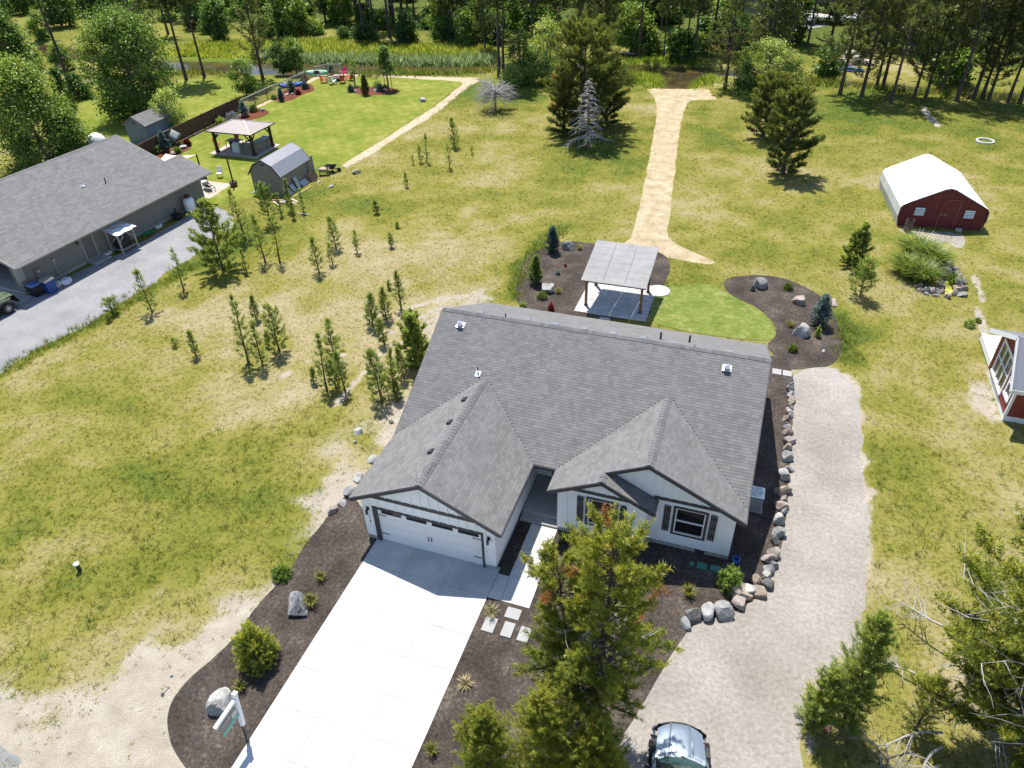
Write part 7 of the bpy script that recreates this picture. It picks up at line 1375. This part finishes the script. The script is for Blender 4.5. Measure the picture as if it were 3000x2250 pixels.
mpp = lambda x0, y0: (Vector((x0, y0, .3))-CAM).dot(fw)/2093.6*.36166
ROW = [((17.55,17.52),55,'grey'),((17.52,16.99),75,'pinkish'),((17.59,16.32),50,'grey'),((17.64,15.87),55,'tan'),((17.57,15.22),62,'pinkish'),((17.63,16.15),55,'pale'),((17.66,15.69),55,'tan'),((17.61,15.17),50,'grey'),((17.51,14.71),66,'pinkish'),((17.62,14.39),50,'grey'),((17.39,14.13),62,'tan'),((17.47,13.68),46,'pinkish'),((17.50,13.41),46,'grey'),((17.54,12.93),75,'tan'),((17.64,12.20),82,'pinkish'),((17.53,11.72),66,'tan'),((17.51,11.01),100,'grey'),((17.68,10.15),66,'grey'),((17.51,9.51),105,'pale'),((17.48,8.46),110,'tan'),((17.55,7.99),70,'pinkish'),((17.45,7.48),92,'pinkish'),((17.55,7.14),60,'grey'),((17.40,6.47),105,'pale'),((17.35,5.61),108,'grey'),((17.24,5.17),80,'dark'),((17.19,4.50),115,'pinkish'),((17.05,4.03),90,'pinkish'),((17.28,3.78),70,'grey'),((17.10,3.53),85,'grey'),((17.02,3.17),85,'pale'),((17.08,2.71),92,'dark'),((16.70,2.77),85,'tan'),((16.70,2.16),118,'tan'),((16.24,2.16),125,'pale'),((16.07,1.88),165,'tan'),((16.08,1.49),130,'pinkish'),((15.50,0.75),140,'grey'),((14.87,0.54),135,'pale'),((14.41,0.17),130,'dark'),((14.17,-0.22),90,'grey')]
for i, ((x0, y0), w_p, col) in enumerate(ROW): rock('%s boulder, %s from the back in the stone row along the gravel drive' % (col, ordn(i+1)), x0, y0, w_p*mpp(x0, y0)*1.12, col, 900+i, .52 if w_p > 90 else .6, 'boulders edging the gravel drive', .8+.3*((i*7) % 5)/4)
for i, (lb, p, w_p, col, hk) in enumerate([('big pale angular boulder beside the realtor sign', (-1.19,-8.81), 215, 'pale', .55), ('large grey hollowed boulder above the round mugo pine', (-0.93,-4.34), 200, 'grey', .60),
 ('pale pointed boulder beside the small mugo left of the pavilion', (1.17,24.07), 130, 'pale', .52), ('grey boulder next to the blue green spruce behind the pavilion', (0.81,30.66), 88, 'grey', .55), ('grey boulder at the back of the corner bed', (15.14,28.71), 115, 'grey', .52), ('reddish boulder in the middle of the corner bed', (17.86,27.02), 110, 'pinkish', .48), ('pale peaked boulder lowest in the corner bed', (17.94,23.14), 128, 'pale', .58),
 ('long pale boulder by the left roof edge, topmost of the group', (-2.17,4.55), 95, 'pale', .4), ('grey white boulder second from top beside the left roof edge', (-2.23,3.18), 90, 'pale', .45), ('pale boulder third from top beside the left roof edge', (-2.26,2.19), 105, 'grey', .45), ('small grey boulder below the third one at the left roof edge', (-2.16,1.49), 70, 'grey', .45), ('pinkish boulder lowest beside the left roof edge', (-2.34,0.93), 90, 'pinkish', .5), ('small dark boulder at the left roof edge near the valley', (-2.70,7.62), 45, 'dark', .5), ('broken pale chunk in the grass left of the house', (-4.07,6.33), 75, 'pale', .4), ('small white stone below the broken chunk in the grass', (-3.83,5.57), 36, 'pale', .5), ('flat pale stone at the rim of the corner bed', (19.91,27.71), 110, 'tan', .18),
 ('dark stone behind the round mugo pine', (-2.21,-6.69), 62, 'dark', .5), ('tan stone lying under the fallen twig on the bare soil', (-3.66,-9.12), 30, 'dark', .5), ('small white stone on the bare soil below the grass', (-3.88,-8.39), 26, 'pale', .6)]):
    rock(lb, *p, w_p*mpp(*p)*1.05, col, 960+i, hk, 'separate boulders', .9)
# ------------------------------------------------------------------ planting in the beds
CL = [clump_mesh(i, 90, .55, .34, .022, (.35, .8), .6) for i in range(3)]; CLD = [clump_mesh(10+i, 80, .45, .34, .02, (.0, .22), .8) for i in range(2)]
for i, (lb, p, s, dry) in enumerate([('dry tan grass tuft at the top corner of the driveway edge', (6.68,-2.10), 1., 1), ('dry tan grass tuft halfway down the right driveway edge', (6.86,-5.30), .9, 1), ('greenish grass tuft lowest on the right driveway edge', (6.67,-7.93), .9, 0), ('upright grass tuft at the front wall left of the window', (8.49,2.41), 1.05, 0), ('upright grass tuft near the boulders in the shaded front bed', (14.07,1.24), 1.05, 0), ('yellowing grass tuft beside the realtor sign boulder', (-1.02,-8.03), .9, 0), ('grass tuft on the right flank of the hollowed boulder', (-0.54,-3.94), 1.1, 0), ('grass tuft in the patio bed beside the pale boulder', (2.00,23.86), .9, 0), ('small grass tuft beside the boulder behind the pavilion', (1.70,30.91), .9, 0), ('thin upright plant in the corner bed left of the peaked boulder', (17.31,23.86), .9, 0), ('small sprig in the front bed near the round mugo', (-0.82,-2.72), .9, 0)]):
    o = shrub('grass_tuft', lb, 'grass tuft', *p, (CLD[i % 2] if dry else CL[i % 3]).copy(), M_GRASS, 'grass tufts in the beds'); o.scale = (s, s, s); o.rotation_euler = (0, 0, i)
def mugo(lb, t4, seed, m, tint=(.3,1.), name='mugo_pine', cat='shrub', K=22, bl=.07, dens=900, grp='round shrubs in the beds', flat=1.):
    x0, y0, h_, w_c = t4; rg_ = np.random.default_rng(seed); n_ = dens; r_ = w_c/2; d = unit(rg_.normal(size=(n_, 3))+np.array([0, 0, .25])); d[:, 2] = np.abs(d[:, 2])*1.0
    q_ = (.62+.42*rg_.random(n_))[:, None]; P = d*q_*np.array([r_, r_, h_*.93*flat])*(.86+.22*np.sin(d[:, :1]*6+seed)*np.cos(d[:, 1:2]*5)); P[:, 2] = np.maximum(P[:, 2], .05)
    V, F, ti = blades(rg_, P, unit(d+np.array([0, 0, .6])), np.full(n_, bl*1.6), np.clip(tint[0]+(tint[1]-tint[0])*(q_[:, 0]-.62)/.42*.8+rg_.normal(0, .12, n_), 0, 1), K, bl, bl*.2)
    sg_ = [([(0, 0, 0), tuple(P[i]*.5), tuple(P[i]*.95)], [.02, .012, .004]) for i in range(0, n_, max(1, n_//24))]
    return tree(name, lb, cat, x0, y0, finish_tree(sg_, V, F, ti, 4), M_BARK, m, grp)
mugo('round bright mugo pine in the bed left of the driveway', (-1.07,-6.82,2.57,1.47), 1, M_MUGO, (.3, 1.), K=24, bl=.085, dens=1300)
mugo('small round green shrub below the pale boulder left of the pavilion', (1.16,22.81,0.58,0.75), 2, M_YPINE, (.1,.6), bl=.05, dens=400); mugo('small round shrub at the back of the corner bed', (17.03,28.80,0.55,0.68), 3, M_YPINE, (.1,.6), bl=.05, dens=400); mugo('small round shrub near the house corner in the corner bed', (17.57,21.00,0.51,0.57), 4, M_YPINE, (.15,.7), bl=.05, dens=400)
mugo('yellowish shrub at the left end of the rear roof edge', (0.26,21.32,0.43,0.50), 5, M_WILLOW, (.5,1.), bl=.06, dens=250); mugo('dwarf yellow shrub beside the green lids in the front bed', (15.60,2.15,1.22,0.97), 6, M_WILLOW, (.0,.75), bl=.10, dens=420); mugo('low sagebrush mound on the soil left of the mulch bed', (-2.52,-3.09,0.53,0.87), 7, M_LEAF, (.3,.9), bl=.06, dens=500); mugo('small yellow green plant lowest of the corner bed shrubs', (18.96,23.07,0.86,0.32), 8, M_YPINE, (.4,1.), bl=.06, dens=150)
mugo('tiny green plant beside the grey boulder of the corner bed', (14.75,27.95,0.43,0.34), 9, M_SPRUCE, (.2,.8), bl=.05, dens=120); mugo('tiny pale plant in the middle of the patio bed', (1.25,26.48,0.30,0.32), 10, M_SPRUCE, (.4,1.), bl=.05, dens=120); mugo('tiny orange plant in the middle of the patio bed', (1.42,27.84,0.25,0.26), 11, M_RED, (.6,1.), bl=.04, dens=90); mugo('little hosta like plant in the grass left of the red house', (27.93,27.02,0.41,0.48), 12, M_WILLOW, (.5,1.), bl=.12, dens=60); mugo('small green shrub above the plant left of the red house', (28.52,27.74,0.32,0.35), 13, M_YPINE, (.3,.8), bl=.06, dens=120)
for lb, t4, sd_, m_, tn in (('blue green spruce at the back of the patio bed', (-0.12,29.78,2.03,1.32), 21, M_SPRUCE, (.0,.6)), ('young bushy pine in the patio bed left of the pavilion', (0.11,24.70,2.08,1.23), 22, M_YPINE, (.1,.8)), ('pale needled bushy pine at the right of the corner bed', (19.03,24.53,2.11,1.69), 23, M_SPRUCE, (.3,.9))):
    x0, y0, h_, w_c = t4; tree('bed_conifer', lb, 'conifer', x0, y0, pine_meshes(sd_, h_, w_c/2, base=.04, whorl=.13, nb=7, per=11, K=15, bl=.12, bw=.028, sl=.2, tr=.05, prof='cone', tint=tn, limb_r=.012), M_BARK, m_, 'conifers in the beds')
mugo('narrow dark red shrub by the house wall left of the patio', (2.24,21.37,0.73,0.31), 24, M_RED, (0,1.), bl=.08, dens=160)
tag(MB().lathe([(.0, 0), (.06, .01), (.09, .1), (.05, .2), (.0, .22)], 10, (*(19.31,21.32), 0)).build('garden_light', M_VINYL), 'small white garden light in the corner bed', 'light')
# pond by the barn
pd = sheet('pond_water', [(27.26,32.96),(27.52,33.04),(27.55,32.44),(27.58,31.91),(27.59,31.33),(27.49,30.98),(26.93,30.85),(27.10,31.58),(27.25,32.28)], .03, ground_mat('duckweed', [(.35, (.30,.34,.04)), (.5, (.42,.44,.08)), (.65, (.50,.50,.14))], 2, 8, 30, .2), .02, .1, 40)
sheet('pond_dark_water', [(27.12,33.68),(27.72,33.71),(27.61,33.08),(27.26,32.97),(27.12,33.19)], .025, MATS['creek_water'] if 'creek_water' in MATS else mat('dark_water', (.012, .012, .01), .1, 2, .1), .02, .1, 41)  # sheet of darker water at the back of the duckweed
POND = [((850,600),80,'tan'),((905,655),90,'pinkish'),((1010,650),85,'grey'),((1085,700),100,'grey'),((1105,780),110,'tan'),((1020,760),80,'tan'),((1180,840),110,'pinkish'),((1250,865),80,'tan'),((1215,930),140,'tan'),((1290,1000),90,'pinkish'),((1260,1050),120,'tan'),((1345,1050),100,'pinkish'),((1390,1110),110,'tan'),((1250,1160),150,'grey'),((1340,1160),90,'pinkish'),((1300,1225),100,'tan'),((1370,1270),110,'pinkish'),((1200,1260),90,'tan'),((1260,1330),120,'tan'),((1180,1390),110,'pinkish'),((1290,1400),110,'grey'),((1400,1420),100,'grey'),((960,830),130,'pale'),((900,945),170,'pale'),((1030,905),150,'grey'),((880,1130),90,'pinkish'),((840,1200),90,'pinkish'),((900,1220),85,'tan'),((860,1290),100,'pinkish'),((880,1350),90,'pinkish'),((790,1330),110,'pinkish'),((700,1340),120,'pinkish'),((610,1310),100,'grey'),((520,1320),110,'grey'),((430,1310),110,'pinkish'),((410,1200),90,'tan'),((330,1210),80,'tan'),((560,1400),90,'pale'),((760,1410),90,'pale'),((1010,1440),120,'tan'),((760,850),80,'tan')]
mpt = lambda x0, y0: (Vector((x0, y0, .1))-CAM).dot(fw)/2093.6*.13261
PONDXY = [(27.35,36.50),(27.47,36.12),(27.80,36.25),(27.98,35.94),(27.96,35.34),(27.73,35.42),(28.13,34.96),(28.32,34.84),(28.15,34.33),(28.31,33.88),(28.17,33.50),(28.42,33.57),(28.50,33.18),(28.04,32.71),(28.30,32.79),(28.13,32.31),(28.29,32.06),(27.81,31.98),(27.92,31.56),(27.64,31.09),(27.94,31.11),(28.24,31.07),(27.48,34.84),(27.20,33.95),(27.63,34.35),(26.99,32.61),(26.82,32.09),(26.98,32.00),(26.81,31.49),(26.82,31.11),(26.58,31.16),(26.31,31.02),(26.08,31.15),(25.81,31.01),(25.56,31.00),(25.57,31.73),(25.34,31.59),(25.87,30.51),(26.43,30.61),(27.12,30.62),(26.86,34.52)]
od_ = sorted(range(len(POND)), key=lambda i: -PONDXY[i][1])
for rk_, i in enumerate(od_): (x0, y0), (_, w_p, col) = PONDXY[i], POND[i]; rock('%s stone, %s from the back among the stones around the pond' % (col, ordn(rk_+1)), x0, y0, w_p*mpt(x0, y0)*1.45, col, 1100+i, .4 if col == 'pale' else .55, 'stones around the pond', 1., 0., 'pond_stone')
for i, (lb, p, s, n_) in enumerate([('tallest mass of pond reeds at the back left', (25.68,36.33), 1., 900), ('right mass of tall pond reeds beside the stones', (26.51,35.07), .95, 800), ('front mass of tall pond reeds above the dark stones', (25.68,32.57), .85, 700), ('left flank of the tall pond reeds', (24.79,33.56), .85, 600), ('small reed clump standing in the duckweed', (27.72,32.82), .5, 160)]):
    o = shrub('reed_clump', lb, 'reeds', *p, clump_mesh(200+i, n_, 1.75, 1.5, .05, (.0, 1.), .75), M_POND, 'reeds around the pond'); o.scale = (s, s, s)
# neighbour's beds
NB = [('blue spruce by the covered trailer at the board fence', (-46.70,41.63,1.96,1.26), 'cone', M_SPRUCE, (.3,1.)), ('small green spruce at the left end of the corner bed', (-45.62,61.81,1.36,0.59), 'cone', M_SPRUCE, (.0,.5)), ('blue spruce before the blue kayaks', (-46.68,65.79,1.32,1.23), 'cone', M_SPRUCE, (.2,.9)), ('blue spruce at the near end of the fence bed', (-46.17,54.80,1.58,1.34), 'cone', M_SPRUCE, (.3,1.)), ('dark pine in the round bed on the neighbour lawn', (-36.35,66.98,2.38,1.36), 'cone', M_PINE, (.0,.5))]
for i, (lb, t4, pf, m_, tn) in enumerate(NB): x0, y0, h_, w_c = t4; tree('bed_conifer', lb, 'conifer', x0, y0, pine_meshes(1300+i, h_, w_c/2, base=.04, whorl=.18, nb=7, per=11, K=11, bl=.16, bw=.04, sl=.26, tr=.05, prof=pf, tint=tn, limb_r=.012), M_BARK, m_, 'conifers in the neighbour beds')
for i, (lb, t4, m_, tn) in enumerate([('dark blue shrub casting a shadow in the corner bed', (-45.91,67.88,0.87,1.08), M_SPRUCE, (.0,.25)), ('small red leaved shrub in the corner bed', (-45.32,65.18,0.58,0.57), M_RED, (.0,.8)), ('yellow green shrub at the near tip of the corner bed', (-47.25,62.46,0.57,0.64), M_WILLOW, (.4,1.)), ('blue green shrub at the left of the round lawn bed', (-39.03,67.89,1.01,0.65), M_SPRUCE, (.1,.6)), ('pale feathery shrub in the round lawn bed', (-36.58,70.68,1.17,1.24), M_WILLOW, (.6,1.)), ('blue shrub before the pale feathery one', (-35.37,69.06,1.00,0.98), M_SPRUCE, (.1,.7)), ('dark round shrub by the staked tree', (-35.29,70.50,0.43,0.58), M_YPINE, (0,.3)), ('dark green shrub in the fence bed', (-46.40,56.86,0.81,1.06), M_YPINE, (0,.4)), ('lavender shrub by the board fence', (-46.86,53.44,0.90,1.70), M_LAV, (.1,1.)), ('green yellow shrub left of the gazebo roof', (-47.17,51.51,0.81,0.90), M_WILLOW, (.3,1.)), ('shrub behind the shade sail by the board fence', (-47.37,40.76,1.05,0.92), M_WILLOW, (.2,.9)), ('low grey green shrub in the gable bed', (-45.12,41.55,0.53,0.79), M_LEAF, (.3,.8)), ('dark red plant right of the covered trailer', (-45.74,43.87,0.67,0.81), M_RED, (.0,.5))]): mugo(lb, t4, 1400+i, m_, tn, 'bed_shrub', 'shrub', 14, .13, 260, 'shrubs in the neighbour beds')
for i, (lb, p, w_p, col) in enumerate([('pale boulder left in the round lawn bed', (-38.44,68.03), 42, 'grey'), ('grey boulder right in the round lawn bed', (-36.13,69.20), 40, 'grey'), ('grey boulder beside the staked tree', (-34.83,69.50), 32, 'grey'), ('pale flat boulder in the corner bed', (-46.57,64.46), 32, 'pale'), ('dark boulder right of the flat one in the corner bed', (-46.14,64.93), 30, 'grey'), ('pale boulder in the gable bed by the spruce', (-45.71,43.04), 62, 'pale'), ('flat pale boulder at the tip of the gable bed', (-45.24,41.11), 55, 'tan'), ('pale boulder at the tip of the fence bed', (-45.56,57.33), 45, 'grey'), ('pale broken concrete on the neighbour lawn near the dirt strip', (-27.76,66.18), 62, 'pale'), ('white flat rock in the grass right of the barn shed', (-23.98,37.37), 90*.44, 'pale'), ('tan rock pile in the grass by the dirt strip corner', (-23.35,41.09), 60, 'tan'), ('small pale rock right of the barn shed boards', (-25.63,38.06), 34, 'pale')]): rock(lb, *p, w_p*mpp(*p)*1.05, col, 1500+i, .35, 'stones on the neighbour plot')

# ------------------------------------------------------------------ realtor sign
sg = thing('realtor_sign', 'white post sign with a hanging grey and green board beside the driveway', 'sign', (.43, -9.62, 0)); TOPP = (-.13, .36, 2.22)
MB().beam((0, 0, 0), (-.05, .14, .95), .085, .085, (1, 0, 0)).build('stake', M_DVENT, sg); p0 = Vector((-.045, .13, .9)); p1 = Vector(TOPP)
MB().beam(p0, p1+Vector((-.01, .025, .1)), .13, .13, (1, 0, 0)).build('post', M_VINYL, sg); MB().beam(p1+Vector((-.01, .03, .10)), p1+Vector((-.015, .045, .17)), .16, .16, (1, 0, 0)).build('post_cap', M_VINYL, sg)
a0 = p1+Vector((0, -.07, -.08)); a1 = a0+Vector((-.02, -1.02, -.03)); MB().beam(a0, a1, .11, .11).build('arm', M_VINYL, sg)
M_SGREY = mat('sign_grey', (.17, .165, .155), .04, 3, .5); M_SGRN = mat('sign_green', (.07, .42, .32), .05, 3, .5)
bdp = lambda s, z: a0.lerp(a1, s)+Vector((0.05, 0, z)); bd = MB().prism([bdp(.12, -.10), bdp(.88, -.10), bdp(.88, -.72), bdp(.12, -.72)], (-.02, 0, 0)).build('sign_board', M_SGREY, sg)
MB().prism([bdp(.12, -.57)+Vector((.006, 0, 0)), bdp(.88, -.57)+Vector((.006, 0, 0)), bdp(.88, -.72)+Vector((.006, 0, 0)), bdp(.12, -.72)+Vector((.006, 0, 0))], (-.004, 0, 0)).build('green_strip', M_SGRN, bd)
mb = MB()
for s in (.2, .8): mb.tube([bdp(s, -.04)-Vector((.06, 0, 0)), bdp(s, -.10)-Vector((.06, 0, 0))], .008, 5)
mb.build('hanger', M_BLACK, sg)
MB().prism([bdp(.13, -.28)+Vector((.004, 0, 0)), bdp(.36, -.28)+Vector((.004, 0, 0)), bdp(.36, -.55)+Vector((.004, 0, 0)), bdp(.13, -.55)+Vector((.004, 0, 0))], (-.003, 0, 0)).build('blank_panel', mat('pale_panel', (.48, .47, .46), .04, 3, .6), bd)
mb = MB()
for k in range(3):
    s0 = .45+.12*k; mb.tube([bdp(s0, -.22)+Vector((.012, 0, 0)), bdp(s0+.05, -.16)+Vector((.012, 0, 0)), bdp(s0+.04, -.30)+Vector((.012, 0, 0)), bdp(s0+.12, -.20)+Vector((.012, 0, 0))], .010, 5)
mb.build('script_lettering', M_VINYL, bd)

# ------------------------------------------------------------------ vehicles
def suv(name, lb, loc, rz, W, paint, rounded, glass, extra):
    c = thing(name, lb, 'car', loc, rz); hw = W/2; nose = lambda u: -.30*abs(u/hw)**2.2 if rounded else -.06*abs(u/hw)**3
    HC, HN, HL = extra['hc'], extra['hn'], extra['hl']; cowl = lambda u: -HL-.10+.20*(1-(u/hw)**2)*(1 if rounded else .2); nu = 16; nv = 8; mb = MB()
    us_ = [-hw*.90+1.80*hw*i/nu for i in range(nu+1)]
    def hz(u, s): b = .035 if abs(u) < hw*.42*(1-.25*(1-s)) else 0; return HN+(HC-HN)*min(1, s*1.25)**.6-.07*abs(u/hw)**3+b*(s > .05)
    g_ = [[(u*(.90+.10*s), nose(u)*(1-s)+cowl(u)*s-.06*(1-s), hz(u, s)) for u in us_] for s in [j_i/nv for j_i in range(nv+1)]]
    mb.add([p for r_ in g_ for p in r_], [(a*(nu+1)+b, (a+1)*(nu+1)+b, (a+1)*(nu+1)+b+1, a*(nu+1)+b+1) for a in range(nv) for b in range(nu)]); mb.build('hood', paint, c, smooth=rounded)
    mb = MB()
    for s in (-1, 1): mb.tube([(s*hw*.42*.78, nose(0)-.10, HN+.05), (s*hw*.42*.95, -HL*.55, HC+.005), (s*hw*.43, -HL+.08, HC+.015)], .022, 6)
    mb.build('hood_crease', paint, c, smooth=True)
    mb = MB(); top = lambda u: (u, nose(u)-.04, HN-.02); n_ = 16; ring = [(-hw+2*hw*i/n_) for i in range(n_+1)]
    mb.add([(u*.97, nose(u), .42) for u in ring]+[(u*.97, nose(u)-.02, HN-.03) for u in ring], [(i, i+1, n_+2+i, n_+1+i) for i in range(n_)]); mb.build('front_panel', M_BLACK, c)
    mb = MB().add([(u, nose(u)+.10, .38) for u in ring]+[(u, nose(u)+.12, .62) for u in ring]+[(u*.98, nose(u)-.02, .66) for u in ring], [(i+q*(n_+1), i+1+q*(n_+1), i+1+(q+1)*(n_+1), i+(q+1)*(n_+1)) for q in (0, 1) for i in range(n_)]); mb.build('bumper', M_DVENT, c)
    for s in (-1, 1):
        sd = MB().add([(s*hw*.90, -.34, HN-.08), (s*hw, -.55, HN-.14), (s*hw*1.0, -HL-.3, HC-.12), (s*hw*.90, -HL-.05, HC-.07), (s*hw*1.0, -.50, .72), (s*hw*1.0, -HL-.3, .60)], [(0,1,2,3),(1,4,5,2)]).build('fender', paint, c)
        MB().add([(s*hw, -HL-.3, .35), (s*hw, -4.2, .35), (s*hw, -4.2, HC-.1), (s*hw, -HL-.3, HC-.1), (s*hw*.88, -4.2, HC), (s*hw*.88, -HL-.1, HC)], [(0,1,2,3),(3,2,4,5)]).build('door_side', paint, c)
        ar = [(s*(hw+.05), -.92+.52*math.cos(a), .42+.50*math.sin(a)) for a in [math.pi*k/10 for k in range(11)]]; ai = [(s*(hw-.12), y_, z_) for _, y_, z_ in ar]
        mb = MB(); [mb.quad(ar[k], ar[k+1], ai[k+1], ai[k]) for k in range(10)]; mb.build('wheel_arch', M_BLACK if rounded else M_DVENT, c)
        for yw in (-.92, -3.6):
            t_r = .37 if rounded else .42; xw = s*(hw-.03); w_ = MB().tube([(xw-s*.13, yw, t_r), (xw-s*.12, yw, t_r), (xw+s*.10, yw, t_r), (xw+s*.12, yw, t_r)], [t_r*.9, t_r, t_r, t_r*.88], 22).build('wheel', mat('tyre_rubber', (.018, .018, .019), .2, 9, .9), c)
            MB().tube([(xw+s*.121, yw, t_r), (xw+s*.135, yw, t_r)], [t_r*.66, t_r*.62], 20).build('rim', M_BLACK, w_)
            for k in range(8): a = k*math.pi/4; MB().beam((xw+s*.137, yw, t_r), (xw+s*.137, yw+t_r*.58*math.cos(a), t_r+t_r*.58*math.sin(a)), .03, .012, (1, 0, 0)).build('spoke', M_GALV, w_)
        MB().beam((s*(hw+.05), -HL-.55, HC+.06), (s*(hw+.26), -HL-.52, HC+.12), .16, .17).build('mirror', M_BLACK, c)
        hl_ = MB().lathe([(.0, .0), (.11, .0), (.10, .03), (0, .04)], 14); o = hl_.build('headlight', M_VINYL if not rounded else M_GLASS, c, (s*hw*.70, nose(hw*.7)+.005, HN-.18)); o.rotation_euler = (R(-90), 0, 0)
    WT = HC+.62; yb = -HL-.12; yt = -HL-.75; q = [(hw*.84*(2*i/10-1), yb+.18*(1-(2*i/10-1)**2)*(1 if rounded else .2), HC+.02) for i in range(11)]; q2 = [(hw*.70*(2*i/10-1), yt+.12*(1-(2*i/10-1)**2), WT) for i in range(11)]
    MB().add(q+q2, [(i, i+1, 12+i, 11+i) for i in range(10)]).build('windshield', glass, c, smooth=True)
    cw = MB().add([(x_, y_+.16, z_+.005) for x_, y_, z_ in q]+[(x_, y_-.01, z_+.012) for x_, y_, z_ in q], [(i, i+1, 12+i, 11+i) for i in range(10)]).build('cowl', paint, c); mb = MB()
    for k in range(22):
        if k in (3, 4, 10, 11, 17): continue
        u = hw*.72*(2*k/21-1); y_ = np.interp(u, [p[0] for p in q], [p[1] for p in q]); mb.box(u-.012, u+.012, y_+.04, y_+.125, HC+.028, HC+.034)
    mb.build('cowl_slots', M_BLACK, cw); mb = MB()
    for u0, u1 in ((-.62*hw, .05*hw), (.0, .70*hw)): mb.beam((u0, np.interp(u0, [p[0] for p in q], [p[1] for p in q])+.02, HC+.05), (u1, np.interp(u1, [p[0] for p in q], [p[1] for p in q])-.06, HC+.07), .03, .025)
    mb.build('wiper', M_BLACK, c)
    MB().add([(-hw*.72, yt, WT), (hw*.72, yt, WT), (hw*.72, -4.0, WT+.04), (-hw*.72, -4.0, WT+.04), (-hw*.66, yt-.1, WT+.07), (hw*.66, yt-.1, WT+.07), (hw*.66, -3.9, WT+.10), (-hw*.66, -3.9, WT+.10)], [(0,1,5,4),(1,2,6,5),(2,3,7,6),(3,0,4,7),(4,5,6,7)]).build('roof', paint, c, smooth=False)
    for s in (-1, 1):
        MB().beam((s*hw*.86, yb, HC+.02), (s*hw*.71, yt, WT), .06, .06).build('pillar', M_BLACK, c); MB().quad((s*hw*.87, yb-.1, HC), (s*hw*.87, -4.1, HC), (s*hw*.73, -4.0, WT), (s*hw*.73, yt-.03, WT)).build('side_window', M_GLASS, c)
    MB().add([(-hw*.87, -4.2, .35), (hw*.87, -4.2, .35), (hw*.73, -4.0, WT), (-hw*.73, -4.0, WT)], [(0,1,2,3)]).build('tailgate', paint, c); MB().box(-hw*.85, hw*.85, -4.1, -.35, .3, .40).build('underbody', M_BLACK, c); MB().box(-hw*.8, hw*.8, -HL-.75, -HL-.2, HC-.25, HC-.08).build('dashboard', M_DVENT, c)
    return c
M_SILV = mat('blue_silver_paint', (.23, .28, .32), .03, 1, .32, spec=.5, metal=.5, coat=.4); M_GRNP = mat('army_green_paint', (.085, .115, .06), .03, 1, .3, spec=.5, coat=.5)
m, t, o = new_mat('tinted_windshield'); p = N(t, 'ShaderNodeBsdfPrincipled'); p.inputs['Base Color'].default_value = (.018, .05, .042, 1); p.inputs['Roughness'].default_value = .03; p.inputs['Specular IOR Level'].default_value = .7; t.links.new(p.outputs[0], o.inputs[0]); M_WS = m
suv('parked_car', 'blue silver car parked on the gravel, hood in at the bottom edge', (14.50, -4.72, 0), R(9), 1.80, M_SILV, True, M_WS, dict(hc=1.0, hn=.84, hl=1.33))
suv('parked_car', 'army green off road car before the dark garage, cut by the left edge', (-34.35, 11.45, 0), R(-3.2), 1.84, M_GRNP, False, M_WS, dict(hc=1.14, hn=1.06, hl=1.45))
tag(MB().tube([(-3.67,-9.05)+(.03,), (-3.64,-8.78)+(.05,), (-3.42,-8.92)+(.04,)], [.015, .02, .008], 5).tube([(-3.88,-8.81)+(.02,), (-3.61,-8.84)+(.04,)], [.008, .012], 5).build('fallen_twig', M_DEAD), 'small bleached twig lying on the bare soil by the mulch', 'twig')
